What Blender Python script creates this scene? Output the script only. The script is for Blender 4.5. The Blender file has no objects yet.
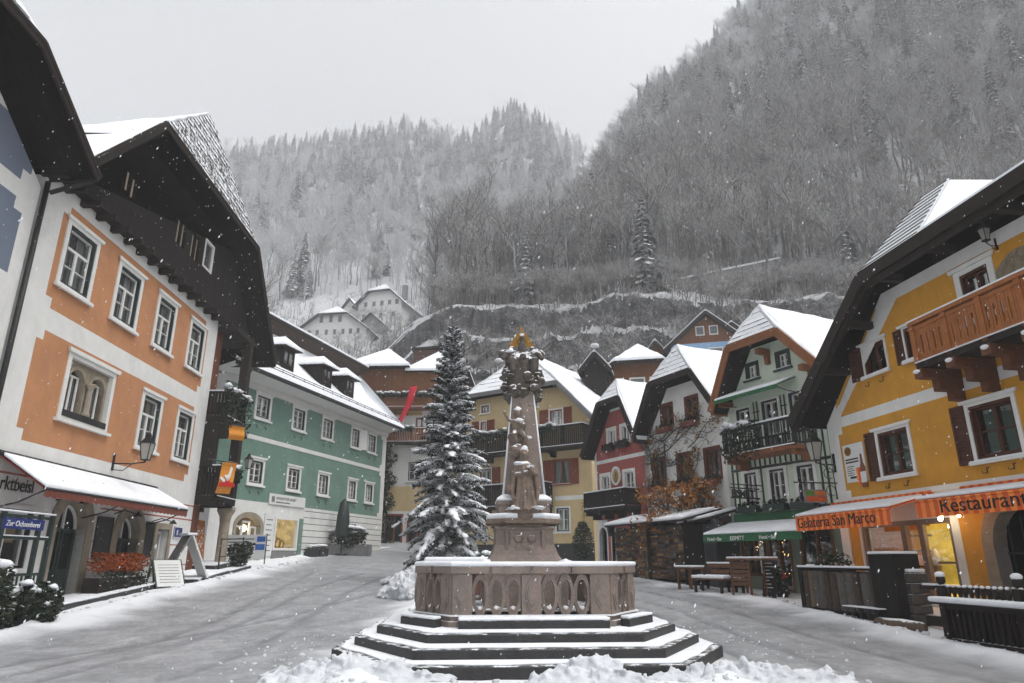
import bpy, math, random
from mathutils import Vector, Matrix, noise
random.seed(11)
R = math.radians
SC = bpy.context.scene
COL = SC.collection
CAM_Z = 1.5

# ------------------------------------------------------------------ meshes
class MB:
    """collects faces; build() links them as one mesh object"""
    def __init__(s): s.v = []; s.f = []; s.m = []; s.sm = []
    def face(s, pts, mi=0, sm=False):
        b = len(s.v); s.v += [tuple(p) for p in pts]
        s.f.append(tuple(range(b, b + len(pts)))); s.m.append(mi); s.sm.append(sm)
    def mesh(s, vs, fs, mi=0, sm=False):
        b = len(s.v); s.v += [tuple(p) for p in vs]
        for f in fs:
            s.f.append(tuple(b + i for i in f)); s.m.append(mi); s.sm.append(sm)
    def hexa(s, p, mi=0):            # p: bottom 4 ccw, top 4 ccw
        s.mesh(p, [(3, 2, 1, 0), (4, 5, 6, 7), (0, 1, 5, 4), (1, 2, 6, 5), (2, 3, 7, 6), (3, 0, 4, 7)], mi)
    def box(s, x0, x1, y0, y1, z0, z1, mi=0):
        s.hexa([(x0, y0, z0), (x1, y0, z0), (x1, y1, z0), (x0, y1, z0), (x0, y0, z1), (x1, y0, z1), (x1, y1, z1), (x0, y1, z1)], mi)
    def b(s, u0, u1, w0, w1, z0, z1, mi=0):   # facade box: u along, w outward, z up
        s.box(u0, u1, -w1, -w0, z0, z1, mi)
    def q(s, pts, mi=0):             # facade polygon of (u,w,z)
        s.face([(u, -w, z) for u, w, z in pts], mi)
    def frame(s, u0, u1, z0, z1, t, w0, w1, mi=0):
        s.b(u0, u0 + t, w0, w1, z0, z1, mi); s.b(u1 - t, u1, w0, w1, z0, z1, mi)
        s.b(u0 + t, u1 - t, w0, w1, z0, z0 + t, mi); s.b(u0 + t, u1 - t, w0, w1, z1 - t, z1, mi)
    def prism(s, pts, vec, mi=0, mi_side=None, mi_bot=None):   # pts ccw seen from the side vec points to
        n = len(pts); P = [Vector(p) for p in pts]; V = Vector(vec)
        s.face([p + V for p in P], mi)
        s.face([p for p in reversed(P)], mi if mi_bot is None else mi_bot)
        for i in range(n):
            j = (i + 1) % n
            s.face([P[i], P[j], P[j] + V, P[i] + V], mi if mi_side is None else mi_side)
    def solid(s, pts, vec, mi=0):    # shared-vertex prism (bevels cleanly)
        n = len(pts); P = [Vector(p) for p in pts]; V = Vector(vec)
        s.mesh(P + [p + V for p in P],
               [tuple(reversed(range(n))), tuple(range(n, 2 * n))] + [(i, (i + 1) % n, n + (i + 1) % n, n + i) for i in range(n)], mi)
    def beam(s, p0, p1, wd, ht, mi=0, up=(0, 0, 1)):
        p0 = Vector(p0); p1 = Vector(p1); d = (p1 - p0).normalized(); U = Vector(up)
        if abs(d.dot(U)) > .98: U = Vector((0, 1, 0))
        a = d.cross(U).normalized() * (wd / 2); c = a.cross(d).normalized() * (ht / 2)
        s.hexa([p0 - a - c, p0 + a - c, p1 + a - c, p1 - a - c, p0 - a + c, p0 + a + c, p1 + a + c, p1 - a + c], mi)
    def tube(s, pts, rad, n=6, mi=0, cap=True, sm=True, flat=1.0):
        P = [Vector(p) for p in pts]; k = len(P)
        if not hasattr(rad, '__len__'): rad = [rad] * k
        vs = []; fs = []; ref = None
        for i, p in enumerate(P):
            d = (P[min(i + 1, k - 1)] - P[max(i - 1, 0)])
            if d.length < 1e-9: d = Vector((0, 0, 1))
            d.normalize()
            if ref is None: ref = d.orthogonal().normalized()
            a = (ref - d * ref.dot(d))
            if a.length < 1e-5: a = d.orthogonal()
            a.normalize(); ref = a; c = d.cross(a)
            for j in range(n):
                t = 2 * math.pi * j / n
                vs.append(p + (a * math.cos(t) + c * math.sin(t) * flat) * rad[i])
        for i in range(k - 1):
            for j in range(n):
                fs.append((i * n + j, i * n + (j + 1) % n, (i + 1) * n + (j + 1) % n, (i + 1) * n + j))
        if cap: fs.append(tuple(reversed(range(n)))); fs.append(tuple(range((k - 1) * n, k * n)))
        s.mesh(vs, fs, mi, sm)
    def blob(s, c, r, seg=10, ring=7, mi=0, wob=0.0, sd=0, rot=None):
        c = Vector(c); r = Vector(r) if hasattr(r, '__len__') else Vector((r, r, r))
        vs = []; fs = []
        for i in range(ring + 1):
            ph = math.pi * i / ring
            for j in range(seg):
                th = 2 * math.pi * j / seg
                p = Vector((math.sin(ph) * math.cos(th), math.sin(ph) * math.sin(th), math.cos(ph)))
                k = 1 + (wob * noise.noise(p * 1.7 + Vector((sd * 7.3, sd * 3.1, sd))) if wob else 0)
                p = Vector((p.x * r.x, p.y * r.y, p.z * r.z)) * k
                if rot: p = rot @ p
                vs.append(c + p)
        for i in range(ring):
            for j in range(seg):
                fs.append((i * seg + j, (i + 1) * seg + j, (i + 1) * seg + (j + 1) % seg, i * seg + (j + 1) % seg))
        s.mesh(vs, fs, mi, True)
    def lathe(s, prof, c=(0, 0, 0), n=16, mi=0, sm=True, sq=False, rot=0.0):
        vs = []; fs = []
        for r, z in prof:
            for j in range(n):
                t = 2 * math.pi * (j + (.5 if sq else 0)) / n + rot
                k = r / math.cos(math.pi / n) if sq else r
                vs.append((c[0] + k * math.cos(t), c[1] + k * math.sin(t), c[2] + z))
        m = len(prof)
        for i in range(m - 1):
            for j in range(n):
                fs.append((i * n + j, i * n + (j + 1) % n, (i + 1) * n + (j + 1) % n, (i + 1) * n + j))
        fs.append(tuple(reversed(range(n)))); fs.append(tuple(range((m - 1) * n, m * n)))
        s.mesh(vs, fs, mi, sm)
    def build(s, name, mats, parent=None, bevel=0, seg=2, smooth=None, weld=False, angle=35):
        me = bpy.data.meshes.new(name)
        me.from_pydata(s.v, [], s.f)
        if not isinstance(mats, (list, tuple)): mats = [mats]
        for m in mats: me.materials.append(m)
        me.polygons.foreach_set('material_index', s.m)
        me.polygons.foreach_set('use_smooth', [bool(smooth) if smooth is not None else x for x in s.sm])
        me.update()
        o = bpy.data.objects.new(name, me); COL.objects.link(o)
        if parent is not None: o.parent = parent
        if weld:
            w = o.modifiers.new('weld', 'WELD'); w.merge_threshold = .0005
        if bevel:
            bv = o.modifiers.new('bevel', 'BEVEL'); bv.width = bevel; bv.segments = seg; bv.limit_method = 'ANGLE'; bv.angle_limit = R(angle)
        return o

def split(mb, name, mats, parent, **kw):
    """one object per free-standing piece of mb"""
    n = len(mb.v); par = list(range(n))
    def fd(a):
        while par[a] != a: par[a] = par[par[a]]; a = par[a]
        return a
    for f in mb.f:
        for b in f[1:]: par[fd(b)] = fd(f[0])
    isl = {}
    for i, f in enumerate(mb.f): isl.setdefault(fd(f[0]), []).append(i)
    L = []
    for fs in isl.values():
        vs = {v for i in fs for v in mb.f[i]}; lo = [min(mb.v[v][k] for v in vs) - .01 for k in range(3)]; hi = [max(mb.v[v][k] for v in vs) + .01 for k in range(3)]; L.append([fs, lo, hi])
    ch = True
    while ch:
        ch = False
        for i in range(len(L)):
            for j in range(len(L) - 1, i, -1):
                a, b = L[i], L[j]
                if all(a[1][k] <= b[2][k] and b[1][k] <= a[2][k] for k in range(3)):
                    L[i] = [a[0] + b[0], [min(a[1][k], b[1][k]) for k in range(3)], [max(a[2][k], b[2][k]) for k in range(3)]]; del L[j]; ch = True
    out = []
    for fs, _, _ in L:
        m = MB(); ids = {}
        for i in fs:
            f = []
            for v in mb.f[i]:
                if v not in ids: ids[v] = len(m.v); m.v.append(mb.v[v])
                f.append(ids[v])
            m.f.append(tuple(f)); m.m.append(mb.m[i]); m.sm.append(mb.sm[i])
        out.append(m.build(name, mats, parent, **kw))
    return out
def tag(o, label=None, cat=None, group=None, kind=None):
    if label: o['label'] = label
    if cat: o['category'] = cat
    if group: o['group'] = group
    if kind: o['kind'] = kind
    return o
def thing(name, label, cat, loc=(0, 0, 0), rz=0.0, group=None):
    o = bpy.data.objects.new(name, None); COL.objects.link(o)
    o.location = loc; o.rotation_euler = (0, 0, rz); o.empty_display_size = .2
    return tag(o, label, cat, group)
def children(o): return [c for c in o.children]
def copy_tree(o, parent=None):
    kids = children(o)
    c = o.copy(); COL.objects.link(c)
    if parent is not None: c.parent = parent
    for k in kids: copy_tree(k, c)
    return c

def text(txt, size, mat, parent, u, w, z, name='lettering', depth=.006, bold=0.0, shear=0.0, sx=1.0, align='LEFT', rx=90, space=1.0):
    cu = bpy.data.curves.new(name, 'FONT'); cu.body = txt; cu.size = size; cu.extrude = depth; cu.offset = bold; cu.shear = shear
    cu.align_x = align; cu.space_character = space; cu.resolution_u = 3
    cu.materials.append(mat)
    o = bpy.data.objects.new(name, cu); COL.objects.link(o); o.parent = parent
    me = bpy.data.meshes.new_from_object(o); bpy.data.objects.remove(o); bpy.data.curves.remove(cu)
    M4 = Matrix.Translation((u, -w, z)) @ Matrix.Rotation(R(rx), 4, 'X') @ Matrix.Diagonal((sx, 1, 1, 1)); me.transform(M4); me.name = name
    o = bpy.data.objects.new(name, me); COL.objects.link(o); o.parent = parent
    return o

# ------------------------------------------------------------------ materials
class NT:
    def __init__(s, m):
        m.use_nodes = True; s.t = m.node_tree; s.t.nodes.clear()
        s.out = s.n('ShaderNodeOutputMaterial')
    def n(s, typ, **kw):
        x = s.t.nodes.new(typ)
        for k, v in kw.items(): setattr(x, k, v)
        return x
    def l(s, a, b): s.t.links.new(a, b)
    def val(s, sock, v):
        if hasattr(v, 'links'): s.l(v, sock)
        else: sock.default_value = v
    def math(s, op, a, b=None, clamp=False):
        x = s.n('ShaderNodeMath', operation=op, use_clamp=clamp); s.val(x.inputs[0], a)
        if b is not None: s.val(x.inputs[1], b)
        return x.outputs[0]
    def noise(s, vec, scale, detail=4, rough=.6, dist=0):
        x = s.n('ShaderNodeTexNoise'); s.l(vec, x.inputs['Vector']); x.inputs['Scale'].default_value = scale
        x.inputs['Detail'].default_value = detail; x.inputs['Roughness'].default_value = rough; x.inputs['Distortion'].default_value = dist
        return x.outputs['Fac']
    def ramp(s, f, a, b, lo=0.0, hi=1.0):
        x = s.n('ShaderNodeMapRange'); s.val(x.inputs[0], f)
        x.inputs[1].default_value = a; x.inputs[2].default_value = b; x.inputs[3].default_value = lo; x.inputs[4].default_value = hi
        return x.outputs[0]
    def mix(s, f, a, b, mode='MIX'):
        x = s.n('ShaderNodeMix', data_type='RGBA', blend_type=mode); s.val(x.inputs[0], f)
        for k, c in ((6, a), (7, b)):
            if hasattr(c, 'links'): s.l(c, x.inputs[k])
            else: x.inputs[k].default_value = (c[0], c[1], c[2], 1)
        return x.outputs[2]
    def coord(s, kind='Object', scale=None):
        c = s.n('ShaderNodeTexCoord').outputs[kind]
        if scale:
            m = s.n('ShaderNodeMapping'); s.l(c, m.inputs[0]); m.inputs['Scale'].default_value = scale; c = m.outputs[0]
        return c
    def bump(s, h, strength=.3, dist=.02):
        x = s.n('ShaderNodeBump'); s.l(h, x.inputs['Height']); x.inputs['Strength'].default_value = strength; x.inputs['Distance'].default_value = dist
        return x.outputs[0]

SNOW = (.83, .85, .88)
MATS = {}
def pbr(name, col, var=.25, scale=3.0, rough=.8, bump=.25, bscale=40.0, bdist=.01, snow=0.0, streak=0.0, col2=None, plank=None,
        spec=.3, metal=0.0, stain=0.0, snow_scale=6.0, island=0.0):
    """one general surface: colour broken up by noise, optional vertical streaks, plank joints and snow lying on faces that look up"""
    if name in MATS: return MATS[name]
    m = bpy.data.materials.new(name); t = NT(m); MATS[name] = m
    co = t.coord()
    P = t.n('ShaderNodeBsdfPrincipled'); t.l(P.outputs[0], t.out.inputs[0])
    c2 = col2 or tuple(max(0, c * (1 - var)) for c in col)
    f = t.ramp(t.noise(co, scale, 6, .65), .3, .7)
    c = t.mix(f, col, c2)
    h = t.noise(co, bscale, 4)
    if streak:
        sv = t.ramp(t.noise(t.coord('Object', (3.5, 3.5, .6)), 1.0, 6, .68), .50, .78, 0, streak * .7)
        c = t.mix(sv, c, tuple(x * .45 for x in col))
    if stain:
        sv = t.ramp(t.noise(co, .9, 7, .7), .52, .72, 0, stain)
        c = t.mix(sv, c, tuple(x * .5 + .04 for x in col))
    if plank:
        ax, wd = plank
        sep = t.n('ShaderNodeSeparateXYZ'); t.l(co, sep.inputs[0])
        a = t.math('DIVIDE', sep.outputs[ax], wd)
        fl = t.math('FLOOR', a); fr = t.math('FRACT', a)
        wn = t.n('ShaderNodeTexWhiteNoise', noise_dimensions='1D'); t.l(fl, wn.inputs['W'])
        c = t.mix(t.math('MULTIPLY', wn.outputs['Value'], .55), c, tuple(x * .45 for x in col))
        gap = t.math('MULTIPLY', t.math('LESS_THAN', fr, .08), 1.0)
        c = t.mix(t.math('MULTIPLY', gap, .8), c, tuple(x * .15 for x in col))
        grs = [12, 12, 12]
        for k in range(3):
            if k != ax: grs[k] = 1.2
        gr = t.noise(t.coord('Object', tuple(grs)), 3.0, 5, .7)
        c = t.mix(t.ramp(gr, .35, .7, 0, .5), c, tuple(x * .5 for x in col))
        h = t.math('SUBTRACT', t.math('ADD', t.math('MULTIPLY', h, .3), gr), t.math('MULTIPLY', gap, 2.0))
    if island:
        g = t.n('ShaderNodeNewGeometry')
        c = t.mix(t.math('MULTIPLY', g.outputs['Random Per Island'], island), c, tuple(x * .3 for x in col))
    rg = rough
    if snow > 0:
        g = t.n('ShaderNodeNewGeometry'); sp = t.n('ShaderNodeSeparateXYZ'); t.l(g.outputs['Normal'], sp.inputs[0])
        nz = t.math('ADD', sp.outputs[2], t.math('MULTIPLY', t.math('SUBTRACT', t.noise(co, snow_scale, 5, .7), .5), 1.1))
        sf = t.ramp(nz, 1.0 - snow, 1.12 - snow)
        c = t.mix(sf, c, SNOW)
        rg = t.math('MAXIMUM', rough, t.math('MULTIPLY', sf, .9)) if rough < .9 else rough
    t.l(c, P.inputs['Base Color']); t.val(P.inputs['Roughness'], rg)
    P.inputs['Specular IOR Level'].default_value = spec; P.inputs['Metallic'].default_value = metal
    if bump: t.l(t.bump(h, bump, bdist), P.inputs['Normal'])
    return m

def snow_mat(nm='snow', ca=SNOW, cb=(.74, .765, .81)):
    m = bpy.data.materials.new(nm); t = NT(m); co = t.coord('Object')
    P = t.n('ShaderNodeBsdfPrincipled'); t.l(P.outputs[0], t.out.inputs[0])
    a = t.noise(co, 3.0, 6, .6); h = t.math('ADD', t.noise(co, 9.0, 6, .7), t.math('MULTIPLY', t.noise(co, 60.0, 3), .25))
    t.l(t.mix(t.ramp(a, .35, .7), ca, cb), P.inputs['Base Color'])
    P.inputs['Roughness'].default_value = .85; P.inputs['Specular IOR Level'].default_value = .2
    t.l(t.bump(h, .55, .035), P.inputs['Normal'])
    return m
def glass_mat(name='window_glass', tint=(.8, .85, .85), refl=.24):
    m = bpy.data.materials.new(name); t = NT(m)
    tr = t.n('ShaderNodeBsdfTransparent'); tr.inputs[0].default_value = (*tint, 1)
    gl = t.n('ShaderNodeBsdfGlossy'); gl.inputs['Roughness'].default_value = .03
    fr = t.n('ShaderNodeFresnel'); fr.inputs[0].default_value = 1.5
    t.l(t.bump(t.noise(t.coord(), 2.5, 2), .08, .02), gl.inputs['Normal'])
    mx = t.n('ShaderNodeMixShader'); t.l(t.math('ADD', t.math('MULTIPLY', fr.outputs[0], 1.0), refl, True), mx.inputs[0])
    t.l(tr.outputs[0], mx.inputs[1]); t.l(gl.outputs[0], mx.inputs[2]); t.l(mx.outputs[0], t.out.inputs[0])
    return m
def emit_mat(name, col, st, noise_sc=0):
    m = bpy.data.materials.new(name); t = NT(m)
    e = t.n('ShaderNodeEmission'); e.inputs[1].default_value = st
    if noise_sc:
        f = t.ramp(t.noise(t.coord(), noise_sc, 4), .3, .7); t.l(t.mix(f, col, tuple(x * .25 for x in col)), e.inputs[0])
    else: e.inputs[0].default_value = (*col, 1)
    t.l(e.outputs[0], t.out.inputs[0]); return m

M = {}
M['snow'] = snow_mat()
M['oldsnow'] = snow_mat('packed_snow', (.64, .66, .69), (.50, .52, .55))
M['glass'] = glass_mat()
M['white'] = pbr('white_plaster', (.74, .74, .72), .14, 1.5, .9, .4, 40, .012, streak=.3, stain=.35)
M['limewash'] = pbr('bright_limewash', (.86, .86, .85), .05, 1.5, .9, .2, 60)
M['trim'] = pbr('white_trim', (.72, .72, .70), .1, 3, .7, .1, streak=.12)
M['orange'] = pbr('orange_plaster', (.52, .245, .118), .22, 1.3, .92, .4, 55, .01, streak=.3, stain=.5)
M['green'] = pbr('green_plaster', (.155, .262, .215), .22, 1.2, .92, .35, 55, .01, streak=.35, stain=.45)
M['cream'] = pbr('cream_plaster', (.60, .46, .25), .15, 1.2, .92, .35, 55, .01, streak=.2, stain=.25)
M['ochre'] = pbr('ochre_plaster', (.64, .31, .033), .24, 1.2, .9, .4, 55, .012, streak=.3, stain=.5)
M['red'] = pbr('red_plaster', (.36, .098, .082), .18, 1.4, .9, .35, 55, .01, streak=.15, stain=.2)
M['mint'] = pbr('mint_plaster', (.58, .65, .545), .1, 1.2, .9, .3, 55, .01, streak=.15, stain=.15)
M['greyblue'] = pbr('grey_blue_plaster', (.16, .19, .25), .12, 1.2, .92, .3, 55, .01, streak=.15)
M['blue'] = pbr('pale_blue_plaster', (.27, .44, .66), .1, 1.2, .9, .3)
M['dark'] = pbr('painted_room_shade', (.012, .012, .013), .3, 4, .9, 0)  # near black colour stands in for the shade of unlit rooms
M['darkwood'] = pbr('dark_wood', (.022, .018, .016), .35, 4, .85, .5, plank=(0, .17), snow=0, spec=.15)
M['darkbeam'] = pbr('dark_beam', (.028, .021, .018), .4, 5, .85, .4, snow=.25, spec=.2)
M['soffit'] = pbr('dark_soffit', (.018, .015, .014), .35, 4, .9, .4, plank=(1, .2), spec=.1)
M['brownwood'] = pbr('brown_wood', (.25, .10, .038), .3, 4, .75, .5, plank=(0, .16), spec=.25)
M['brownbeam'] = pbr('brown_beam', (.25, .095, .034), .35, 6, .65, .35, 60, spec=.3)
M['balconywood'] = pbr('balcony_wood', (.36, .12, .028), .35, 5, .6, .35, 50, streak=.45, spec=.35)
M['framewood'] = pbr('dark_red_frame', (.135, .040, .024), .3, 5, .65, .3, streak=.2)
M['oldwood'] = pbr('worn_bench_wood', (.165, .075, .038), .4, 6, .75, .4, 50, streak=.4)
M['grime'] = pbr('dark_grimy_stone', (.135, .115, .098), .55, 11, .85, .8, 30, .03, stain=.8, streak=.6, snow=.5, snow_scale=5, col2=(.05, .045, .04))
M['redwood'] = pbr('red_brown_shutter', (.24, .062, .028), .3, 5, .65, .3, streak=.2)
M['shutter'] = pbr('dark_brown_shutter', (.085, .030, .016), .3, 5, .65, .3, spec=.25)
M['shingle'] = pbr('dark_shingle', (.05, .048, .048), .5, 12, .9, .5, 30, .02, snow=.78, snow_scale=7, island=.4)
M['greendark'] = pbr('dark_green_paint', (.018, .034, .030), .3, 5, .5, .2, spec=.4)
M['black'] = pbr('black_iron', (.012, .012, .013), .3, 8, .5, .2, snow=.12, spec=.4)
M['stonedark'] = pbr('wet_dark_stone', (.030, .030, .031), .45, 6, .55, .7, 22, .02, spec=.4, stain=.4, snow=.05)
M['sandstone'] = pbr('sandstone', (.34, .29, .22), .35, 4, .85, .5, 30, .015, stain=.5)
M['marble'] = pbr('red_grey_marble', (.275, .213, .180), .3, 4.5, .6, .7, 22, .025, stain=1.0, streak=.7, col2=(.165, .14, .125), snow=.2)
M['statue'] = pbr('weathered_statue_stone', (.27, .20, .155), .55, 9, .8, .8, 30, .03, stain=.9, streak=.7, snow=.44, snow_scale=5, col2=(.11, .09, .075))
M['gold'] = pbr('gilded_metal', (.42, .22, .035), .5, 20, .42, .4, 30, metal=.7, snow=.25)
M['gelato'] = emit_mat('shop_wall_glow', (1.0, .60, .07), 1.0, .7)
M['gold_glow'] = emit_mat('warm_room_glow', (1.0, .66, .25), .8, 2.0)
M['lampglow'] = emit_mat('lamp_glow', (1.0, .78, .45), 9.0)
M['tube'] = emit_mat('white_tube_light', (1.0, .82, .5), 30.0)
M['bulb'] = emit_mat('warm_awning_bulb', (1.0, .55, .2), 45.0)
M['fairy'] = emit_mat('fairy_light', (1.0, .6, .2), 5.0)
M['curtain'] = pbr('white_curtain', (.62, .62, .60), .2, 3, .9, .4, 12, .02, streak=.5)
M['leaf'] = pbr('evergreen_leaf', (.028, .042, .020), .5, 20, .7, 0, snow=.10, island=.6)
M['needle'] = pbr('fir_needle', (.036, .056, .046), .45, 6, .75, 0, snow=.34, island=.6)
M['bark'] = pbr('bark', (.060, .048, .040), .4, 8, .9, .6, 30, .02, snow=.22)
M['autumn'] = pbr('autumn_leaf', (.52, .205, .042), .5, 9, .8, 0, island=.7, snow=.05)
M['vineleaf'] = pbr('dry_vine_leaf', (.36, .19, .05), .5, 9, .8, 0, island=.7)
M['heather'] = pbr('orange_heather', (.45, .10, .02), .5, 20, .85, 0, island=.6)
M['textdark'] = pbr('dark_lettering', (.018, .012, .010), .1, 5, .6, 0)
M['textwhite'] = pbr('white_lettering', (.75, .75, .73), .1, 5, .6, 0)
M['awngreen'] = pbr('green_canvas', (.030, .135, .060), .2, 5, .8, .2)
M['bluesign'] = pbr('blue_enamel', (.02, .035, .16), .1, 5, .35, 0)
M['redcloth'] = pbr('red_cloth', (.55, .015, .035), .2, 3, .8, .2, 12, .02)
M['paper'] = pbr('white_board', (.68, .69, .68), .08, 6, .6, 0)
M['grey'] = pbr('grey_stone', (.20, .20, .20), .3, 4, .85, .4, stain=.4)

def stripes(name, a, b, wd):
    m = bpy.data.materials.new(name); t = NT(m)
    P = t.n('ShaderNodeBsdfPrincipled'); t.l(P.outputs[0], t.out.inputs[0]); P.inputs['Roughness'].default_value = .85
    sep = t.n('ShaderNodeSeparateXYZ'); co = t.coord(); t.l(co, sep.inputs[0])
    f = t.math('GREATER_THAN', t.math('FRACT', t.math('DIVIDE', sep.outputs[0], wd)), .5)
    c = t.mix(f, a, b); c = t.mix(t.ramp(t.noise(co, 4, 5), .4, .75, 0, .4), c, tuple(x * .5 for x in a))
    t.l(c, P.inputs['Base Color']); return m
M['awnorange'] = stripes('orange_striped_canvas', (.90, .25, .035), (.66, .095, .016), .26)
M['awnred'] = stripes('red_striped_canvas', (.20, .022, .014), (.12, .06, .03), .22)
EXPOSURE = 0.60
# ------------------------------------------------------------------ terrain heights
def lerp_t(tab, x):
    if x <= tab[0][0]: return tab[0][1]
    for (a, va), (b, vb) in zip(tab, tab[1:]):
        if x <= b: return va + (vb - va) * (x - a) / (b - a)
    return tab[-1][1]
def sstep(a, b, x):
    t = min(1, max(0, (x - a) / (b - a))); return t * t * (3 - 2 * t)
def gz(x, y):
    a = y - 13.4; sp = math.log1p(math.exp(a * 1.4)) / 1.4 if a < 30 else a
    return sp * max(0.02, 0.05 - 0.0012 * max(-30, min(30, x)))
TL = [(-1.2, .62), (-.492, .678), (-.394, .678), (-.284, .69), (-.175, .722), (-.072, .70), (.005, .765), (.082, .70), (.15, .66), (.4, .6)]
TR = [(-.25, .02), (-.08, .16), (0, .32), (.08, .50), (.149, .66), (.2415, .80), (.335, .874), (.426, .975), (.545, 1.1), (1.05, 1.42), (2, 1.5)]
def hill(x, y):
    q = x / max(y, 1)
    tl = lerp_t(TL, q) - .04; tr = lerp_t(TR, q) - .065
    zl = lerp_t([(34, 0), (54, 3.0), (80, 17), (110, 31), (150, 49), (170, 58), (400, 1.5 + 400 * tl), (460, 1.5 + 400 * tl - 10)], y)
    k_ = sstep(57, 68, y); c = sstep(-.34, -.08, q) * k_ + sstep(-.03, .05, q) * (1 - k_)
    top = 1.5 + 260 * tr
    zr = lerp_t([(34, -1), (45, -.5), (48, 4), (52, 11), (64, 15.5), (68.6, 17), (69.4, 21), (71.4, 21.6), (72.1, 25.6), (74.0, 26.2), (74.7, 30.2), (76.8, 31.0), (84, 33.5), (260, max(top, 40)), (330, max(top, 40) + 5)], y + sstep(56, 64, y) * (1 - sstep(80, 90, y)) * (3.4 * noise.noise(Vector((x * .055, y * .02, 1.1))) + 1.1 * noise.noise(Vector((x * .21, y * .12, 5.2))) + .5 * noise.noise(Vector((x * .6, y * .5, 2.2)))))
    zr = zr * c + (zl - 1) * (1 - c)
    z = max(zl, zr)
    k = sstep(84, 130, y)
    z += k * (noise.fractal(Vector((x * .012, y * .012, 3.3)), .9, 2.1, 5) * 9.0)
    if 50 < y < 90:
        e = sstep(50, 66, y) * (1 - sstep(82, 92, y)) * c
        z += e * (1.3 * noise.fractal(Vector((x * .075, y * .10, 1.7)), .75, 2.2, 5) + .35 * noise.noise(Vector((x * .55, y * .5, 9))))
    return z

# ------------------------------------------------------------------ snow ground
def seg_dist(px, py, a, b):
    ax, ay = a; bx, by = b; dx, dy = bx - ax, by - ay
    t = max(0, min(1, ((px - ax) * dx + (py - ay) * dy) / (dx * dx + dy * dy)))
    return math.hypot(px - ax - dx * t, py - ay - dy * t)
def path_dist(px, py, P): return min(seg_dist(px, py, a, b) for a, b in zip(P, P[1:]))
ROAD_A = [(-6, -20), (-5.6, 6), (-5.9, 14), (-6.3, 22), (-6.6, 30), (-7.5, 38), (-7.2, 46)]
ROAD_B = [(6.5, -20), (5.6, 6), (5.2, 11), (5.0, 16), (4.6, 22), (2.6, 28), (0, 32), (-5, 35)]
TRACK = [[(-6.4, 4), (-6.1, 12), (-6.0, 17), (-6.6, 24), (-6.2, 30)], [(-4.7, 4), (-4.5, 12), (-4.8, 17), (-5.2, 24), (-5.0, 29)], [(-9, 3), (-7.4, 12), (-5.4, 17), (-4.0, 24), (-4.3, 30)], [(-7.6, 3), (-6.9, 10), (-6.6, 16), (-7.6, 24), (-8.4, 31)], [(3.6, 5), (3.7, 12), (3.5, 19), (2.0, 25)],
         [(5.0, 5), (4.7, 12), (4.3, 19), (2.9, 25)], [(6.4, 5), (6.1, 12), (5.7, 19), (4.3, 25)]]
def snowz(x, y):
    """small height over the bare ground, slush factor"""
    n = noise.fractal(Vector((x * .5, y * .5, 0)), .9, 2.0, 5)
    n2 = noise.fractal(Vector((x * 2.2, y * 2.2, 5)), .8, 2.1, 4)
    da = path_dist(x, y, ROAD_A); db = path_dist(x, y, ROAD_B)
    s = max(1 - sstep(2.5, 3.9, da + n * .7), 1 - sstep(1.5, 2.6, db + n * .6))
    berm = .13 * math.exp(-((da - 3.8) / .4) ** 2) * (.6 + .8 * abs(n2)) + .09 * math.exp(-((db - 2.55) / .45) ** 2) * (.5 + .8 * abs(n2))
    h = .05 * (1 - s) + n * .03 * (1 - s) + n2 * (.016 * (1 - s) + .008 * s) + berm * (1 - .5 * s)
    fd = math.hypot((x - .2) * .95, y - 13.4); h *= .15 + .85 * sstep(3.3, 4.6, fd)
    tr = min(path_dist(x, y, p) for p in TRACK)
    groove = math.exp(-(tr / .10) ** 2) * s
    h -= .03 * groove
    return h, s, groove
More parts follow.
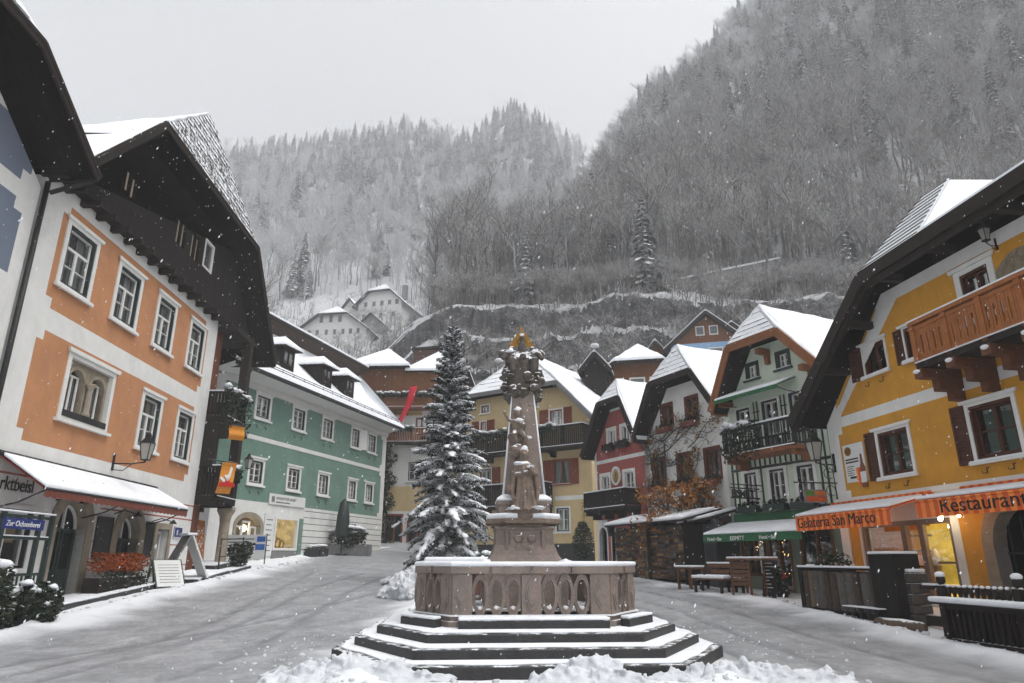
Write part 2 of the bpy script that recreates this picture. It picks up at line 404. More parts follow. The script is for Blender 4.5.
def build_ground():
    xs = [-130, -80, -50, -32, -24, -19, -16]; x = -14.5
    while x < 12.5: xs.append(x); x += .17
    xs += [13, 14.5, 17, 22, 32, 50, 80, 130]
    ys = [-80, -40, -20, -10, -5, -2, 0, 2, 3.5]; y = 4.6
    while y < 26: ys.append(y); y += .17
    while y < 52: ys.append(y); y += .34
    ys += [54, 58, 64, 72]
    me = bpy.data.meshes.new('snowy_square'); V = []; SL = []; GR = []
    for yy in ys:
        for xx in xs:
            if -15 < xx < 13 and 3 < yy < 53: h, s, g = snowz(xx, yy)
            else: h, s, g = .03, .3, 0
            V.append((xx, yy, gz(xx, yy) + h)); SL.append(s); GR.append(g)
    nx = len(xs)
    F = [(j * nx + i, j * nx + i + 1, (j + 1) * nx + i + 1, (j + 1) * nx + i) for j in range(len(ys) - 1) for i in range(nx - 1)]
    me.from_pydata(V, [], F); me.polygons.foreach_set('use_smooth', [True] * len(F))
    a = me.attributes.new('slush', 'FLOAT', 'POINT'); a.data.foreach_set('value', SL)
    a = me.attributes.new('groove', 'FLOAT', 'POINT'); a.data.foreach_set('value', GR)
    m = bpy.data.materials.new('trodden_snow'); t = NT(m)
    P = t.n('ShaderNodeBsdfPrincipled'); t.l(P.outputs[0], t.out.inputs[0])
    co = t.coord()
    sl = t.n('ShaderNodeAttribute', attribute_name='slush').outputs['Fac']; gr = t.n('ShaderNodeAttribute', attribute_name='groove').outputs['Fac']
    str_ = t.noise(t.coord('Object', (1.3, .8, 1)), 2.2, 9, .78, .5)
    fine = t.noise(co, 14, 6, .7)
    blot = t.noise(co, .8, 6, .65)
    f = t.math('MULTIPLY', sl, t.ramp(t.math('ADD', t.math('ADD', t.math('MULTIPLY', str_, .55), t.math('MULTIPLY', fine, .28)), t.math('MULTIPLY', blot, .35)), .30, .66, .32, .95))
    c = t.mix(f, (.78, .80, .83), (.195, .202, .213))
    c = t.mix(t.math('MULTIPLY', gr, .55), c, (.10, .105, .115))
    t.l(c, P.inputs['Base Color'])
    t.l(t.ramp(f, 0, 1, .85, .42), P.inputs['Roughness']); P.inputs['Specular IOR Level'].default_value = .35
    h = t.math('ADD', t.math('MULTIPLY', fine, .6), t.noise(co, 45, 4, .7))
    t.l(t.bump(h, .6, .03), P.inputs['Normal'])
    me.materials.append(m)
    o = bpy.data.objects.new('snowy_square', me); COL.objects.link(o); tag(o, kind='structure')
build_ground()

def build_hills():
    qs = [-1.3 + i * .02 for i in range(45)] + [-.4 + i * .008 for i in range(144)] + [.752 + i * .02 for i in range(54)]
    ys = [34]; y = 34
    while y < 500: y *= 1.014 if y < 64 else 1.0042 if y < 87 else 1.014 if y < 100 else 1.022; ys.append(y)
    V = [(q * y, y, hill(q * y, y)) for y in ys for q in qs]; nx = len(qs)
    F = [(j * nx + i, j * nx + i + 1, (j + 1) * nx + i + 1, (j + 1) * nx + i) for j in range(len(ys) - 1) for i in range(nx - 1)]
    me = bpy.data.meshes.new('snowy_hills'); me.from_pydata(V, [], F); me.polygons.foreach_set('use_smooth', [True] * len(F))
    m = bpy.data.materials.new('snow_and_rock'); t = NT(m)
    P = t.n('ShaderNodeBsdfPrincipled'); t.l(P.outputs[0], t.out.inputs[0]); P.inputs['Roughness'].default_value = .9
    co = t.coord(); g = t.n('ShaderNodeNewGeometry'); sp = t.n('ShaderNodeSeparateXYZ')
    n1 = t.noise(co, .35, 8, .7); n2 = t.noise(t.coord('Object', (1, 1, 2.2)), 1.1, 7, .75)
    bm = t.bump(t.math('ADD', t.math('ADD', n1, t.math('MULTIPLY', n2, .4)), t.noise(t.coord('Object', (1.6, 1.6, .35)), .9, 7, .75, .6)), 1.0, .9)
    t.l(g.outputs['Normal'], sp.inputs[0])
    nz = t.math('ADD', sp.outputs[2], t.math('MULTIPLY', t.math('SUBTRACT', t.noise(co, .55, 7, .68), .5), 1.15))
    cr = t.noise(t.coord('Object', (1.6, 1.6, .35)), .9, 7, .75, .6)
    rock = t.mix(t.ramp(cr, .38, .62), (.014, .015, .016), t.mix(t.ramp(n2, .35, .65), (.045, .046, .048), (.17, .17, .172)))
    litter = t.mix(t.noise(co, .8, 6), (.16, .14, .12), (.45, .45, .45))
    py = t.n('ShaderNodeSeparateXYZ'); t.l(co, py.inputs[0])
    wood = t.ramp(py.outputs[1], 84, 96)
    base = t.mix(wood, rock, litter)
    sf = t.ramp(nz, .53, .62)
    t.l(t.mix(sf, base, (.78, .80, .83)), P.inputs['Base Color']); t.l(bm, P.inputs['Normal'])
    me.materials.append(m)
    o = bpy.data.objects.new('snowy_hills', me); COL.objects.link(o); tag(o, kind='structure')
build_hills()
# ------------------------------------------------------------------ houses: local frame u (along), w (outward), z (up)
class House:
    def __init__(s, name, label, cat, o, d, group=None):
        n = math.hypot(*d); s.d = (d[0] / n, d[1] / n); s.o = o; s.n = (s.d[1], -s.d[0])
        s.a = math.atan2(s.d[1], s.d[0])
        s.e = thing(name, label, cat, (o[0], o[1], 0), s.a, group)
    def pt(s, u, w, z):
        return (s.o[0] + s.d[0] * u + s.n[0] * w, s.o[1] + s.d[1] * u + s.n[1] * w, z)
    def add(s, name, label, cat, u=0, w=0, z=0, group=None):   # a separate thing standing at / hanging on the house
        return thing(name, label, cat, s.pt(u, w, z), s.a, group)

def clip(poly, outline):             # Sutherland-Hodgman, outline convex ccw in (u,z)
    out = poly; n = len(outline)
    for i in range(n):
        a = outline[i]; b = outline[(i + 1) % n]; src = out; out = []
        if not src: return []
        sd = lambda p: (b[0] - a[0]) * (p[1] - a[1]) - (b[1] - a[1]) * (p[0] - a[0])
        for k in range(len(src)):
            p = src[k]; q = src[(k + 1) % len(src)]; sp, sq = sd(p), sd(q)
            if sp >= -1e-9: out.append(p)
            if (sp > 1e-9 and sq < -1e-9) or (sp < -1e-9 and sq > 1e-9):
                t = sp / (sp - sq); out.append((p[0] + (q[0] - p[0]) * t, p[1] + (q[1] - p[1]) * t))
    return out
def wall(H, outline, holes, zones, mats, depth=6, reveal=.3, w=0, name='wall', extra=None):
    """front wall with real openings; zones = (u0,u1,z0,z1,notch,mat index); mats[0] is the base"""
    us = set(); zs = set()
    for u, z in outline: us.add(u); zs.add(z)
    for a in holes: us |= {a[0], a[1]}; zs |= {a[2], a[3]}
    for a in zones:
        k = a[4]; us |= {a[0], a[1], a[0] + k, a[1] - k}; zs |= {a[2], a[3], a[2] + k, a[3] - k}
    us = sorted(us); zs = sorted(zs); mb = MB()
    for u0, u1 in zip(us, us[1:]):
        if u1 - u0 < 1e-6: continue
        for z0, z1 in zip(zs, zs[1:]):
            if z1 - z0 < 1e-6: continue
            uc = (u0 + u1) / 2; zc = (z0 + z1) / 2
            if any(h[0] < uc < h[1] and h[2] < zc < h[3] for h in holes): continue
            mi = 0
            for a in zones:
                k = a[4]
                if a[0] < uc < a[1] and a[2] < zc < a[3] and not ((uc < a[0] + k or uc > a[1] - k) and (zc < a[2] + k or zc > a[3] - k)): mi = a[5]
            p = clip([(u0, z0), (u1, z0), (u1, z1), (u0, z1)], outline)
            if len(p) > 2: mb.q([(u, w, z) for u, z in p], mi)
    for h in holes:
        u0, u1, z0, z1 = h[:4]; a, b = w, w - reveal
        mb.q([(u0, a, z0), (u0, a, z1), (u0, b, z1), (u0, b, z0)]); mb.q([(u1, a, z1), (u1, a, z0), (u1, b, z0), (u1, b, z1)])
        mb.q([(u0, a, z1), (u1, a, z1), (u1, b, z1), (u0, b, z1)]); mb.q([(u1, a, z0), (u0, a, z0), (u0, b, z0), (u1, b, z0)])
    n = len(outline)
    for i in range(n):
        a = outline[i]; b = outline[(i + 1) % n]
        mb.q([(a[0], w, a[1]), (a[0], w - depth, a[1]), (b[0], w - depth, b[1]), (b[0], w, b[1])])
    mb.q([(u, w - depth, z) for u, z in reversed(outline)])
    if extra: extra(mb)
    return mb.build(name, mats, H.e)

def window(H, u0, u1, z0, z1, sw=.13, sm='trim', fm='greendark', sash='trim', lay='T', dp=.14, w=0, crown=True, sill=True, shut=None, shm='shutter',
           curtain=0, ft=.06, pr=.035, name='window', box=None, ears=True):
    """returns the hole; u0..z1 include the painted surround of width sw"""
    a, b, c, d = u0 + sw, u1 - sw, z0 + sw, z1 - sw
    mb = MB(); ms = [M[sm], M[fm], M['dark'], M['curtain'], M['snow']]
    if sw > 0:
        mb.frame(u0, u1, z0, z1, sw, w - .01, w + pr, 0)
        if crown and ears:
            mb.solid([(u0 - .07, -w - pr, z1 - sw * .3), (u1 + .07, -w - pr, z1 - sw * .3), (u1 + .11, -w - pr, z1 + .05), (u0 - .11, -w - pr, z1 + .05)], (0, -.05, 0), 0)
        if sill:
            mb.b(u0 - .08, u1 + .08, w + pr, w + .12, z0 - .02, z0 + .05, 0)
            mb.b(u0 - .06, u1 + .06, w + pr + .01, w + .11, z0 + .053, z0 + .075, 4)
    mb.frame(a, b, c, d, ft, w - dp, w + .012, 1)
    e, f, g, h = a + ft, b - ft, c + ft, d - ft
    mb.q([(a, w - .36, c), (b, w - .36, c), (b, w - .36, d), (a, w - .36, d)], 2)  # black sheet painted as the dark of the room behind
    if curtain:
        k = (f - e) * (.37 if curtain == 1 else .46)
        for s0, s1 in ((e, e + k), (f - k, f)):
            N = 6; vs = []
            for i in range(N + 1):
                x = s0 + (s1 - s0) * i / N; y = .25 + .025 * (i % 2)
                if curtain == 2: xb = x * .55 + (e if s0 == e else f) * .45
                else: xb = x
                vs += [(xb, y - w, g), (x, y - w, h)]
            mb.mesh(vs, [(2 * i, 2 * i + 2, 2 * i + 3, 2 * i + 1) for i in range(N)], 3)
    o = mb.build(name, ms, H.e)
    s = MB(); t = .045; W0, W1 = w - dp + .01, w - dp + .055
    s.frame(e, f, g, h, t, W0, W1)
    m = (e + f) / 2
    if lay == 'T':
        zt = g + (h - g) * .66
        s.b(e + t, f - t, W0, W1 - .003, zt - .035, zt + .035); s.b(m - .045, m + .045, W0, W1 + .004, g + t, zt - .035)
        s.b(e + t, m - .045, W0, W1 - .008, g + (zt - g) * .5 - .012, g + (zt - g) * .5 + .012); s.b(m + .045, f - t, W0, W1 - .008, g + (zt - g) * .5 - .012, g + (zt - g) * .5 + .012)
    else:
        nr = int(lay)
        s.b(m - .045, m + .045, W0, W1 + .004, g + t, h - t)
        for i in range(1, nr):
            zz = g + (h - g) * i / nr
            s.b(e + t, m - .045, W0, W1 - .004, zz - .015, zz + .015); s.b(m + .045, f - t, W0, W1 - .004, zz - .015, zz + .015)
    s.build('sash', M[sash], o)
    p = MB(); p.q([(e, w - dp - .005, g), (f, w - dp - .005, g), (f, w - dp - .005, h), (e, w - dp - .005, h)]); p.build('pane', M['glass'], o)
    if shut:
        for sd in shut:
            wd = sd[1]; x0, x1 = (u0 - wd, u0 - .01) if sd[0] == 'l' else (u1 + .01, u1 + wd)
            q = MB(); q.frame(x0, x1, z0 + .02, z1 - .02, .06, w + .02, w + .06)
            n = max(6, int((z1 - z0) / .075)); zz0 = z0 + .08; st = (z1 - z0 - .16) / n
            for i in range(n):
                za = zz0 + st * i
                q.hexa([(x0 + .06, -w - .025, za), (x1 - .06, -w - .025, za), (x1 - .06, -w - .035, za + .008), (x0 + .06, -w - .035, za + .008),
                        (x0 + .06, -w - .048, za + st * .1), (x1 - .06, -w - .048, za + st * .1), (x1 - .06, -w - .03, za + st * .98), (x0 + .06, -w - .03, za + st * .98)])
            q.b(x0 + .06, x1 - .06, w + .018, w + .022, zz0, z1 - .08)
            q.build('shutter', M[shm], H.e)
    if box:
        q = MB(); q.b(u0 - .02, u1 + .02, w + .125, w + .36, z0 - .2, z0 + .02, 0); x = leaves(None, [(u0 + (u1 - u0) * (i + .5) / 4, -w - .24, z0 + .08) for i in range(4)], (.16, .12, .10), 26, .07, q, 1)
        q.build('flower_box', [M[box], M['autumn'] if box == 'brownbeam' else M['leaf']], H.e)
    return (a, b, c, d)

def leaves(_, centers, rad, n, size, mb, mi=0, droop=0.0, sd=0):
    """leaf-sized faces scattered through ellipsoids"""
    rnd = random.Random(sd or len(mb.v))
    for c in centers:
        for i in range(n):
            while True:
                p = Vector((rnd.uniform(-1, 1), rnd.uniform(-1, 1), rnd.uniform(-1, 1)))
                if .15 < p.length < 1: break
            p = p * (p.length ** -.35)
            q = Vector((c[0] + p.x * rad[0], c[1] + p.y * rad[1], c[2] + p.z * rad[2]))
            a = Vector((rnd.gauss(0, 1), rnd.gauss(0, 1), rnd.gauss(0, .6) - droop)).normalized(); b = a.orthogonal().normalized()
            b = (b * math.cos(i) + a.cross(b) * math.sin(i)); s = size * rnd.uniform(.6, 1.4)
            mb.face([q - a * s, q + b * s * .45, q + a * s, q - b * s * .45], mi)
    return mb

def arch_spandrel(mb, u0, u1, zs, zt, w, mi, n=14, rise=None):
    uc = (u0 + u1) / 2; r = (u1 - u0) / 2; ry = rise or r
    pts = [(uc - r * math.cos(math.pi * i / n), zs + ry * math.sin(math.pi * i / n)) for i in range(n + 1)]
    for (a, b), (c, d) in zip(pts, pts[1:]): mb.q([(a, w, b), (c, w, d), (c, w, zt), (a, w, zt)], mi)
    return pts
def arch_ring(mb, u0, u1, z0, zs, t, w0, w1, mi=0, n=14, rise=None):
    """jambs and voussoirs standing proud round an arched opening"""
    uc = (u0 + u1) / 2; r = (u1 - u0) / 2; ry = rise or r
    for x0, x1 in ((u0 - t, u0), (u1, u1 + t)): mb.b(x0, x1, w0, w1, z0, zs, mi)
    for i in range(n):
        a, b = math.pi * i / n, math.pi * (i + 1) / n
        I = [(uc - r * math.cos(x), zs + ry * math.sin(x)) for x in (a, b)]; O = [(uc - (r + t) * math.cos(x), zs + (ry + t) * math.sin(x)) for x in (a, b)]
        P = [I[0], I[1], O[1], O[0]]
        mb.hexa([(p[0], -w1, p[1]) for p in P] + [(p[0], -w0, p[1]) for p in P], mi)

def roof(H, tl, hl, hr, tr, apex, over, depth, fascia='darkbeam', soffit='soffit', th=.16, snow=.15, rows=7, bargeh=.26, hipsnow=False, ridge_z=None, name='roof', left=True, right=True):
    """half-hipped gable roof: front tips and hip-eave corners (u,z) at w=over, apex (u,w,z), ridge running back"""
    rz = apex[2] if ridge_z is None else ridge_z
    def P(p): return Vector((p[0], -over, p[1]))
    A = Vector((apex[0], -apex[1], apex[2])); B = Vector((apex[0], depth, rz))
    TL, HL, HR, TR = P(tl), P(hl), P(hr), P(tr)
    TLb, TRb = Vector((tl[0], depth, tl[1])), Vector((tr[0], depth, tr[1]))
    tris = []
    if left: tris += [(TL, HL, A), (TL, A, B), (TL, B, TLb)]
    if right: tris += [(HR, TR, A), (TR, TRb, B), (TR, B, A)]
    mb = MB(); dz = Vector((0, 0, -th))
    for t in tris + [(HL, HR, A)]:
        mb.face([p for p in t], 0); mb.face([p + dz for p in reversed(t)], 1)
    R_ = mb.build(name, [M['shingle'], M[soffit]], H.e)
    f = MB(); up = Vector((0, 0, 1))
    E = ([(TL, HL)] if left else []) + [(HL, HR)] + ([(HR, TR)] if right else [])
    for a, b in E:
        o = Vector((0, -.035, -bargeh / 2 + .05))
        f.beam(a + o, b + o, .06, bargeh)
        f.beam(a + Vector((0, -.06, -.02)), b + Vector((0, -.06, -.02)), .05, .09)
    if left: f.beam(TL + dz * .5, TLb + dz * .5, .06, .2)
    if right: f.beam(TR + dz * .5, TRb + dz * .5, .06, .2)
    f.build('bargeboard', M[fascia], R_)
    # shingle courses on the hip
    s = MB(); nn = (HR - HL).cross(A - HL).normalized()
    for i in range(rows):
        t0, t1 = i / rows, min(1, (i + 1.06) / rows)
        p = [HL.lerp(A, t0), HR.lerp(A, t0), HR.lerp(A, min(t1, .985)), HL.lerp(A, min(t1, .985))]
        k = max(1, int((p[1] - p[0]).length / .42))
        for j in range(k):
            a, b = j / k, (j + .97) / k; h = .035 + .03 * random.random()
            q = [p[0].lerp(p[1], a), p[0].lerp(p[1], b), p[3].lerp(p[2], b), p[3].lerp(p[2], a)]
            s.mesh([q[0] + nn * h, q[1] + nn * h, q[2] + nn * .03, q[3] + nn * .03, q[0], q[1]], [(0, 1, 2, 3), (4, 5, 1, 0)], 0)
    s.build('shingle_course', M['shingle'], R_)
    # lying snow on the two slopes
    sn = MB(); uv = Vector((0, 0, snow)); g = Vector((0, 0, .012))
    def slab(poly):
        c = sum(poly, Vector()) / len(poly)
        q = [c + (p - c) * .992 + g for p in poly]
        sn.solid(q, uv)
    if left: slab([TL, A, B, TLb]); slab([TL + (HL - TL) * .01, HL, A])
    if right: slab([TR, TRb, B, A]); slab([HR, TR + (HR - TR) * .01, A])
    if hipsnow: slab([HL, HR, A])
    lumpy(sn.build('snow_cover', M['snow'], R_, bevel=.05, seg=3))
    return R_

def lumpy(o, lv=4, st=.19, sc=.8):
    """uneven lying snow"""
    s = o.modifiers.new('sub', 'SUBSURF'); s.subdivision_type = 'SIMPLE'; s.levels = s.render_levels = lv
    t = bpy.data.textures.get('snow_lumps') or bpy.data.textures.new('snow_lumps', 'CLOUDS'); t.noise_scale = sc; t.noise_depth = 3
    d = o.modifiers.new('uneven', 'DISPLACE'); d.texture = t; d.strength = st; d.mid_level = .55; d.texture_coords = 'LOCAL'; d.direction = 'Z'
    for p in o.data.polygons: p.use_smooth = True
    return o
def railing_flat(mb, u0, u1, w, z0, z1, mi, gap=.13, bw=.10, th=.03, cut=True):
    n = max(2, int((u1 - u0) / gap)); st = (u1 - u0) / n
    for i in range(n):
        a = u0 + st * i; mb.b(a + (st - bw) / 2, a + (st + bw) / 2, w - th, w, z0 + .06, z1 - .06, mi)
    mb.b(u0, u1, w - th - .03, w + .02, z1 - .06, z1, mi); mb.b(u0, u1, w - th - .02, w + .01, z0, z0 + .06, mi)
def balcony(H, u0, u1, w, zf, zr, mat='darkwood', gap=.13, bw=.10, fl='darkbeam', plants=None, base=0.0, brackets=3, snowh=.05, sides='lr', label=None):
    """floor, board railing, brackets and snow on the handrail; plants = (u from, u to)"""
    mb = MB(); mb.b(u0, u1, base, w, zf - .14, zf)
    b = mb.build('balcony', M[fl], H.e)
    if label: b['label'] = label
    r = MB(); railing_flat(r, u0, u1, w - .02, zf + .04, zr, 0, gap, bw)
    for sd in sides:
        x = u0 + .03 if sd == 'l' else u1 - .03
        n = max(2, int((w - base) / gap)); st = (w - base - .06) / n
        for i in range(n): r.b(x - .015, x + .015, base + st * i + .02, base + st * i + .02 + bw, zf + .1, zr - .06)
        r.b(x - .03, x + .03, base, w - .05, zr - .06, zr - .002); r.b(x - .025, x + .025, base, w - .05, zf + .04, zf + .1)
    nn = max(1, round((u1 - u0) / 1.4))
    for i in range(nn + 1):
        x = u0 + .05 + (u1 - u0 - .1) * i / nn; r.b(x - .05, x + .05, w - .10, w + .012, zf - .05, zr + .01)
    r.build('railing', M[mat], b)
    s = MB(); s.b(u0 - .01, u1 + .01, w - .1, w + .03, zr + .012, zr + .012 + snowh); s.b(u0, u1, w + .005, w + .06, zf + .0, zf + .035)
    for sd in sides:
        x = u0 + .03 if sd == 'l' else u1 - .03; s.b(x - .04, x + .04, base + .02, w - .12, zr + .012, zr + .01 + snowh)
    s.build('snow_cap', M['snow'], b, bevel=.018)
    k = MB()
    for i in range(brackets):
        x = u0 + .15 + (u1 - u0 - .3) * i / max(1, brackets - 1)
        k.b(x - .08, x + .08, base, w - .06, zf - .32, zf - .143); k.b(x - .07, x + .07, base, (w + base) * .5, zf - .5, zf - .323)
    split(k, 'bracket', M[fl], b)
    if plants:
        p = MB(); N = max(2, int((plants[1] - plants[0]) / .2))
        cs = [(plants[0] + (plants[1] - plants[0]) * (i + .5) / N, -w - .06 + random.uniform(-.05, .05), zr - .02 + random.uniform(-.05, .08)) for i in range(N)]
        leaves(None, cs, (.2, .2, .18), 34, .07, p, 0)
        lo = plants[2] if len(plants) > 2 else .35
        leaves(None, [(c[0], c[1] - .05, c[2] - lo * .6) for c in cs], (.16, .14, lo * .6), 44, .075, p, 0, droop=1.2)
        for c in cs:
            if random.random() < .8: p.blob((c[0], c[1], c[2] + .14), (.17, .16, .08), 9, 6, 1, .8, random.random() * 9)
        p.build('hanging_plants', [M['leaf'], M['snow']], b)
    return b
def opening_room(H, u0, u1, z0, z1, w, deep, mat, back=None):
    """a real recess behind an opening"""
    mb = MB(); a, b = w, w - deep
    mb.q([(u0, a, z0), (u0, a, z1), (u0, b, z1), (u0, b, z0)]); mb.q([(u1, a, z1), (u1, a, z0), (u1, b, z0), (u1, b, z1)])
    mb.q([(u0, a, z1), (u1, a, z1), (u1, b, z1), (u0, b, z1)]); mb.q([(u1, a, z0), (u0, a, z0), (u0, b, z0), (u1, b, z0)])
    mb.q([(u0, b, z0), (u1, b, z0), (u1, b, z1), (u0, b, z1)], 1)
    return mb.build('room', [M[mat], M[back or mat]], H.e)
def snow_strip(mb, u0, u1, w0, w1, z, h=.04): mb.b(u0, u1, w0, w1, z, z + h)
def lantern(e, arm, side=1, s=1.0, drop=.0, glow=False):
    """wall lantern: scroll arm along +w (local -y), cage, panes, cap; e is the thing at the wall plate"""
    m = MB(); m.b(-.04 * s, .04 * s, 0, .03, -.22 * s, .22 * s)
    m.tube([(0, 0, -.05), (0, -arm * .6, -.05), (0, -arm, 0)], .018 * s, 6); m.tube([(0, 0, -.2 * s), (0, -arm * .35, -.22 * s), (0, -arm * .6, -.06)], .012 * s, 6)
    m.tube([(0, -arm, 0), (0, -arm, .08)], .02 * s)
    m.build('bracket', M['black'], e)
    c = MB(); r0, r1, h = .11 * s, .19 * s, .42 * s; z = .08
    for i in range(4):
        t = math.pi / 2 * i + .785
        c.tube([(r0 * math.cos(t), -arm + r0 * math.sin(t), z), (r1 * math.cos(t), -arm + r1 * math.sin(t), z + h)], .013 * s, 5)
    c.lathe([(r0 + .02, z - .03), (r0 + .02, z)], (0, -arm, 0), 4, sq=False, rot=.785, sm=False)
    c.lathe([(r1 + .03, z + h), (r1 * .98, z + h + .03), (.07 * s, z + h + .17 * s), (.07 * s, z + h + .22 * s), (.02, z + h + .30 * s)], (0, -arm, 0), 4, rot=.785, sm=False)
    c.build('cage', M['black'], e)
    g = MB(); g.lathe([(r0 * .95, z + .005), (r1 * .95, z + h - .005)], (0, -arm, 0), 4, rot=.785, sm=False)
    g.build('lamp_glass', M['lampglow'] if glow else M['lampglass'], e)
M['lampglass'] = pbr('milky_lamp_glass', (.38, .38, .35), .15, 6, .25, 0, spec=.5)
def smooth_stone(mb, name, mats, parent, vox=.03):
    o = mb.build(name, mats, parent, smooth=True)
    r = o.modifiers.new('remesh', 'REMESH'); r.mode = 'VOXEL'; r.voxel_size = vox; r.use_smooth_shade = True
    k = o.modifiers.new('smooth', 'SMOOTH'); k.factor = .5; k.iterations = 1
    return o
# ================================================================== LEFT SIDE
# ---------------- grey-blue gabled house at the left edge
G = House('gabled_house', 'white gabled house with grey blue wall panels under a wide dark roof', 'house', (-11.84, 15.3), (-25, 717))
go = [(-9.2, -.3), (-.12, -.3), (-.12, 10.4), (-2.6, 12.1), (-6.7, 12.1), (-9.2, 10.4)]
gh = [window(G, -4.9, -3.5, 8.2, 10.1), window(G, -4.9, -3.5, 4.8, 6.7), window(G, -7.6, -6.2, 4.8, 6.7), window(G, -3.6, -2.2, 1.2, 2.9, lay='2')]
wall(G, go, gh, [(-8.6, -.55, 7.6, 9.75, .3, 1), (-8.6, -.55, 10.2, 11.5, .3, 1), (-8.6, -.55, 4.2, 7.1, .3, 1)], [M['white'], M['greyblue']], 8)
roof(G, (-10.4, 9.2), (-6.4, 12.6), (-2.75, 12.6), (.12, 10.9), (-4.6, -.6, 15.2), 1.2, 9)
mb = MB(); mb.tube([(-.06, -.10, 10.6), (-.06, -.10, .3)], .065, 8); mb.tube([(.1, -1.1, 10.75), (-.06, -.2, 10.3)], .06, 8)
mb.build('downpipe', M['black'], G.e)

# ---------------- orange house with the black boarded half-hipped gable
O = House('gabled_house', 'orange house with white borders below a black boarded half hipped gable', 'house', (-11.84, 15.3), (-25, 717))
hs = []
for a, b in ((1.13, 2.70), (3.80, 5.34), (6.43, 7.90), (9.08, 10.55)): hs.append(window(O, a, b, 8.30, 10.26, .15, curtain=1))
for a, b in ((6.46, 7.95), (9.12, 10.55)): hs.append(window(O, a, b, 4.87, 6.82, .15, curtain=1))
bi = (2.45, 4.58, 5.13, 6.72); hs.append(bi)
a1 = (3.2, 4.62, .35, 3.02); a2 = (6.35, 7.75, .55, 2.85); d3 = (8.95, 9.8, .6, 2.5); hs += [a1, a2, d3]
hs.append(window(O, .5, 2.3, 1.2, 2.75, .10, lay='2', fm='black', sash='trim', crown=False))
def ex(mb):
    arch_spandrel(mb, a1[0], a1[1], 3.02 - .72, 3.021, 0, 0); arch_spandrel(mb, a2[0], a2[1], 2.85 - .71, 2.851, 0, 0)
wall(O, [(0, -.4), (11.65, -.4), (11.65, 10.97), (0, 10.97)], hs,
     [(.9, 10.74, 7.66, 10.56, .27, 1), (.9, 10.74, 4.26, 7.07, .27, 1), (.0, 11.66, 3.42, 3.47, 0, 2), (5.2, 11.66, 2.90, 2.95, 0, 2), (4.9, 11.66, 1.98, 2.02, 0, 2), (7.9, 11.66, 1.30, 1.34, 0, 2)],
     [M['white'], M['orange'], M['red']], 9, extra=ex)
# dark attic wall
hw = [(2.75, 3.02, 12.05, 12.75), (3.1, 3.37, 12.0, 12.7), (6.25, 6.55, 12.05, 12.98), (6.62, 6.92, 12.05, 12.98), (7.45, 7.75, 12.05, 13.0), (7.82, 8.12, 12.05, 13.0)]
wall(O, [(-.25, 10.96), (14.4, 10.96), (14.4, 11.3), (11.2, 14.15), (3.0, 14.15), (-.1, 11.0)], hw + [(8.55, 9.4, 12.15, 13.3)], [], [M['darkwood']], 8.6, .15, .35, name='boarded_gable')
for h in hw:
    mb = MB(); m = (h[0] + h[1]) / 2; N = 8
    mb.q([(h[0], .25, h[2]), (h[1], .25, h[2]), (h[1], .25, h[3]), (h[0], .25, h[3])])
    mb.build('attic_shutter', M['sandstone'], O.e)
mb = MB(); mb.frame(8.55, 9.4, 12.15, 13.3, .07, .30, .38); mb.build('attic_window', M['trim'], O.e)
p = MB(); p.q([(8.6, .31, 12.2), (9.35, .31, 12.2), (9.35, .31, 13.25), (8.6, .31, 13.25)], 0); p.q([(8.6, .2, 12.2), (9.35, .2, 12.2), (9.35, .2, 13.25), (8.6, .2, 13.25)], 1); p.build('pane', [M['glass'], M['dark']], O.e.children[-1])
mb = MB()
for i in range(19): mb.b(-.1 + i * .78, .06 + i * .78, -.1, .55, 10.78, 10.95)
split(mb, 'beam_end', M['darkbeam'], O.e)
roof(O, (-.15, 11.25), (2.8, 14.42), (11.7, 14.42), (15.7, 10.3), (7.2, .41, 17.9), 1.2, 9, rows=15, snow=.13, ridge_z=16.5)
# twin arched window
mb = MB(); mb.frame(2.3, 4.73, 5.0, 6.87, .15, -.01, .035, 0); mb.solid([(2.22, -.035, 6.84), (4.81, -.035, 6.84), (4.86, -.035, 6.95), (2.17, -.035, 6.95)], (0, -.06, 0), 0)
mb.b(2.2, 4.83, .0, .13, 4.96, 5.04, 0)
for u0, u1 in ((2.62, 3.38), (3.66, 4.42)): arch_spandrel(mb, u0, u1, 6.12, 6.72, -.10, 1); arch_ring(mb, u0, u1, 5.3, 6.12, .09, -.3, -.06, 1)
for u0, u1 in ((2.45, 2.62), (3.38, 3.66), (4.42, 4.58)): mb.b(u0, u1, -.3, -.102, 5.13, 6.72, 1)
mb.b(2.45, 4.58, -.35, .06, 5.13, 5.3, 2)
tw = mb.build('arched_window', [M['trim'], M['sandstone'], M['stonedark']], O.e)
mb = MB(); mb.lathe([(.13, 0), (.13, .06), (.08, .12), (.075, .55), (.09, .68), (.06, .74), (.15, .86), (.16, .92)], (3.52, -.02, 5.3), 12); mb.build('stone_column', M['sandstone'], tw)
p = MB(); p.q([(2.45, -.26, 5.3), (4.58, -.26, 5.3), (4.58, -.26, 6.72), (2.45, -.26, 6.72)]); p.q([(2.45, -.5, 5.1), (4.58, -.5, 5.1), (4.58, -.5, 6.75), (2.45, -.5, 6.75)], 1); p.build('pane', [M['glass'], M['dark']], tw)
for x in (3.0, 4.04):
    q = MB(); q.frame(x - .3, x + .3, 5.32, 6.35, .05, -.24, -.2); q.b(x - .03, x + .03, -.24, -.205, 5.37, 6.3); q.build('sash', M['trim'], tw)
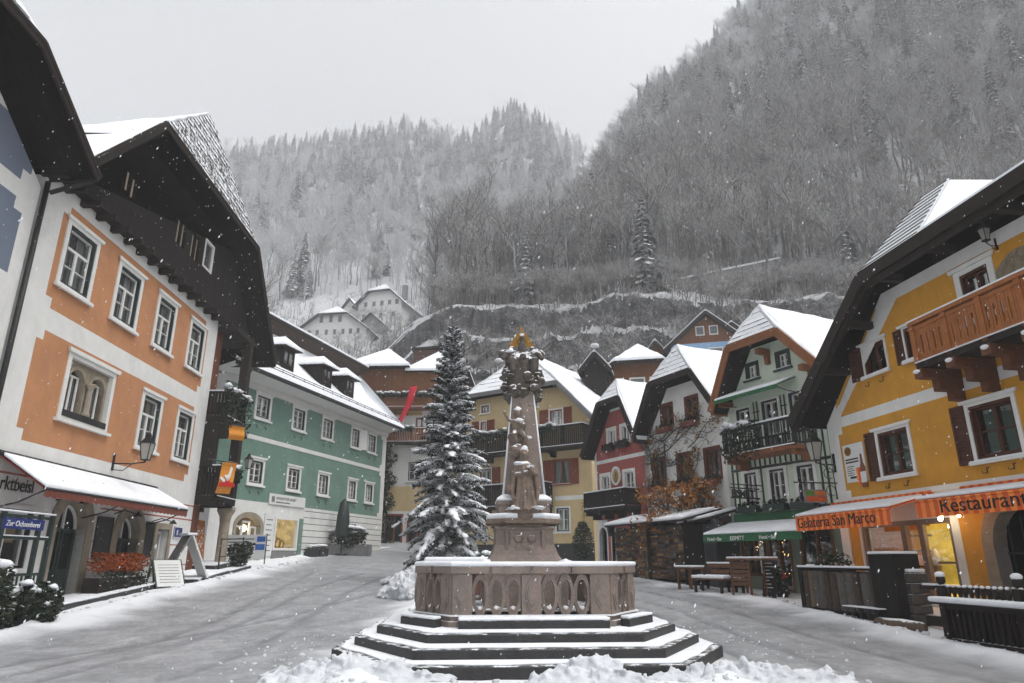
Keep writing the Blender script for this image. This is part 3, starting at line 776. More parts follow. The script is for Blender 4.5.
# ground-floor doors
for (u0, u1, z0, z1), zs in ((a1, 2.30), (a2, 2.14)):
    mb = MB(); arch_ring(mb, u0, u1, z0 - .3, zs, .33, -.32, .05); st = mb.build('stone_arch', M['sandstone'], O.e)
    d = MB(); m = (u0 + u1) / 2
    d.q([(u0, -.30, z0 - .3), (u1, -.30, z0 - .3), (u1, -.30, z1), (u0, -.30, z1)], 0)
    for s0, s1 in ((u0 + .05, m - .02), (m + .02, u1 - .05)): d.frame(s0, s1, z0, zs, .10, -.28, -.22, 1); d.b(s0 + .1, s1 - .1, -.27, -.24, z0 + .1, z0 + .9, 1)
    arch_ring(d, u0 + .12, u1 - .12, zs - .1, zs, .06, -.28, -.22, 2); d.b(m - .03, m + .03, -.27, -.21, zs, z1 - .08, 2)
    d.build('arched_door', [M['dark'], M['greendark'], M['trim']], O.e)
mb = MB(); mb.frame(8.75, 10.0, .3, 2.7, .2, -.05, .05); mb.build('stone_frame', M['sandstone'], O.e)
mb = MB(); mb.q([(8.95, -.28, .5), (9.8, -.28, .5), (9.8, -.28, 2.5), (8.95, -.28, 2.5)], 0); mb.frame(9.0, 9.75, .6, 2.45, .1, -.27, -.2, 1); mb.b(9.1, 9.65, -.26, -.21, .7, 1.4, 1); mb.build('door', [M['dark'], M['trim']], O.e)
for a, b in ((5.10, 5.95), (8.05, 8.62)):
    mb = MB(); mb.b(a, b, .01, .05, 1.55, 2.70); mb.frame(a, b, 1.55, 2.7, .05, .05, .07); mb.build('wall_board', M['stonedark'], O.e)
# awning with snow, wall lettering
mb = MB(); T = [(.5, -.05, 3.80), (8.25, -.05, 3.72), (8.30, -1.2, 3.08), (.53, -1.2, 3.06)]
mb.solid(list(reversed(T)), (0, 0, -.03)); N = 30
for i in range(N):
    a = .53 + (8.30 - .53) * i / N; c = .53 + (8.30 - .53) * (i + 1) / N
    mb.face([(a, -1.205, 3.06), (c, -1.205, 3.06), (c, -1.205, 2.88), ((a + c) / 2, -1.205, 2.85), (a, -1.205, 2.88)])
aw = mb.build('awning', M['awnred'], O.e)
mb = MB(); mb.tube([(.45, -.06, 3.86), (8.3, -.06, 3.80)], .06, 8); mb.tube([(.5, -1.2, 3.05), (8.3, -1.2, 3.07)], .03, 8); split(mb, 'awning_roller', M['black'], aw)
s = MB(); s.solid(list(reversed([(.49, -.12, 3.79), (8.15, -.12, 3.71), (8.31, -1.23, 3.085), (.51, -1.23, 3.065)])), (0, 0, .09)); s.build('snow_cover', M['snow'], aw, bevel=.04)
mb = MB()
for u in (.62, 4.3, 8.15): mb.tube([(u, -.02, 2.6), (u, -.6, 2.75), (u, -1.18, 3.03)], .02, 6)
split(mb, 'awning_arm', M['black'], aw)
text('Marktbeisl', .46, M['textdark'], O.e, .25, .02, 3.06, sx=.9)
# little brackets lamps over the doors
for u, z in ((3.0, 2.98), (6.0, 2.82), (8.5, 2.72)):
    mb = MB(); mb.tube([(u, 0, z), (u, -.3, z + .1), (u + .35, -.55, z)], .018, 6); mb.lathe([(.13, 0), (.05, .1), (.02, .14)], (u + .35, -.55, z - .06), 10); mb.build('spot_lamp', M['black'], O.e)
mb = MB(); mb.b(10.22, 10.92, .005, .03, 2.24, 2.64); mb.frame(10.22, 10.92, 2.24, 2.64, .03, .03, .036, 1); bp = mb.build('blue_plaque', [M['bluesign'], M['textwhite']], O.e)
text('8', .26, M['textwhite'], bp, 10.42, .034, 2.34)
mb = MB(); mb.b(.02, .30, .005, .03, 4.05, 4.4); mb.build('house_number_plate', M['bluesign'], O.e)

# loggia over the alley (posts, floors, plants)
mb = MB(); mb.b(11.66, 12.35, -.6, -.02, .3, 10.9); mb.build('brown_pier', pbr('brown_plaster', (.16, .055, .03), .3, 3, .9, .4, stain=.4), O.e)
mb = MB(); mb.b(13.42, 13.8, .45, .8, 3.6, 10.9); mb.beam((13.98, -.68, 9.4), (13.2, -.68, 10.85), .16, .16); split(mb, 'timber_post', M['darkbeam'], O.e)
mb = MB(); mb.lathe([(.32, .6), (.32, .9), (.22, 1.0), (.20, 2.9), (.24, 3.2), (.36, 3.42), (.36, 3.58)], (14.0, -.4, 0), 14); mb.build('stone_column', M['sandstone'], O.e)
balcony(O, 11.68, 13.8, .8, 3.85, 5.0, 'darkwood', base=-1.6, brackets=3, plants=(11.7, 13.7, .35), sides='lr')
balcony(O, 11.68, 13.8, .8, 7.0, 8.0, 'darkwood', base=-1.6, brackets=3, plants=(11.3, 13.8, 1.3), sides='lr')
mb = MB()
for z in (6.6, 10.7): mb.b(11.7, 14.3, -1.6, .8, z - .1, z + .1)
mb.b(11.66, 12.0, -1.6, .5, 5.0, 6.6); split(mb, 'loggia_beam', M['darkbeam'], O.e)

# ---------------- things at the orange house
e = O.add('wall_lantern', 'black wall lantern on a scroll arm below the orange windows', 'lantern', 5.42, .0, 4.3); lantern(e, .95, s=1.15)
e = O.add('wall_lantern', 'black wall lantern on the dark post of the loggia', 'lantern', 14.15, .6, 5.2); e.rotation_euler.z += R(60); lantern(e, .55, s=.9)
def banner(name, label, u, w, z, wd, ht, tilt, fig):
    e = O.add(name, label, 'banner', u, w, z); e.rotation_euler.z += R(-50)
    m = MB(); N = 8
    for i in range(N):
        za, zb = -ht * i / N, -ht * (i + 1) / N; ya, yb = .05 * math.sin(i * .9), .05 * math.sin((i + 1) * .9)
        xa, xb = tilt * i / N, tilt * (i + 1) / N
        m.hexa([(xb, yb, zb), (xb + wd, yb, zb), (xb + wd, yb + .01, zb), (xb, yb + .01, zb), (xa, ya, za), (xa + wd, ya, za), (xa + wd, ya + .01, za), (xa, ya + .01, za)])
    m.build('cloth', M['bannercloth'], e)
    p = MB(); p.tube([(-.1, .02, .02), (wd + .1, .02, .02)], .02, 6); p.tube([(-.1, .02, .02), (-.5, .3, .1)], .02, 6); p.build('pole', M['black'], e)
    if fig:
        p = MB(); c = (wd * .52 + tilt * .5, -.075)
        def poly(pts, mi): p.solid([(c[0] + x, c[1], -ht * .5 + z) for x, z in pts], (0, -.012, 0), mi)
        poly([(-.14, .1), (-.02, -.12), (.06, -.12), (.16, .38), (.08, .44), (0, .12)], 0)
        poly([(-.30, -.02), (-.24, .04), (-.06, -.10), (-.12, -.2)], 0)
        poly([(-.30, -.34), (.30, -.34), (.30, -.2), (.1, -.16), (.06, -.02), (-.06, -.02), (-.1, -.16), (-.30, -.2)], 1)
        p.build('emblem', [M['textwhite'], pbr('emblem_red', (.50, .02, .015), .1, 4, .8, 0)], e)
M['bannercloth'] = pbr('orange_banner_cloth', (.62, .25, .03), .2, 4, .85, .2, 20)
banner('hanging_banner', 'plain orange banner hanging under the upper loggia balcony', 11.75, .95, 6.62, .62, .55, .0, False)
banner('hanging_banner', 'orange banner with a white and red emblem on the lower loggia balcony', 11.45, 1.0, 5.12, .55, 1.2, -.16, True)
# sticker board
e = O.add('notice_board', 'leaning orange board covered with small white stickers beside the brown pier', 'board', 12.3, .05, .65)
mb = MB(); mb.hexa([(0, 0, 0), (1.1, 0, 0), (1.1, .05, 0), (0, .05, 0), (-.05, .25, 2.35), (1.15, .25, 2.35), (1.15, .3, 2.35), (-.05, .3, 2.35)])
bd = mb.build('board', pbr('orange_board', (.40, .14, .035), .3, 5, .7, .2), e)
mb = MB(); rr = random.Random(4)
for i in range(130):
    v = rr.random() * .9; x = rr.uniform(.02, 1.02); z = v * 2.35; y = .25 * v - .006; s_ = rr.uniform(.015, .04)
    mb.face([(x - s_, y, z - s_), (x + s_, y, z - s_), (x + s_, y + .01, z + s_), (x - s_, y + .01, z + s_)])
mb.build('sticker', M['paper'], e)
# kerb and steps along the orange house
def ledge(name, label, H, pts, hgt, snow=True, cat='step'):
    e = thing(name, label, cat, (0, 0, 0)); P = [H.pt(u, w, 0)[:2] for u, w in pts]
    n = len(P); top = [(x, y, gz(x, y) + hgt) for x, y in P]; bot = [(x, y, gz(x, y) - .25) for x, y in P]
    m = MB(); fs = [tuple(range(n, 2 * n)), tuple(reversed(range(n)))] + [(i, (i + 1) % n, n + (i + 1) % n, n + i) for i in range(n)]
    m.mesh(bot + top, fs, 0); m.build('stone', M['stonedark'], e, bevel=.015)
    if snow:
        c = (sum(p[0] for p in P) / n, sum(p[1] for p in P) / n)
        s = MB(); s.solid([(c[0] + (x - c[0]) * .985, c[1] + (y - c[1]) * .985, z + .004) for x, y, z in top], (0, 0, .035)); s.build('snow_cover', M['snow'], e, bevel=.015)
    return e
ledge('stone_kerb', 'long dark stone kerb with thin snow in front of the orange house', O, [(.2, .02), (.2, 1.0), (4, 1.05), (8.6, .95), (8.6, .02)], .17)
ledge('stone_step', 'broad low stone step under the folding sign', O, [(8.62, .02), (8.62, 1.75), (12.2, 1.45), (12.2, .02)], .20)
ledge('stone_step', 'lower stone step in front of the loggia column', O, [(12.25, -.3), (12.25, 1.4), (15.2, 1.3), (15.2, -.3)], .16)
ledge('stone_step', 'upper stone step against the loggia column', O, [(12.3, -.6), (12.3, .85), (14.9, .85), (14.9, -.6)], .36)
mb = MB(); mb.tube([(12.4, -.95, .8), (12.4, -.95, 2.3)], .03, 8); mb.tube([(14.9, -.95, 1.0), (14.9, -.95, 2.4)], .03, 8); mb.tube([(12.4, -.95, 2.25), (14.9, -.95, 2.35)], .025, 8); mb.tube([(12.4, -.95, 1.6), (14.9, -.95, 1.7)], .02, 8)
e = O.add('handrail', 'thin black iron handrail on the loggia steps', 'handrail'); mb.build('rail', M['black'], e)
# heather box
e = O.add('flower_planter', 'long planter of orange heather between the two arched doors', 'planter', 4.75, .5, .3)
mb = MB(); mb.b(-.35, 2.3, -.2, .25, -.05, .72); mb.build('box', M['darkbeam'], e)
mb = MB(); leaves(None, [(-.25 + i * .24, -.05, 1.12) for i in range(11)], (.2, .3, .28), 170, .05, mb, 0); leaves(None, [(-.2 + i * .24, -.2, .6) for i in range(11)], (.2, .2, .3), 70, .05, mb, 1)
mb.build('heather', [M['heather'], M['leaf']], e)
# menu board
e = O.add('menu_board', 'white menu board leaning on the dark green stand by the small door', 'menu board', 7.15, 1.0, .45); e.rotation_euler.z += R(-35)
mb = MB(); mb.hexa([(0, -.1, .2), (1.0, -.1, .2), (1.0, -.06, .18), (0, -.06, .18), (0, .35, 1.05), (1.0, .35, 1.05), (1.0, .39, 1.03), (0, .39, 1.03)], 0)
mb.build('board', M['greendark'], e)
q = MB(); q.mesh([(.05, -.085, .245), (.95, -.085, .245), (.95, .33, 1.03), (.05, .33, 1.03)], [(0, 1, 2, 3)]); q.build('paper', M['paper'], e)
q = MB()
for i in range(7):
    v = .14 + i * .11; q.mesh([(.15, -.089 + v * .415, .25 + v * .785), (.85, -.089 + v * .415, .25 + v * .785), (.85, -.084 + v * .415, .262 + v * .785), (.15, -.084 + v * .415, .262 + v * .785)], [(0, 1, 2, 3)])
q.build('writing', M['textdark'], e)
mb = MB()
for x in (.05, .95): mb.beam((x, .0, -.05), (x, .36, 1.0), .05, .05); mb.beam((x, .7, -.05), (x, .36, 1.0), .05, .05)
mb.build('stand', M['greendark'], e)
# A-board
e = O.add('folding_sign', 'tall grey folding sign standing on the broad stone step', 'sign', 8.95, 1.05, .68); e.rotation_euler.z += R(-52); e.scale = (1.15, 1.15, 1.12)
for s_, nm in ((-1, 'dark_panel'), (1, 'white_panel')):
    mb = MB(); x0 = .62 * s_
    mb.hexa([(x0, -.42, .12), (x0 + .05, -.42, .12), (x0 + .05, .42, .12), (x0, .42, .12), (.03 * s_, -.42, 1.42), (.03 * s_ + .05, -.42, 1.42), (.03 * s_ + .05, .42, 1.42), (.03 * s_, .42, 1.42)], 0)
    for y in (-.4, .4): mb.beam((x0 + .03, y, 0), (x0 + .03 - .05 * s_, y, .2), .05, .05, 1)
    mb.build(nm, [M['grey'] if s_ < 0 else M['paper'], M['black']], e)
mb = MB(); mb.b(-.12, .16, -.44, .44, 1.43, 1.50); mb.build('snow_cap', M['snow'], e, bevel=.02)
q = MB()
for i in range(9):
    v = .15 + i * .085; xx = .62 + .05 - .59 * v + .004; q.mesh([(xx, -.3, .12 + 1.3 * v), (xx, .3 - .2 * (i % 3), .12 + 1.3 * v), (xx - .014, .3 - .2 * (i % 3), .15 + 1.3 * v), (xx - .014, -.3, .15 + 1.3 * v)], [(0, 1, 2, 3)])
q.build('writing', M['textdark'], e)
# windbreak with the blue sign
e = O.add('windbreak_fence', 'dark green terrace windbreak carrying a blue enamel sign', 'windbreak', 0, 1.0, .2)
mb = MB()
for u in (-1.6, -.35, .9, 1.35): mb.b(u - .05, u + .05, -.03, .05, 0, 2.28)
for z in (2.18, 1.72, .95, .5): mb.b(-1.6, 1.35, -.015, .035, z, z + .06)
for i in range(20): mb.b(-1.55 + i * .145, -1.50 + i * .145, 0, .02, .05, .95)
mb.build('frame', M['greendark'], e)
mb = MB(); snow_strip(mb, -1.65, 1.40, -.04, .06, 2.285); snow_strip(mb, -1.55, 1.3, -.02, .04, 1.782, .025); mb.build('snow_cap', M['snow'], e, bevel=.012)
mb = MB(); mb.b(-.42, .98, .052, .075, 1.93, 2.16); pl = mb.build('blue_sign', M['bluesign'], e)
text('Zur Ochsenberei', .165, M['textwhite'], pl, -.34, .077, 1.99, sx=1.0, shear=.2)
# snowy bush at the left edge
def bush(name, label, loc, rad, n=5, snow=True, mat='leaf', size=.07, count=260, pot=None, cat='shrub', sd=1, group=None):
    e = thing(name, label, cat, loc, 0, group); rr = random.Random(sd); m = MB(); cs = []
    for i in range(n):
        a = rr.random() * 6.28; k = rr.uniform(.2, .6); cs.append((rad[0] * k * math.cos(a), rad[1] * k * math.sin(a), rad[2] * rr.uniform(.45, 1.35)))
    leaves(None, cs, (rad[0] * .6, rad[1] * .6, rad[2] * .6), count, size, m, 0, sd=sd)
    m.build('foliage', M[mat], e)
    if snow:
        s = MB()
        for c in cs:
            for j in range(3): s.blob((c[0] + rr.uniform(-.4, .4) * rad[0], c[1] + rr.uniform(-.4, .4) * rad[1], c[2] + rad[2] * rr.uniform(.25, .6)), (rad[0] * rr.uniform(.12, .3), rad[1] * rr.uniform(.12, .3), rad[2] * .12), 8, 5, 0, .6, rr.random() * 9)
        s.build('snow_clumps', M['snow'], e)
    m = MB()
    for c in cs: m.tube([(0, 0, 0), (c[0] * .4, c[1] * .4, c[2] * .5), c], [.03, .02, .01], 5)
    m.build('stem', M['bark'], e)
    if pot:
        m = MB(); m.lathe([(pot * .75, -.05), (pot, .42), (pot * 1.05, .42), (pot * 1.05, .48), (pot * .9, .48)], (0, 0, 0), 14); m.build('pot', M['stonedark'], e)
    return e
x, y, z = O.pt(.05, 1.75, 0); bush('snowy_shrub', 'round evergreen shrub with snow in front of the windbreak', (x, y, gz(x, y)), (.48, .46, .5), 9, count=330, sd=3, pot=.35)
x, y, z = O.pt(-1.1, 1.4, 0); bush('snowy_shrub', 'taller dark shrub behind the round one at the windbreak', (x, y, gz(x, y)), (.55, .5, .75), 9, count=330, sd=5)

# ---------------- green house
GR = House('eaved_house', 'long green house with white windows and snowy roof with three dormers', 'house', (-13.05, 33.5), (208, 717))
hs = []
for a, b in ((.28, 1.65), (3.55, 4.94), (6.6, 7.95), (10.05, 11.3), (12.3, 13.58)):
    hs.append(window(GR, a, b, 8.23, 9.65, .16, lay='3', curtain=1)); hs.append(window(GR, a + .03, b - .02, 4.96, 6.36, .16, lay='3', curtain=1 if a > 5 else 0))
dr = (-.05, 1.78, 1.2, 3.5); sw_ = (3.08, 5.02, 2.05, 3.52); hs += [dr, sw_]
zn = [(-2.5, 14.55, 7.44, 9.68, .25, 1), (-2.5, 14.55, 4.24, 7.2, .25, 1)]
zn += [(5.6, 15.0, 2.0 + i * .34, 2.035 + i * .34, 0, 2) for i in range(7)]
def ex2(mb): arch_spandrel(mb, dr[0], dr[1], 3.05, 3.501, 0, 0, rise=.44)
wall(GR, [(-2, .5), (15.1, .5), (15.1, 10.0), (-2, 10.0)], hs, zn, [M['white'], M['green'], M['stonedark']], 9, extra=ex2)
mb = MB(); mb.b(-2, 15.1, .003, .09, 9.72, 9.9); mb.b(-2, 15.1, .003, .12, 9.9, 10.0); mb.b(-2, 14.55, .003, .03, 7.22, 7.42); mb.build('cornice', M['trim'], GR.e)
for u in (.96, 4.24, 7.28, 10.68, 12.94):
    for z in (8.23, 4.96):
        m = MB()
        for s_ in (-.36, .36): m.tube([(u + s_, 0, z - .28), (u + s_, -.07, z - .30), (u + s_, -.07, z - .42)], .015, 5); m.tube([(u + s_ - .1, -.03, z - .26), (u + s_ + .03, -.03, z - .27)], .012, 5)
        split(m, 'shutter_hook', M['black'], GR.e)
q = MB(); q.hexa([(11.3, -.04, 8.3), (11.72, -.3, 8.3), (11.75, -.26, 8.3), (11.33, -.0, 8.3), (11.3, -.04, 9.6), (11.72, -.3, 9.6), (11.75, -.26, 9.6), (11.33, -.0, 9.6)]); q.build('open_casement', M['trim'], GR.e)
# shop door and window onto a glowing room
mb = MB(); arch_ring(mb, dr[0], dr[1], 1.0, 3.05, .22, -.3, .05, rise=.44); mb.build('stone_arch', M['sandstone'], GR.e)
opening_room(GR, dr[0], dr[1], 1.0, 3.5, -.25, 1.6, 'sandstone', 'dark')
mb = MB(); mb.frame(.0, .62, 1.2, 3.05, .08, -.22, -.16); mb.frame(.62, 1.22, 1.2, 3.3, .08, -.22, -.16); mb.frame(1.22, 1.74, 1.2, 3.05, .08, -.22, -.16); d = mb.build('shop_door', M['trim'], GR.e)
p = MB(); p.q([(.05, -.2, 1.25), (1.7, -.2, 1.25), (1.7, -.2, 3.0), (.05, -.2, 3.0)]); p.build('pane', M['glass'], d)
p = MB(); p.blob((.95, .35, 2.95), .17, 10, 7); p.build('lamp_bulb', M['lampglow'], d)
opening_room(GR, sw_[0], sw_[1], 2.05, 3.52, -.12, 1.2, 'gold_glow')  # room walls glow by themselves in place of lamplight inside
mb = MB(); mb.frame(2.98, 5.12, 1.95, 3.62, .12, -.12, .04); sh = mb.build('shop_window', M['trim'], GR.e)
p = MB(); p.q([(3.08, -.1, 2.05), (5.02, -.1, 2.05), (5.02, -.1, 3.52), (3.08, -.1, 3.52)]); p.build('pane', M['glass'], sh)
mb = MB()
for x, z, r in ((3.4, 2.42, .22), (3.75, 2.5, .2), (4.05, 2.32, .24), (4.4, 2.26, .2), (3.55, 2.22, .17)):
    mb.tube([(x + r * math.cos(t * .524), .45, z + r * math.sin(t * .524)) for t in range(13)], .05, 6, cap=False)
mb.build('straw_wreath', pbr('straw', (.62, .40, .12), .3, 20, .9, .4), sh)
mb = MB(); mb.b(2.9, 5.14, .003, .06, 1.0, 1.93); mb.build('stone_base', M['grey'], GR.e)
mb = MB(); mb.b(5.14, 5.5, .003, .06, 1.3, 3.62); mb.build('green_trim', M['green'], GR.e)
mb = MB(); mb.b(2.2, 5.48, .03, .08, 4.2, 4.74); sg = mb.build('shop_sign', M['paper'], GR.e)
text('ANTIQUITÄTEN GALERIE', .19, M['grey'], sg, 2.78, .085, 4.47, sx=.82); text('Kunsthandwerk am Markt', .13, M['grey'], sg, 2.78, .085, 4.3, sx=.9)
m = MB(); m.b(2.4, 2.65, .082, .09, 4.32, 4.6); m.lathe([(.14, 0), (.14, .01)], (5.2, 0, 0), 16); m.v = [(a, b, c) for a, b, c in m.v]; split(m, 'sign_mark', M['grey'], sg)
mb = MB(); mb.b(2.06, 2.86, .02, .05, 1.68, 3.72); bn = mb.build('shop_banner', M['paper'], GR.e)
m = MB()
for i in range(7): m.b(2.2, 2.72 - .1 * (i % 2), .051, .054, 3.4 - i * .25, 3.45 - i * .25)
m.build('writing', M['grey'], bn)
# roof: bell-cast slope, dormers, upper brown roof
mb = MB(); prof = [(1.25, 10.28), (-.55, 11.55), (-1.85, 12.75), (-2.6, 13.9), (-2.9, 14.6)]
for (a, za), (b_, zb) in zip(prof, prof[1:]):
    mb.q([(-3, a, za), (15.2, a, za), (15.2, b_, zb), (-3, b_, zb)], 0)
mb.q([(-3, 1.25, 10.28), (15.2, 1.25, 10.28), (15.2, 0, 10.0), (-3, 0, 10.0)][::-1], 1)
for (a, za), (b_, zb) in zip(prof, prof[1:]): mb.q([(15.2, a, za), (15.2, -9, za), (15.2, -9, zb), (15.2, b_, zb)], 2)
mb.q([(-3, -2.9, 14.6), (15.2, -2.9, 14.6), (15.2, -9, 14.6), (-3, -9, 14.6)], 0)
rf = mb.build('roof', [M['shingle'], M['trim'], M['white']], GR.e)
mb = MB(); mb.b(-3, 15.2, 1.2, 1.32, 10.10, 10.28); mb.build('gutter', M['black'], rf)
sn = MB(); V = []
N = 40
for i in range(N + 1):
    u = -3 + 18.15 * i / N
    for k, (w_, z_) in enumerate([(1.30, 10.26), (1.30, 10.42)] + [(w + .06, z + .16) for w, z in prof[1:]]): V.append((u, -w_, z_ + (.02 * noise.noise(Vector((u, k * 3.1, 0))) if k else 0)))
K = 6; sn.mesh(V, [(i * K + k, (i + 1) * K + k, (i + 1) * K + k + 1, i * K + k + 1) for i in range(N) for k in range(K - 1)], 0, True)
sn.mesh(V[-K:] + [(15.15, 2.9, 14.4), (15.15, -1.2, 10.2)], [tuple(range(K + 2))]); sn.build('snow_cover', M['snow'], rf)
mb = MB()
for w_, z_ in ((.93, 10.75), (.88, 10.88)): mb.tube([(-3, -w_, z_), (15, -w_, z_)], .022, 5)
for i in range(19): mb.tube([(-2.9 + i * .99, -.9, 10.5), (-2.9 + i * .99, -.9, 10.9)], .018, 5)
mb.build('snow_guard', M['black'], rf)
for u0, u1 in ((2.2, 3.42), (6.25, 7.45), (9.05, 10.22)):
    mb = MB(); w0 = -.1; zb, zt = 11.35, 12.62
    mb.b(u0, u1, -2.4, w0, zb, zt, 0); d = mb.build('dormer', M['darkwood'], rf)
    m = MB(); m.frame(u0 + .12, u1 - .12, zb + .3, zt - .08, .07, w0 + .005, w0 + .05); m.b((u0 + u1) / 2 - .035, (u0 + u1) / 2 + .035, w0 + .005, w0 + .045, zb + .37, zt - .15); m.build('dormer_window', M['darkbeam'], d)
    m = MB(); m.q([(u0 + .15, w0 + .004, zb + .33), (u1 - .15, w0 + .004, zb + .33), (u1 - .15, w0 + .004, zt - .1), (u0 + .15, w0 + .004, zt - .1)]); m.build('pane', M['glass'], d)
    uc = (u0 + u1) / 2; o = .3
    A = [(u0 - o, -w0 - .35, zt - .02), (u1 + o, -w0 - .35, zt - .02), (u1 + o, 2.6, zt + .12), (u0 - o, 2.6, zt + .12)]; Rg = [(uc, .45, zt + .62), (uc, 2.6, zt + .66)]
    m = MB(); F = [(0, 1, 4), (1, 2, 5, 4), (3, 0, 4, 5), (3, 2, 1, 0), (2, 3, 5)]
    m.mesh(A + Rg, F); m.build('dormer_roof', M['darkbeam'], d)
    m = MB(); up = lambda p, h: (uc + (p[0] - uc) * 1.02, p[1] - .02, p[2] + h)
    m.mesh([up(p, .02) for p in A] + [up(p, .15) for p in A] + [up(p, .17) for p in Rg], [(0, 1, 5, 4), (1, 2, 6, 5), (3, 0, 4, 7), (4, 5, 8), (5, 6, 9, 8), (7, 4, 8, 9)]); m.build('snow_cap', M['snow'], d, bevel=.05, seg=3)
mb = MB(); mb.hexa([(-3, 2.75, 14.3), (15.2, 2.75, 14.3), (15.2, 9, 14.3), (-3, 9, 14.3), (-3, 1.9, 14.85), (15.2, 1.9, 14.85), (15.2, 9, 15.1), (-3, 9, 15.1)])
mb.build('upper_roof_eave', pbr('brown_eave_boards', (.065, .043, .03), .4, 5, .8, .4, plank=(1, .18)), rf)
mb = MB(); mb.b(-3.05, 15.3, -1.93, -1.85, 14.82, 15.02); mb.build('fascia', M['darkbeam'], rf)
mb = MB(); mb.solid(list(reversed([(-3.05, 1.83, 15.0), (15.3, 1.83, 15.0), (15.3, 9, 15.35), (-3.05, 9, 15.35)]))[::-1], (0, 0, .16)); mb.build('upper_snow', M['snow'], rf, bevel=.05)
# ---- things at the green house
def gp(H, u, w): x, y, z = H.pt(u, w, 0); return x, y, gz(x, y)
x, y, z = gp(GR, 8.3, .9)
e = thing('closed_parasol', 'closed dark green parasol tied up beside the green house', 'parasol', (x, y, z), 0)
mb = MB(); mb.lathe([(.30, .95), (.42, 1.2), (.36, 2.2), (.24, 2.95), (.06, 3.15)], (0, 0, 0), 11); mb.build('cloth', M['greendark'], e)
mb = MB(); mb.tube([(0, 0, 0), (0, 0, 3.2)], .04, 8); mb.lathe([(.35, 0), (.35, .1)], (0, 0, 0), 12); mb.build('pole', M['black'], e)
x, y, z = gp(GR, 8.8, 1.2); bush('potted_shrub', 'snowy leafy shrub in a long grey box by the closed parasol', (x, y, z + .35), (1.15, .7, .75), 12, count=200, size=.10, sd=9)
mb = MB(); mb.box(-1.2, 1.2, -.4, .4, -.4, .25); mb.build('planter_box', M['grey'], [o for o in COL.objects if o.get('label', '').startswith('snowy leafy shrub in')][0])
for i, lb in enumerate(('low dark flower box nearest the lit shop window', 'low dark flower box next to the long grey planter')):
    x, y, z = gp(GR, 5.7 + i * .95, .6); e = thing('low_planter', lb, 'planter', (x, y, z), GR.a)
    mb = MB(); mb.box(-.42, .42, -.22, .22, -.1, .45); mb.build('box', M['stonedark'], e)
    mb = MB(); leaves(None, [(-.25, 0, .5), (.0, 0, .52), (.25, 0, .5)], (.2, .2, .14), 60, .05, mb); mb.build('foliage', M['leaf'], e)
    mb = MB(); [mb.blob((-.25 + j * .25, 0, .6), (.17, .2, .07), 8, 5, 0, .5, j + i * 4) for j in range(3)]; mb.build('snow_clumps', M['snow'], e)
x, y, z = -11.9, 31.8, 1.25
e = thing('street_banner', 'white information banner with blue patches in front of the shop door', 'banner', (x, y, z + .05), R(-10))
mb = MB(); mb.box(-1.0, 1.0, -.015, .015, .2, 1.25); mb.build('sheet', M['paper'], e)
mb = MB(); mb.tube([(-1, 0, 0), (-1, 0, 1.3)], .025, 6); mb.tube([(1, 0, 0), (1, 0, 1.3)], .025, 6); mb.build('post', M['black'], e)
mb = MB(); mb.box(.55, .95, -.022, -.016, .95, 1.18); mb.box(.5, .95, -.022, -.016, .6, .85); mb.build('blue_patch', pbr('blue_print', (.03, .12, .42), .1, 5, .7, 0), e)
mb = MB(); [mb.box(-.85, .4 - .2 * (i % 3), -.022, -.016, 1.05 - i * .13, 1.09 - i * .13) for i in range(6)]; mb.box(.1, .5, -.024, -.0165, .8, .9); mb.build('writing', M['textdark'], e)
x, y, z = O.pt(14.0, .9, 0); bush('dark_shrub', 'dark leafy shrub between the loggia column and the white banner', (-11.3, 29.6, gz(-11.3, 29.6) + .1), (.55, .5, .6), 8, count=220, sd=21, snow=False)
# ================================================================== MIDDLE AND RIGHT ROW
# ---------------- hotel behind the fir
HT = House('hotel_house', 'hotel with white walls, ochre ground floor and brown timber top storey behind the fir', 'hotel', (-12.5, 52), (1, -.04))
hs = [window(HT, u, u + 1.15, 10.4, 12.0, .12, fm='redwood', sash='redwood', lay='2', curtain=1) for u in (5.0, 7.0)] + [window(HT, u, u + 1.2, 7.0, 8.6, .12, lay='2') for u in (4.6, 7.6)]
hs += [(3.3, 4.4, 2.3, 4.6), (4.9, 6.2, 2.6, 4.6), (6.9, 8.4, 2.2, 4.6)]
wall(HT, [(0, 1), (10, 1), (10, 12.6), (0, 12.6)], hs, [(2.8, 10.1, 4.9, 6.7, 0, 1), (2.8, 10.1, 1, 2.2, 0, 2)], [M['white'], M['cream'], M['stonedark']], 8)
for u0, u1, z0, z1 in hs[-3:]:
    opening_room(HT, u0, u1, z0, z1, -.1, .6, 'dark'); mb = MB(); mb.frame(u0 - .1, u1 + .1, z0 - .1, z1 + .1, .13, -.1, .05); mb.b((u0 + u1) / 2 - .05, (u0 + u1) / 2 + .05, -.1, .03, z0, z1); mb.build('door_frame', M['redwood'], HT.e)
mb = MB(); mb.b(3.0, 9.5, .02, .07, 11.55, 12.15) if False else mb.b(2.6, 5.6, .02, .07, 12.05, 12.55); s_ = mb.build('hotel_sign', pbr('tan_board', (.5, .33, .12), .2, 4, .7, .1), HT.e); text('Seewirt', .5, M['textdark'], s_, 3.0, .08, 12.12)
wh = [window(HT, 3.0, 3.9, 13.7, 15.0, .08, 'brownbeam', 'brownbeam', 'trim', '2', crown=False), window(HT, 6.3, 7.4, 13.7, 15.1, .08, 'brownbeam', 'brownbeam', 'trim', '2', crown=False)]
wall(HT, [(0, 12.6), (8.6, 12.6), (8.6, 15.8), (0, 15.8)], [], [], [M['brownwood']], 7.9, .2, .12, name='timber_storey')
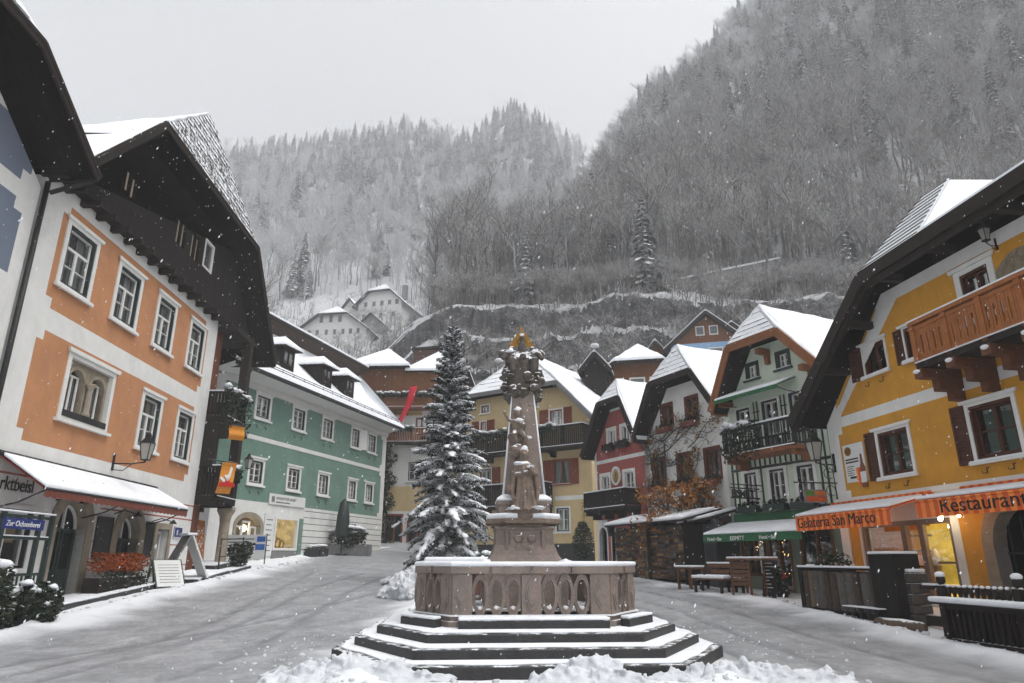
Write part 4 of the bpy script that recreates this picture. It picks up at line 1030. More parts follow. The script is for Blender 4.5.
balcony(HT, .2, 8.6, 1.0, 12.55, 13.5, 'brownwood', plants=(2.0, 7.4, .2), fl='brownbeam')
balcony(HT, 2.4, 8.8, 1.0, 9.9, 10.9, 'brownwood', plants=(2.6, 5.2, .2))
for (u0, u1, zt, apx, w0) in ((-.6, 4.6, 15.75, 2.2, 1.0), (4.2, 9.2, 15.45, 6.4, .6)):
    m = MB(); e0 = [(u0, -w0, zt), (u1, -w0, zt), (u1, 5, zt), (u0, 5, zt)]; top = [(apx, 2.2, zt + 2.2), (apx, 5, zt + 2.2)]
    m.mesh(e0 + top, [(0, 1, 4), (1, 2, 5, 4), (3, 0, 4, 5), (3, 2, 1, 0)]); r_ = m.build('roof', M['darkbeam'], HT.e)
    m = MB(); m.mesh([(p[0], p[1] - .03, p[2] + .03) for p in e0] + [(p[0], p[1] - .03, p[2] + .24) for p in e0] + [(p[0], p[1], p[2] + .25) for p in top], [(0, 1, 5, 4), (1, 2, 6, 5), (3, 0, 4, 7), (4, 5, 8), (5, 6, 9, 8), (7, 4, 8, 9)]); m.build('snow_cover', M['snow'], r_, bevel=.07, seg=3)
mb = MB(); mb.b(4.3, 6.7, -3.4, -2.2, 15.8, 18.0, 0); mb.b(6.7, 7.2, -3.4, -2.2, 15.8, 17.9, 1); mb.hexa([(4.1, 2.0, 18.0), (7.4, 2.0, 18.15), (7.4, 3.6, 18.15), (4.1, 3.6, 18.0), (4.1, 2.0, 18.15), (7.4, 2.0, 18.35), (7.4, 3.6, 18.35), (4.1, 3.6, 18.15)], 2)
mb.build('chimney', [pbr('brick_brown', (.13, .07, .055), .3, 6, .9, .4, plank=(2, .09)), M['white'], M['darkbeam']], HT.e)
e = HT.add('long_flag', 'long red flag hanging from the hotel balcony', 'flag', 5.2, 1.6, 13.9)
mb = MB(); N = 14; V = []
for i in range(N + 1):
    t = i / N; z = -3.3 * t; x = -.05 - 1.25 * t ** 1.4; wd = .55 * (1 - .25 * t)
    V += [(x - wd / 2, -.1 * math.sin(t * 7), z), (x, -.08 - .1 * math.sin(t * 7 + 1), z), (x + wd / 2, -.1 * math.sin(t * 7 + 2), z + .1)]
mb.mesh(V, [(3 * i + k, 3 * i + k + 1, 3 * i + k + 4, 3 * i + k + 3) for i in range(N) for k in (0, 1)], 0, True)
o = mb.build('cloth', M['redcloth'], e); sf = o.modifiers.new('solid', 'SOLIDIFY'); sf.thickness = .02
mb = MB(); mb.tube([(.1, .6, -.3), (0, -.1, .12)], .03, 6); mb.build('pole', M['black'], e)
e = HT.add('climbing_ivy', 'dark ivy climbing the hotel wall next to the green house', 'ivy', 2.6, .1, 1.8)
mb = MB(); leaves(None, [(.5 + .35 * math.sin(i * 1.7), -.12, .3 + i * .42) for i in range(22)], (.55, .2, .4), 130, .10, mb); mb.build('foliage', M['leaf'], e)
mb = MB(); mb.tube([(.3, -.05, -.2), (.5, -.08, 4), (.4, -.06, 9)], .06, 6); mb.build('stem', M['bark'], e)

# ---------------- cream house behind the fountain
C = House('gabled_house', 'cream house with rust red shutters and two dark balconies behind the fountain', 'house', (-3.53, 44.5), (1049, -717))
hs = []
R2 = dict(sm='trim', fm='redwood', sash='trim', lay='2', crown=False, shm='redwood')
hs.append(window(C, 6.95, 8.0, 9.0, 10.15, .10, shut=(('l', .62), ('r', .55)), curtain=1, **R2)); hs.append(window(C, 1.75, 2.35, 8.85, 10.0, .08, shut=(('l', .6), ('r', .6)), **R2))
hs.append(window(C, 1.8, 2.6, 10.4, 11.05, .08, fm='redwood', lay='2', crown=False)); hs.append(window(C, 5.65, 6.25, 10.35, 10.95, .08, lay='2', fm='redwood', crown=False))
hs.append(window(C, 7.15, 8.35, 5.6, 7.1, .04, sm='redwood', fm='redwood', sash='redwood', lay='1', crown=False, curtain=2, shut=(('l', .6), ('r', .55)), shm='redwood'))
hs.append(window(C, 1.75, 2.8, 5.5, 6.98, .10, shut=(('r', .62),), curtain=1, **R2)); hs.append(window(C, 7.28, 8.3, 2.92, 4.4, .10, fm='greendark', sash='trim', lay='2', crown=False, curtain=1))
hs.append(window(C, 1.4, 2.5, 2.6, 4.2, .10, fm='greendark', lay='2'))
wall(C, [(-.6, .8), (9.75, .8), (9.75, 9.55), (7.75, 11.45), (1.2, 11.45), (-.6, 9.55)], hs, [(-.7, 9.8, .7, 2.36, 0, 1), (7.3, 9.8, 4.74, 4.98, 0, 2), (9.2, 9.8, 7.0, 7.3, 0, 2)], [M['cream'], M['stonedark'], M['white']], 9)
roof(C, (-1.3, 9.0), (1.1, 11.6), (8.0, 11.6), (10.35, 9.15), (4.6, -1.1, 14.3), .8, 12, rows=8, fascia='grey', snow=.22)
balcony(C, .4, 9.8, 1.0, 7.7, 8.86, 'darkwood', plants=(.8, 8.0, .3), brackets=5)
balcony(C, .4, 7.15, 1.0, 4.5, 5.75, 'darkwood', plants=(.6, 2.4, .2), brackets=4, sides='r')
mb = MB(); leaves(None, [(9.15, -.1, 3.0 + i * .2) for i in range(9)], (.12, .05, .2), 12, .05, mb); mb.build('creeper', M['vineleaf'], C.e)
x, y, z = C.pt(9.3, .8, 0); e = thing('clipped_bush', 'dark clipped egg shaped bush between the cream and the red house', 'topiary', (x + .1, y - .5, gz(x, y)))
mb = MB()
for i in range(9): leaves(None, [(0, 0, .35 + i * .22)], (.50 * math.sin(math.pi * (i + .9) / 10) + .1,) * 2 + (.2,), 420, .055, mb)
mb.build('foliage', M['leaf'], e); mb = MB(); mb.tube([(0, 0, -.1), (0, 0, 1.2)], .06, 6); mb.build('trunk', M['bark'], e)

# ---------------- red house
RD = House('gabled_house', 'narrow red house with a dark wooden balcony and an oval medallion', 'house', (3.9, 36.1), (362, -717))
hs = [window(RD, 1.95, 2.82, 6.82, 7.82, .09, fm='trim', sash='trim', lay='1', curtain=1, crown=False, box='darkbeam'), window(RD, 3.12, 3.98, 6.84, 7.84, .09, fm='trim', sash='trim', lay='1', curtain=1, crown=False, box='darkbeam'),
      window(RD, 1.22, 2.17, 4.3, 5.62, .10, fm='trim', lay='2', crown=False), window(RD, 3.17, 4.17, 4.3, 5.62, .10, fm='trim', lay='2', crown=False),
      window(RD, 3.9, 4.25, 2.6, 2.98, .07, fm='trim', lay='1', crown=False)]
ad = (.95, 1.62, .6, 3.0); dd = (2.15, 2.85, .6, 2.8); hs += [ad, dd, (3.35, 4.3, .9, 2.3)]
def ex3(mb): arch_spandrel(mb, ad[0], ad[1], 2.6, 3.001, 0, 0, rise=.39)
wall(RD, [(.8, .2), (4.95, .2), (4.95, 7.15), (4.75, 7.4), (3.5, 8.72), (2.4, 8.72), (.8, 6.6)], hs, [(.98, 4.96, 6.28, 8.6, 0, 1), (.98, 4.96, .8, 6.1, 0, 1), (.8, 1.72, .2, 3.35, 0, 0)], [M['white'], M['red']], 8, extra=ex3)
roof(RD, (.7, 6.55), (2.38, 8.98), (4.15, 8.98), (5.35, 6.7), (3.15, .15, 9.95), .75, 7, rows=4, snow=.2)
opening_room(RD, ad[0], ad[1], .6, 3.0, -.2, .5, 'dark')
for h in (dd, (3.35, 4.3, .9, 2.3)):
    mb = MB(); mb.frame(h[0] - .12, h[1] + .12, h[2], h[3] + .12, .13, -.02, .05); mb.build('door_frame', M['trim'], RD.e)
    mb = MB(); mb.q([(h[0], -.2, h[2]), (h[1], -.2, h[2]), (h[1], -.2, h[3]), (h[0], -.2, h[3])], 0); mb.build('door', M['dark'], RD.e)
mb = MB(); N = 24
for r0, r1, w1, mi in ((.30, .40, .07, 0), (0, .30, .045, 1)):
    P = [(2.66 + .95 * r1 * math.cos(6.283 * i / N), -.0, 5.38 + 1.15 * r1 * math.sin(6.283 * i / N)) for i in range(N)]; mb.solid(P, (0, -w1, 0), mi) if mi else [mb.hexa([(2.66 + .95 * r * math.cos(t), -w, 5.38 + 1.15 * r * math.sin(t)) for w in (0, w1) for r, t in ((r0, 6.283 * i / N), (r1, 6.283 * i / N), (r1, 6.283 * (i + 1) / N), (r0, 6.283 * (i + 1) / N))], 0) for i in range(N)]
mb.blob((2.66, -.05, 5.46), (.1, .04, .14), 8, 6, 2); mb.blob((2.66, -.05, 5.22), (.16, .04, .16), 8, 6, 2); mb.build('medallion', [M['trim'], pbr('tan_relief', (.45, .38, .22), .4, 14, .8, .4), M['gold']], RD.e)
balcony(RD, 1.05, 4.5, .9, 3.85, 4.62, 'darkwood', gap=.11, bw=.10, brackets=4)
e = RD.add('hanging_lantern', 'small black lantern hanging below the red house balcony', 'lantern', 2.7, .55, 3.35)
mb = MB(); mb.tube([(0, 0, .02), (0, 0, -.25)], .012, 5); mb.lathe([(.03, -.25), (.16, -.4), (.14, -.42), (.1, -.78), (.03, -.82)], (0, 0, 0), 6); mb.build('cage', M['black'], e)

# ---------------- white house with the espalier vine
W = House('gabled_house', 'white gabled house with red brown windows and a bare vine on its wall', 'house', (5.8, 32.4), (362, -717))
BW = dict(sw=.05, sm='framewood', fm='framewood', sash='framewood', lay='1', crown=False, sill=False, pr=.05, ft=.07)
hs = [window(W, 2.1, 2.98, 7.06, 8.2, curtain=1, box='framewood', **BW), window(W, 3.76, 4.62, 7.06, 8.22, curtain=1, box='framewood', **BW)]
hs += [window(W, a, b, 4.55, 5.88, box='framewood', **BW) for a, b in ((1.27, 2.2), (2.95, 3.9), (4.68, 5.65))]
wall(W, [(1.05, 0), (5.9, 0), (5.9, 7.5), (4.75, 8.85), (2.55, 8.85), (1.05, 6.8)], hs, [], [M['white']], 8)
roof(W, (1.05, 6.9), (2.4, 9.08), (5.1, 9.08), (6.2, 7.55), (3.75, .24, 10.45), .8, 8, rows=6, snow=.2)
e = W.add('espalier_vine', 'bare climbing vine with a few dry leaves trained over the white house wall', 'vine', 2.35, .1, .8)
rr = random.Random(8); m = MB(); lf = MB()
def vine(p, d, L, r, k):
    pts = [Vector(p)]; dd = Vector(d).normalized()
    for i in range(5):
        dd = (dd + Vector((rr.uniform(-.35, .35), 0, rr.uniform(-.25, .3)))).normalized(); q = pts[-1] + dd * L / 5; q.y = -.03 - .05 * rr.random(); pts.append(q)
    m.tube(pts, [r * (1 - .12 * i) for i in range(6)], 5)
    if k > 0:
        for q in pts[1:]:
            for s in (-1, 1):
                if rr.random() < .6: vine(q, (s * rr.uniform(.4, 1), 0, rr.uniform(-.2, .8)), L * .5, r * .6, k - 1)
    if k <= 1 and rr.random() < .14: leaves(None, [tuple(pts[-1] + Vector((0, -.06, 0)))], (.16, .05, .13), 9, .065, lf, sd=rr.randint(1, 9999))
trunk = [(0, -.05, -.6), (.02, -.06, 2), (-.02, -.05, 3.8), (.05, -.05, 5.6)]
m.tube(trunk, [.07, .06, .05, .03], 6)
for z in (3.6, 4.6, 5.2, 5.7):
    for s in (-1, 1): vine((0, -.05, z), (s, 0, .12), 1.9 if s > 0 else 1.25, .032, 2)
vine((0, -.05, 2.6), (-1, 0, .2), 1.2, .03, 2); vine((1.6, -.05, 5.2), (1, 0, .5), 1.7, .03, 2); vine((-1, -.05, 4.5), (-.2, 0, 1), 1.4, .03, 2)
m.build('stem', M['bark'], e); lf.build('dry_leaves', M['vineleaf'], e)
mb = MB(); leaves(None, [(1.9 + .3 * math.sin(i), -.15, 3.2 + i * .25) for i in range(8)] , (.28, .12, .22), 55, .07, mb, sd=5); leaves(None, [(2.3 + i * .28, -.15, 6.1 + .12 * math.sin(i * 2)) for i in range(6)], (.2, .1, .2), 20, .06, mb, sd=6); mb.build('orange_leaves', M['vineleaf'], e)
# autumn tree
x, y, z = W.pt(4.55, .9, 0); e = thing('autumn_tree', 'small tree with rust orange leaves above the firewood shed', 'tree', (x, y, gz(x, y)))
rr = random.Random(3); m = MB(); lf = MB()
def limb(p, d, L, r, k):
    pts = [Vector(p)]; dd = Vector(d).normalized()
    for i in range(4):
        dd = (dd + Vector((rr.uniform(-.3, .3), rr.uniform(-.3, .3), rr.uniform(-.15, .25)))).normalized(); pts.append(pts[-1] + dd * L / 4)
    m.tube(pts, [r * (1 - .16 * i) for i in range(5)], 5)
    if k:
        for q in pts[2:]:
            for _ in range(2): limb(q, dd + Vector((rr.uniform(-1, 1), rr.uniform(-.8, .8), rr.uniform(-.5, .5))), L * .6, r * .55, k - 1)
    else: leaves(None, [tuple(pts[-1])], (.25, .22, .18), 9, .095, lf, sd=rr.randint(1, 99999))
m.tube([(0, 0, -.2), (.05, 0, .9), (-.05, 0, 1.7)], [.12, .10, .09], 8)
for d in ((1, 0, .75), (-1, -.1, .55), (.45, -.3, 1.0), (-.4, .2, 1.1), (1.2, .1, .35), (-1.3, .0, .25)): limb((-.05, 0, 1.7), d, 1.35, .07, 2)
m.build('trunk', M['bark'], e); lf.build('crown', M['autumn'], e)

# ---------------- mint green half-timbered house
T = House('gabled_house', 'mint green half timbered house with an orange bargeboard gable and flower balcony', 'house', (7.65, 27.0), (362, -717))
MW = dict(sm='trim', fm='greendark', sash='trim', ft=.055, crown=False)
hs = [window(T, 2.5, 3.15, 7.8, 8.5, .02, sm='greendark', fm='greendark', sash='trim', lay='2', ft=.1, crown=False, curtain=2), window(T, 3.95, 4.6, 7.86, 8.57, .02, sm='greendark', fm='greendark', sash='trim', lay='2', ft=.1, crown=False, curtain=2)]
hs += [window(T, 1.75, 2.55, 6.0, 6.92, .06, lay='2', sill=False, **MW), window(T, 3.0, 3.87, 5.05, 7.0, .06, lay='3', sill=False, **MW), window(T, 4.25, 5.05, 5.95, 7.05, .06, lay='2', sill=False, **MW)]
hs += [window(T, a, b, 3.28, 4.62, .13, lay='2', box='greendark', **MW) for a, b in ((1.77, 2.6), (2.96, 3.86), (4.15, 5.06))]
sw1 = (1.5, 2.5, 1.0, 2.5); sw2 = (2.7, 3.6, .5, 2.5); sw3 = (4.1, 5.3, .9, 2.5); hs += [sw1, sw2, sw3]
wall(T, [(1.3, 0), (5.7, 0), (5.7, 7.6), (4.75, 9.0), (2.55, 9.0), (1.3, 6.75)], hs, [(1.3, 5.7, 0, 2.75, 0, 1)], [M['mint'], pbr('dull_green_plaster', (.22, .26, .19), .15, 2, .9, .3)], 8)
roof(T, (1.32, 6.9), (2.5, 9.1), (4.8, 9.1), (6.2, 7.6), (3.65, .25, 10.32), .8, 9, rows=6, fascia='brownbeam', snow=.2, bargeh=.3)
mb = MB()
us = [1.34 + i * .23 for i in range(20)]
for u in us:
    for z0, z1 in ((3.15, 4.58), (4.68, 5.6)):
        wl = [(1.77, 2.6), (2.96, 3.86), (4.15, 5.06)]
        if z0 < 4 and any(a - .06 < u < b + .06 for a, b in wl): continue
        mb.b(u - .028, u + .028, -.005, .035, z0, z1)
for z in (3.1, 4.58, 5.6): mb.b(1.3, 5.7, -.006, .045, z, z + .09)
for u in (2.70, 2.86, 3.96, 4.12):
    for z0 in (5.1,): mb.b(u - .02, u + .02, -.005, .035, z0, 7.0)
for z in (6.1, 6.6): mb.b(2.62, 2.94, -.006, .032, z, z + .04); mb.b(3.92, 4.2, -.006, .032, z, z + .04)
mb.build('timber_battens', M['greendark'], T.e)
mb = MB(); mb.b(3.55, 3.75, 0, .55, 8.55, 8.75); mb.b(3.57, 3.73, 0, .16, 8.2, 8.55); mb.b(5.35, 5.55, 0, .6, 7.5, 7.7); mb.b(5.37, 5.53, 0, .2, 7.0, 7.5); mb.b(1.5, 1.7, 0, .6, 7.0, 7.2); split(mb, 'eave_bracket', M['brownbeam'], T.e)
b = balcony(T, 2.0, 5.2, 1.0, 5.06, 5.95, 'black', gap=.14, bw=.03, fl='brownbeam', plants=(2.05, 3.8, 1.0), brackets=2)
# upper green awning, lower awning
def awning(H, name, u0, u1, zt, zf, w, mat, val=.16, snowcut=0.0, wall_w=.05, sh=.07):
    m = MB(); m.solid([(u0, -w, zf), (u1, -w, zf), (u1, -wall_w, zt), (u0, -wall_w, zt)], (0, 0, -.03)); N = max(4, int((u1 - u0) / .3))
    m.b(u0, u1, w - .002, w + .012, zf - val, zf)
    m.tube([(u0, -w, zf - .02), (u1, -w, zf - .02)], .03, 6)
    a = m.build(name, M[mat], H.e)
    s = MB(); t = 1 - snowcut
    s.solid([(u0 + .01, -w - .01, zf + .01), (u1 - .01, -w - .01, zf + .01), (u1 - .03, -wall_w - (w - wall_w) * snowcut, zf + (zt - zf) * t + .01), (u0 + .03, -wall_w - (w - wall_w) * snowcut, zf + (zt - zf) * t + .01)], (0, 0, sh)); s.build('snow_cover', M['snow'], a, bevel=.03)
    k = MB()
    for u in (u0 + .1, u1 - .1): k.tube([(u, -.0, zf - .15), (u, -w * .5, zf - .12), (u, -w + .03, zf - .03)], .018, 5)
    split(k, 'awning_arm', M['black'], a)
    return a
awning(T, 'awning', 1.75, 4.75, 7.5, 7.12, 1.0, 'awngreen', .12)
mb = MB(); mb.b(1.3, 5.7, .004, .12, 2.76, 3.06); mb.build('shop_fascia', M['awngreen'], T.e)
a = awning(T, 'awning', 1.12, 5.45, 2.76, 2.32, 1.5, 'awngreen', .24, .12)
text('Hotel • Bar', .17, M['textwhite'], a, 1.35, 1.517, 2.12, sx=.9); text('EISMITT', .19, M['textwhite'], a, 2.45, 1.517, 2.12, sx=1.0); text('Hotel • Bar', .17, M['textwhite'], a, 3.75, 1.517, 2.13, sx=.9)
for i, (u0, u1, z0, z1) in enumerate((sw1, sw2, sw3)):
    opening_room(T, u0, u1, z0, z1, -.06, 1.2, 'dark', 'dimroom' if False else 'dark')
    mb = MB(); mb.frame(u0 - .06, u1 + .06, z0 - .05, z1 + .05, .09, -.08, .03); mb.b((u0 + u1) / 2 - .03, (u0 + u1) / 2 + .03, -.08, .02, z0, z1); f = mb.build('shop_window', M['brownwood'], T.e)
    p = MB(); p.q([(u0, -.05, z0), (u1, -.05, z0), (u1, -.05, z1), (u0, -.05, z1)]); p.build('pane', M['glass'], f)
    p = MB(); rr = random.Random(i)
    for k in range(0 if i == 2 else 26): p.blob((rr.uniform(u0 + .05, u1 - .05), rr.uniform(.15, .7), rr.uniform(z0 + .5, z1)), .013, 5, 3)
    if p.v: p.build('fairy_light', M['fairy'], f)
mb = MB(); mb.tube([(2.72, 0, 3.98), (2.72, -1.5, 3.98)], .02, 6); mb.tube([(2.72, 0, 3.8), (2.72, -.3, 3.75), (2.72, -.5, 3.97)], .012, 6); mb.build('sign_arm', M['black'], T.e)
e = T.add('hanging_sign', 'black cut out letter sign hanging before the lowest mint house windows', 'sign', 2.72, 1.5, 3.5); e.rotation_euler.z += R(90)
mb = MB(); mb.b(-.05, 1.3, -.015, .015, .0, .05); mb.b(-.05, 1.3, -.015, .015, .33, .37); mb.tube([(.6, 0, .37), (.6, 0, .5)], .012, 5); mb.build('frame', M['black'], e); text('EISMITT', .36, M['black'], e, .0, .0, .05, bold=.008, sx=.86, depth=.014)
# ---------------- ochre house on the right
YL = House('gabled_house', 'ochre yellow house with a carved wooden balcony and orange shop awnings', 'house', (9.56, 21.2), (112, -717))
Wd = dict(sm='trim', fm='shutter', sash='shutter', crown=True)
hs = [window(YL, 6.25, 7.36, 6.6, 8.0, .16, lay='1', curtain=2, **Wd), window(YL, 2.60, 3.62, 6.32, 7.28, .06, lay='1', shut=(('l', .5), ('r', .05)) if False else (('l', .52),), **Wd), window(YL, 4.28, 5.3, 6.32, 7.28, .06, lay='1', shut=(('l', .3),), **Wd)]
hs += [window(YL, 2.6, 3.95, 3.52, 4.86, .10, lay='2', shut=(('l', .42),), **Wd), window(YL, 5.78, 7.15, 3.53, 4.92, .10, lay='2', shut=(('l', .42),), **Wd), window(YL, 8.9, 10.2, 3.53, 4.92, .10, lay='2', shut=(('l', .42),), **Wd)]
sf = (1.38, 4.70, .55, 2.45); ar = (5.85, 7.5, .2, 2.6); hs += [sf, ar]
zn = [(1.08, 14.6, 5.52, 8.12, 0, 1), (1.0, 14.6, 3.2, 5.22, .2, 1), (.88, 1.30, .2, 2.6, 0, 1), (4.95, 14.6, .2, 2.7, 0, 1)]
def ex4(mb): arch_spandrel(mb, ar[0], ar[1], 1.78, 2.601, 0, 1)
wall(YL, [(.5, -.3), (15.1, -.3), (15.1, 5.9), (12.9, 8.45), (3.75, 8.45), (.5, 5.4)], hs, zn, [M['white'], M['ochre'], M['ochre']], 10, extra=ex4)
# white band along the sloping verge and under the hip
mb = MB(); mb.hexa([(1.0, -.004, 5.25), (1.25, -.004, 5.25), (1.25, -.02, 5.25), (1.0, -.02, 5.25), (1.0, -.004, 5.7), (1.25, -.004, 5.9), (1.25, -.02, 5.9), (1.0, -.02, 5.7)])
P = [(.92, 5.52), (1.22, 5.52), (4.28, 8.1), (4.28, 8.4), (3.8, 8.4)]
mb.solid([(u, -.003, z) for u, z in P], (0, -.018, 0)); mb.b(4.28, 13, .003, .021, 8.11, 8.42); mb.build('verge_band', M['white'], YL.e)
mb = MB(); mb.b(.5, 15.1, .003, .10, 3.06, 3.18); mb.b(.5, 15.1, .003, .05, 2.98, 3.06); mb.build('moulding', M['trim'], YL.e)
# roof: left verge slope + broad front slope + small steep gablet
mb = MB(); ov = .9
TLf, HLf = Vector((0, -ov, 5.62)), Vector((4.2, -ov, 8.78)); HRf, TRf = Vector((12.4, -ov, 8.95)), Vector((16, -ov, 5.6))
A1, A2 = Vector((4.62, 1.22, 11.12)), Vector((5.5, 1.22, 11.1)); E2 = Vector((6.4, -ov, 8.83)); B1, B2 = Vector((7.2, 3.6, 10.3)), Vector((12.0, 3.6, 11.0)); BK = Vector((6, 10, 11.1)); TLb, TRb = Vector((0, 10, 5.62)), Vector((16, 10, 5.6))
tris = [(TLf, HLf, A1), (TLf, A1, BK), (TLf, BK, TLb), (HLf, E2, A2), (HLf, A2, A1), (E2, B1, A2), (E2, HRf, B2), (E2, B2, B1), (HRf, TRf, B2), (TRf, TRb, B2), (A2, B1, BK), (A1, A2, BK), (B1, B2, BK), (B2, TRb, BK)]
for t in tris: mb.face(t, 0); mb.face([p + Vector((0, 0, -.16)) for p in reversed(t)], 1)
rf = mb.build('roof', [M['shingle'], M['soffit']], YL.e)
f = MB()
for a, b_ in ((TLf, HLf), (HLf, HRf), (HRf, TRf)):
    o = Vector((0, -.035, -.12)); f.beam(a + o, b_ + o, .06, .34); f.beam(a + o + Vector((0, .1, -.24)), b_ + o + Vector((0, .1, -.24)), .05, .2)
f.beam(TLf + Vector((0, 0, -.1)), TLb + Vector((0, 0, -.1)), .06, .24); f.build('bargeboard', M['darkbeam'], rf)
sn = MB()
for poly, h in (([E2, HRf, B2, B1], .14), ([HLf, E2, A2, A1], .06)):
    c = sum(poly, Vector()) / 4; sn.solid([c + (p - c) * .993 + Vector((0, 0, .012)) for p in poly], (0, 0, h))
sn.build('snow_cover', M['snow'], rf, bevel=.04)
s = MB()
for i in range(11):
    t = (i + .3) / 11; a = HLf.lerp(A1, t); b_ = E2.lerp(A2, t); s.beam(a + Vector((0, -.03, .078)), b_ + Vector((0, -.03, .078)), .02, .02)
s.build('shingle_course', M['shingle'], rf)
mb = MB()
for u in (1.9, 3.2, 4.6, 6.4, 8.4): mb.b(u - .09, u + .09, 0, .75, 8.45 - max(0, 4.3 - u) * .76, 8.65 - max(0, 4.3 - u) * .76)
split(mb, 'eave_bracket', M['darkbeam'], YL.e)
# fresco patch
mb = MB(); N = 16; mb.solid([(8.0 + .65 * math.cos(6.283 * i / N) * (1 + .1 * math.sin(i * 2)), -.002, 7.35 + .5 * math.sin(6.283 * i / N)) for i in range(N)], (0, -.008, 0)); mb.build('stone_patch', pbr('bare_stone', (.30, .25, .17), .5, 7, .9, .6, 20, .02), YL.e)
# balcony
bm = MB(); bm.b(5.72, 10.6, 0, 1.0, 5.72, 5.86); bb = bm.build('balcony', M['darkbeam'], YL.e)
r = MB(); n = 26; st = (10.6 - 5.72) / n
for i in range(n):
    a = 5.72 + st * i
    for k, (d0, d1) in enumerate(((0, .062), (.105, st - .002))): r.b(a + d0 + .01, a + d1, .94, .97, 5.95, 6.66, 0)
    r.b(a + .05, a + .12, .945, .965, 5.95, 6.05, 0); r.b(a + .05, a + .12, .945, .965, 6.5, 6.66, 0)
for u in (5.76, 6.75, 7.72, 8.7, 9.66, 10.55): r.b(u - .07, u + .07, .92, 1.0, 5.8, 6.78, 0); r.b(u - .09, u + .09, .90, 1.02, 6.66, 6.72, 0)
r.b(5.70, 10.62, .90, 1.03, 6.78, 6.86, 0); r.b(5.72, 10.6, .925, .985, 6.66, 6.74, 0); r.b(5.72, 10.6, .925, .985, 5.88, 5.96, 0)
for i in range(7): r.b(5.72, 5.75, .05 + i * .13, .15 + i * .13, 5.9, 6.7, 0)
r.b(5.70, 5.78, .02, .9, 6.74, 6.84, 0); r.build('railing', M['balconywood'], bb)
s = MB(); s.b(5.69, 10.63, .89, 1.045, 6.863, 6.90); s.b(5.72, 10.6, .99, 1.04, 5.862, 5.89); [s.blob((u, -1.05, 5.66), (.1, .07, .05), 8, 5) for u in (5.76, 6.75, 7.72, 8.7, 9.66)]; s.build('snow_cap', M['snow'], bb, bevel=.012)
k = MB()
for u in (5.78, 6.75, 7.72, 8.7, 9.66, 10.5): k.b(u - .12, u + .12, 0, 1.04, 5.50, 5.715); k.b(u - .11, u + .11, 0, .62, 5.22, 5.497); k.b(u - .10, u + .10, 0, .3, 5.0, 5.217)
split(k, 'bracket', pbr('dark_brown_beam', (.14, .05, .02), .4, 6, .7, .4), bb)
# awnings and their lettering
def shop_awning(u0, u1, txt, size, tu, z, val, sx):
    m = MB(); w = 1.3; zt = 3.0
    m.solid([(u0, -w, z), (u1, -w, z), (u1, -.05, zt), (u0, -.05, zt)], (0, 0, -.03)); m.b(u0, u1, w, w + .015, z - val, z); m.tube([(u0, -w, z - .03), (u1, -w, z - .03)], .035, 6); m.tube([(u0, -.07, zt + .05), (u1, -.07, zt + .05)], .06, 8)
    a = m.build('awning', M['awnorange'], YL.e)
    s = MB(); s.solid([(u0, -w - .015, z + .01), (u1, -w - .015, z + .01), (u1, -.35, zt - .06), (u0, -.35, zt - .06)], (0, 0, .07)); s.build('snow_cover', M['snow'], a, bevel=.03)
    text(txt, size, M['textdark'], a, tu, w + .02, z - val * .80, sx=sx)
    return a
shop_awning(.32, 4.40, 'Gelateria San Marco', .42, .42, 2.68, .40, 1.0); shop_awning(5.30, 10.4, 'Restaurant', .42, 6.0, 2.76, .38, 1.2)
# shop front, back walls made to glow
opening_room(YL, sf[0], sf[1], .4, 2.45, -.15, 2.6, 'gelato_wall' if False else 'ochre_room' if False else 'ochre')
mb = MB()
for a_, b_ in ((1.38, 1.5), (2.92, 3.10), (3.55, 3.72), (4.58, 4.70)): mb.b(a_, b_, -.14, -.04, .5, 2.45)
mb.b(1.38, 4.7, -.14, -.038, 2.33, 2.452); mb.b(1.38, 3.1, -.14, -.04, .5, .95); mb.b(3.1, 4.6, -.138, -.05, .5, .62); mb.b(4.0, 4.58, -.13, -.07, 1.4, 1.45); sfm = mb.build('shop_front', pbr('grey_brown_frame', (.20, .15, .12), .2, 5, .6, .1), YL.e)
p = MB(); p.q([(1.45, -.10, .95), (4.6, -.10, .95), (4.6, -.10, 2.35), (1.45, -.10, 2.35)]); p.build('pane', M['glass'], sfm)
mb = MB(); mb.b(1.45, 2.9, -1.9, -1.84, .5, 2.4); mb.b(2.9, 4.65, -1.0, -.94, .42, 2.42); mb.build('glowing_wall', M['gelato'], sfm)  # back walls glow by themselves to imitate the lit shop
mb = MB(); mb.b(3.9, 4.5, -.7, -.6, 2.24, 2.32); mb.build('tube_light', M['tube'], sfm); mb = MB(); mb.blob((4.76, -.3, 2.40), .05, 8, 6); mb.build('lamp_bulb', M['tube'], sfm)
for sh_ in range(4):
    mb = MB(); mb.b(1.7, 2.8, -1.6, -1.2, .9 + sh_ * .4, .94 + sh_ * .4); mb.build('shelf', M['brownwood'], sfm)
mb = MB(); mb.lathe([(.03, .0), (.12, .75), (.12, .8)], (3.3, .6, .7), 10); mb.lathe([(.13, 0), (.10, .14), (.03, .3)], (3.3, .6, 1.5), 10, 1); mb.build('ice_cone_figure', [M['sandstone'], M['trim']], sfm)
mb = MB(); [mb.blob((u, -.55, 2.42), .035, 8, 6) for u in (.98, 2.3, 5.1, 5.62)]; split(mb, 'awning_bulb', M['bulb'], YL.e)
mb = MB(); mb.b(.5, .88, .003, .04, -.2, 2.6); pb = mb.build('pilaster', M['white'], YL.e); text('Eis', .3, M['textdark'], pb, .62, .045, .95)
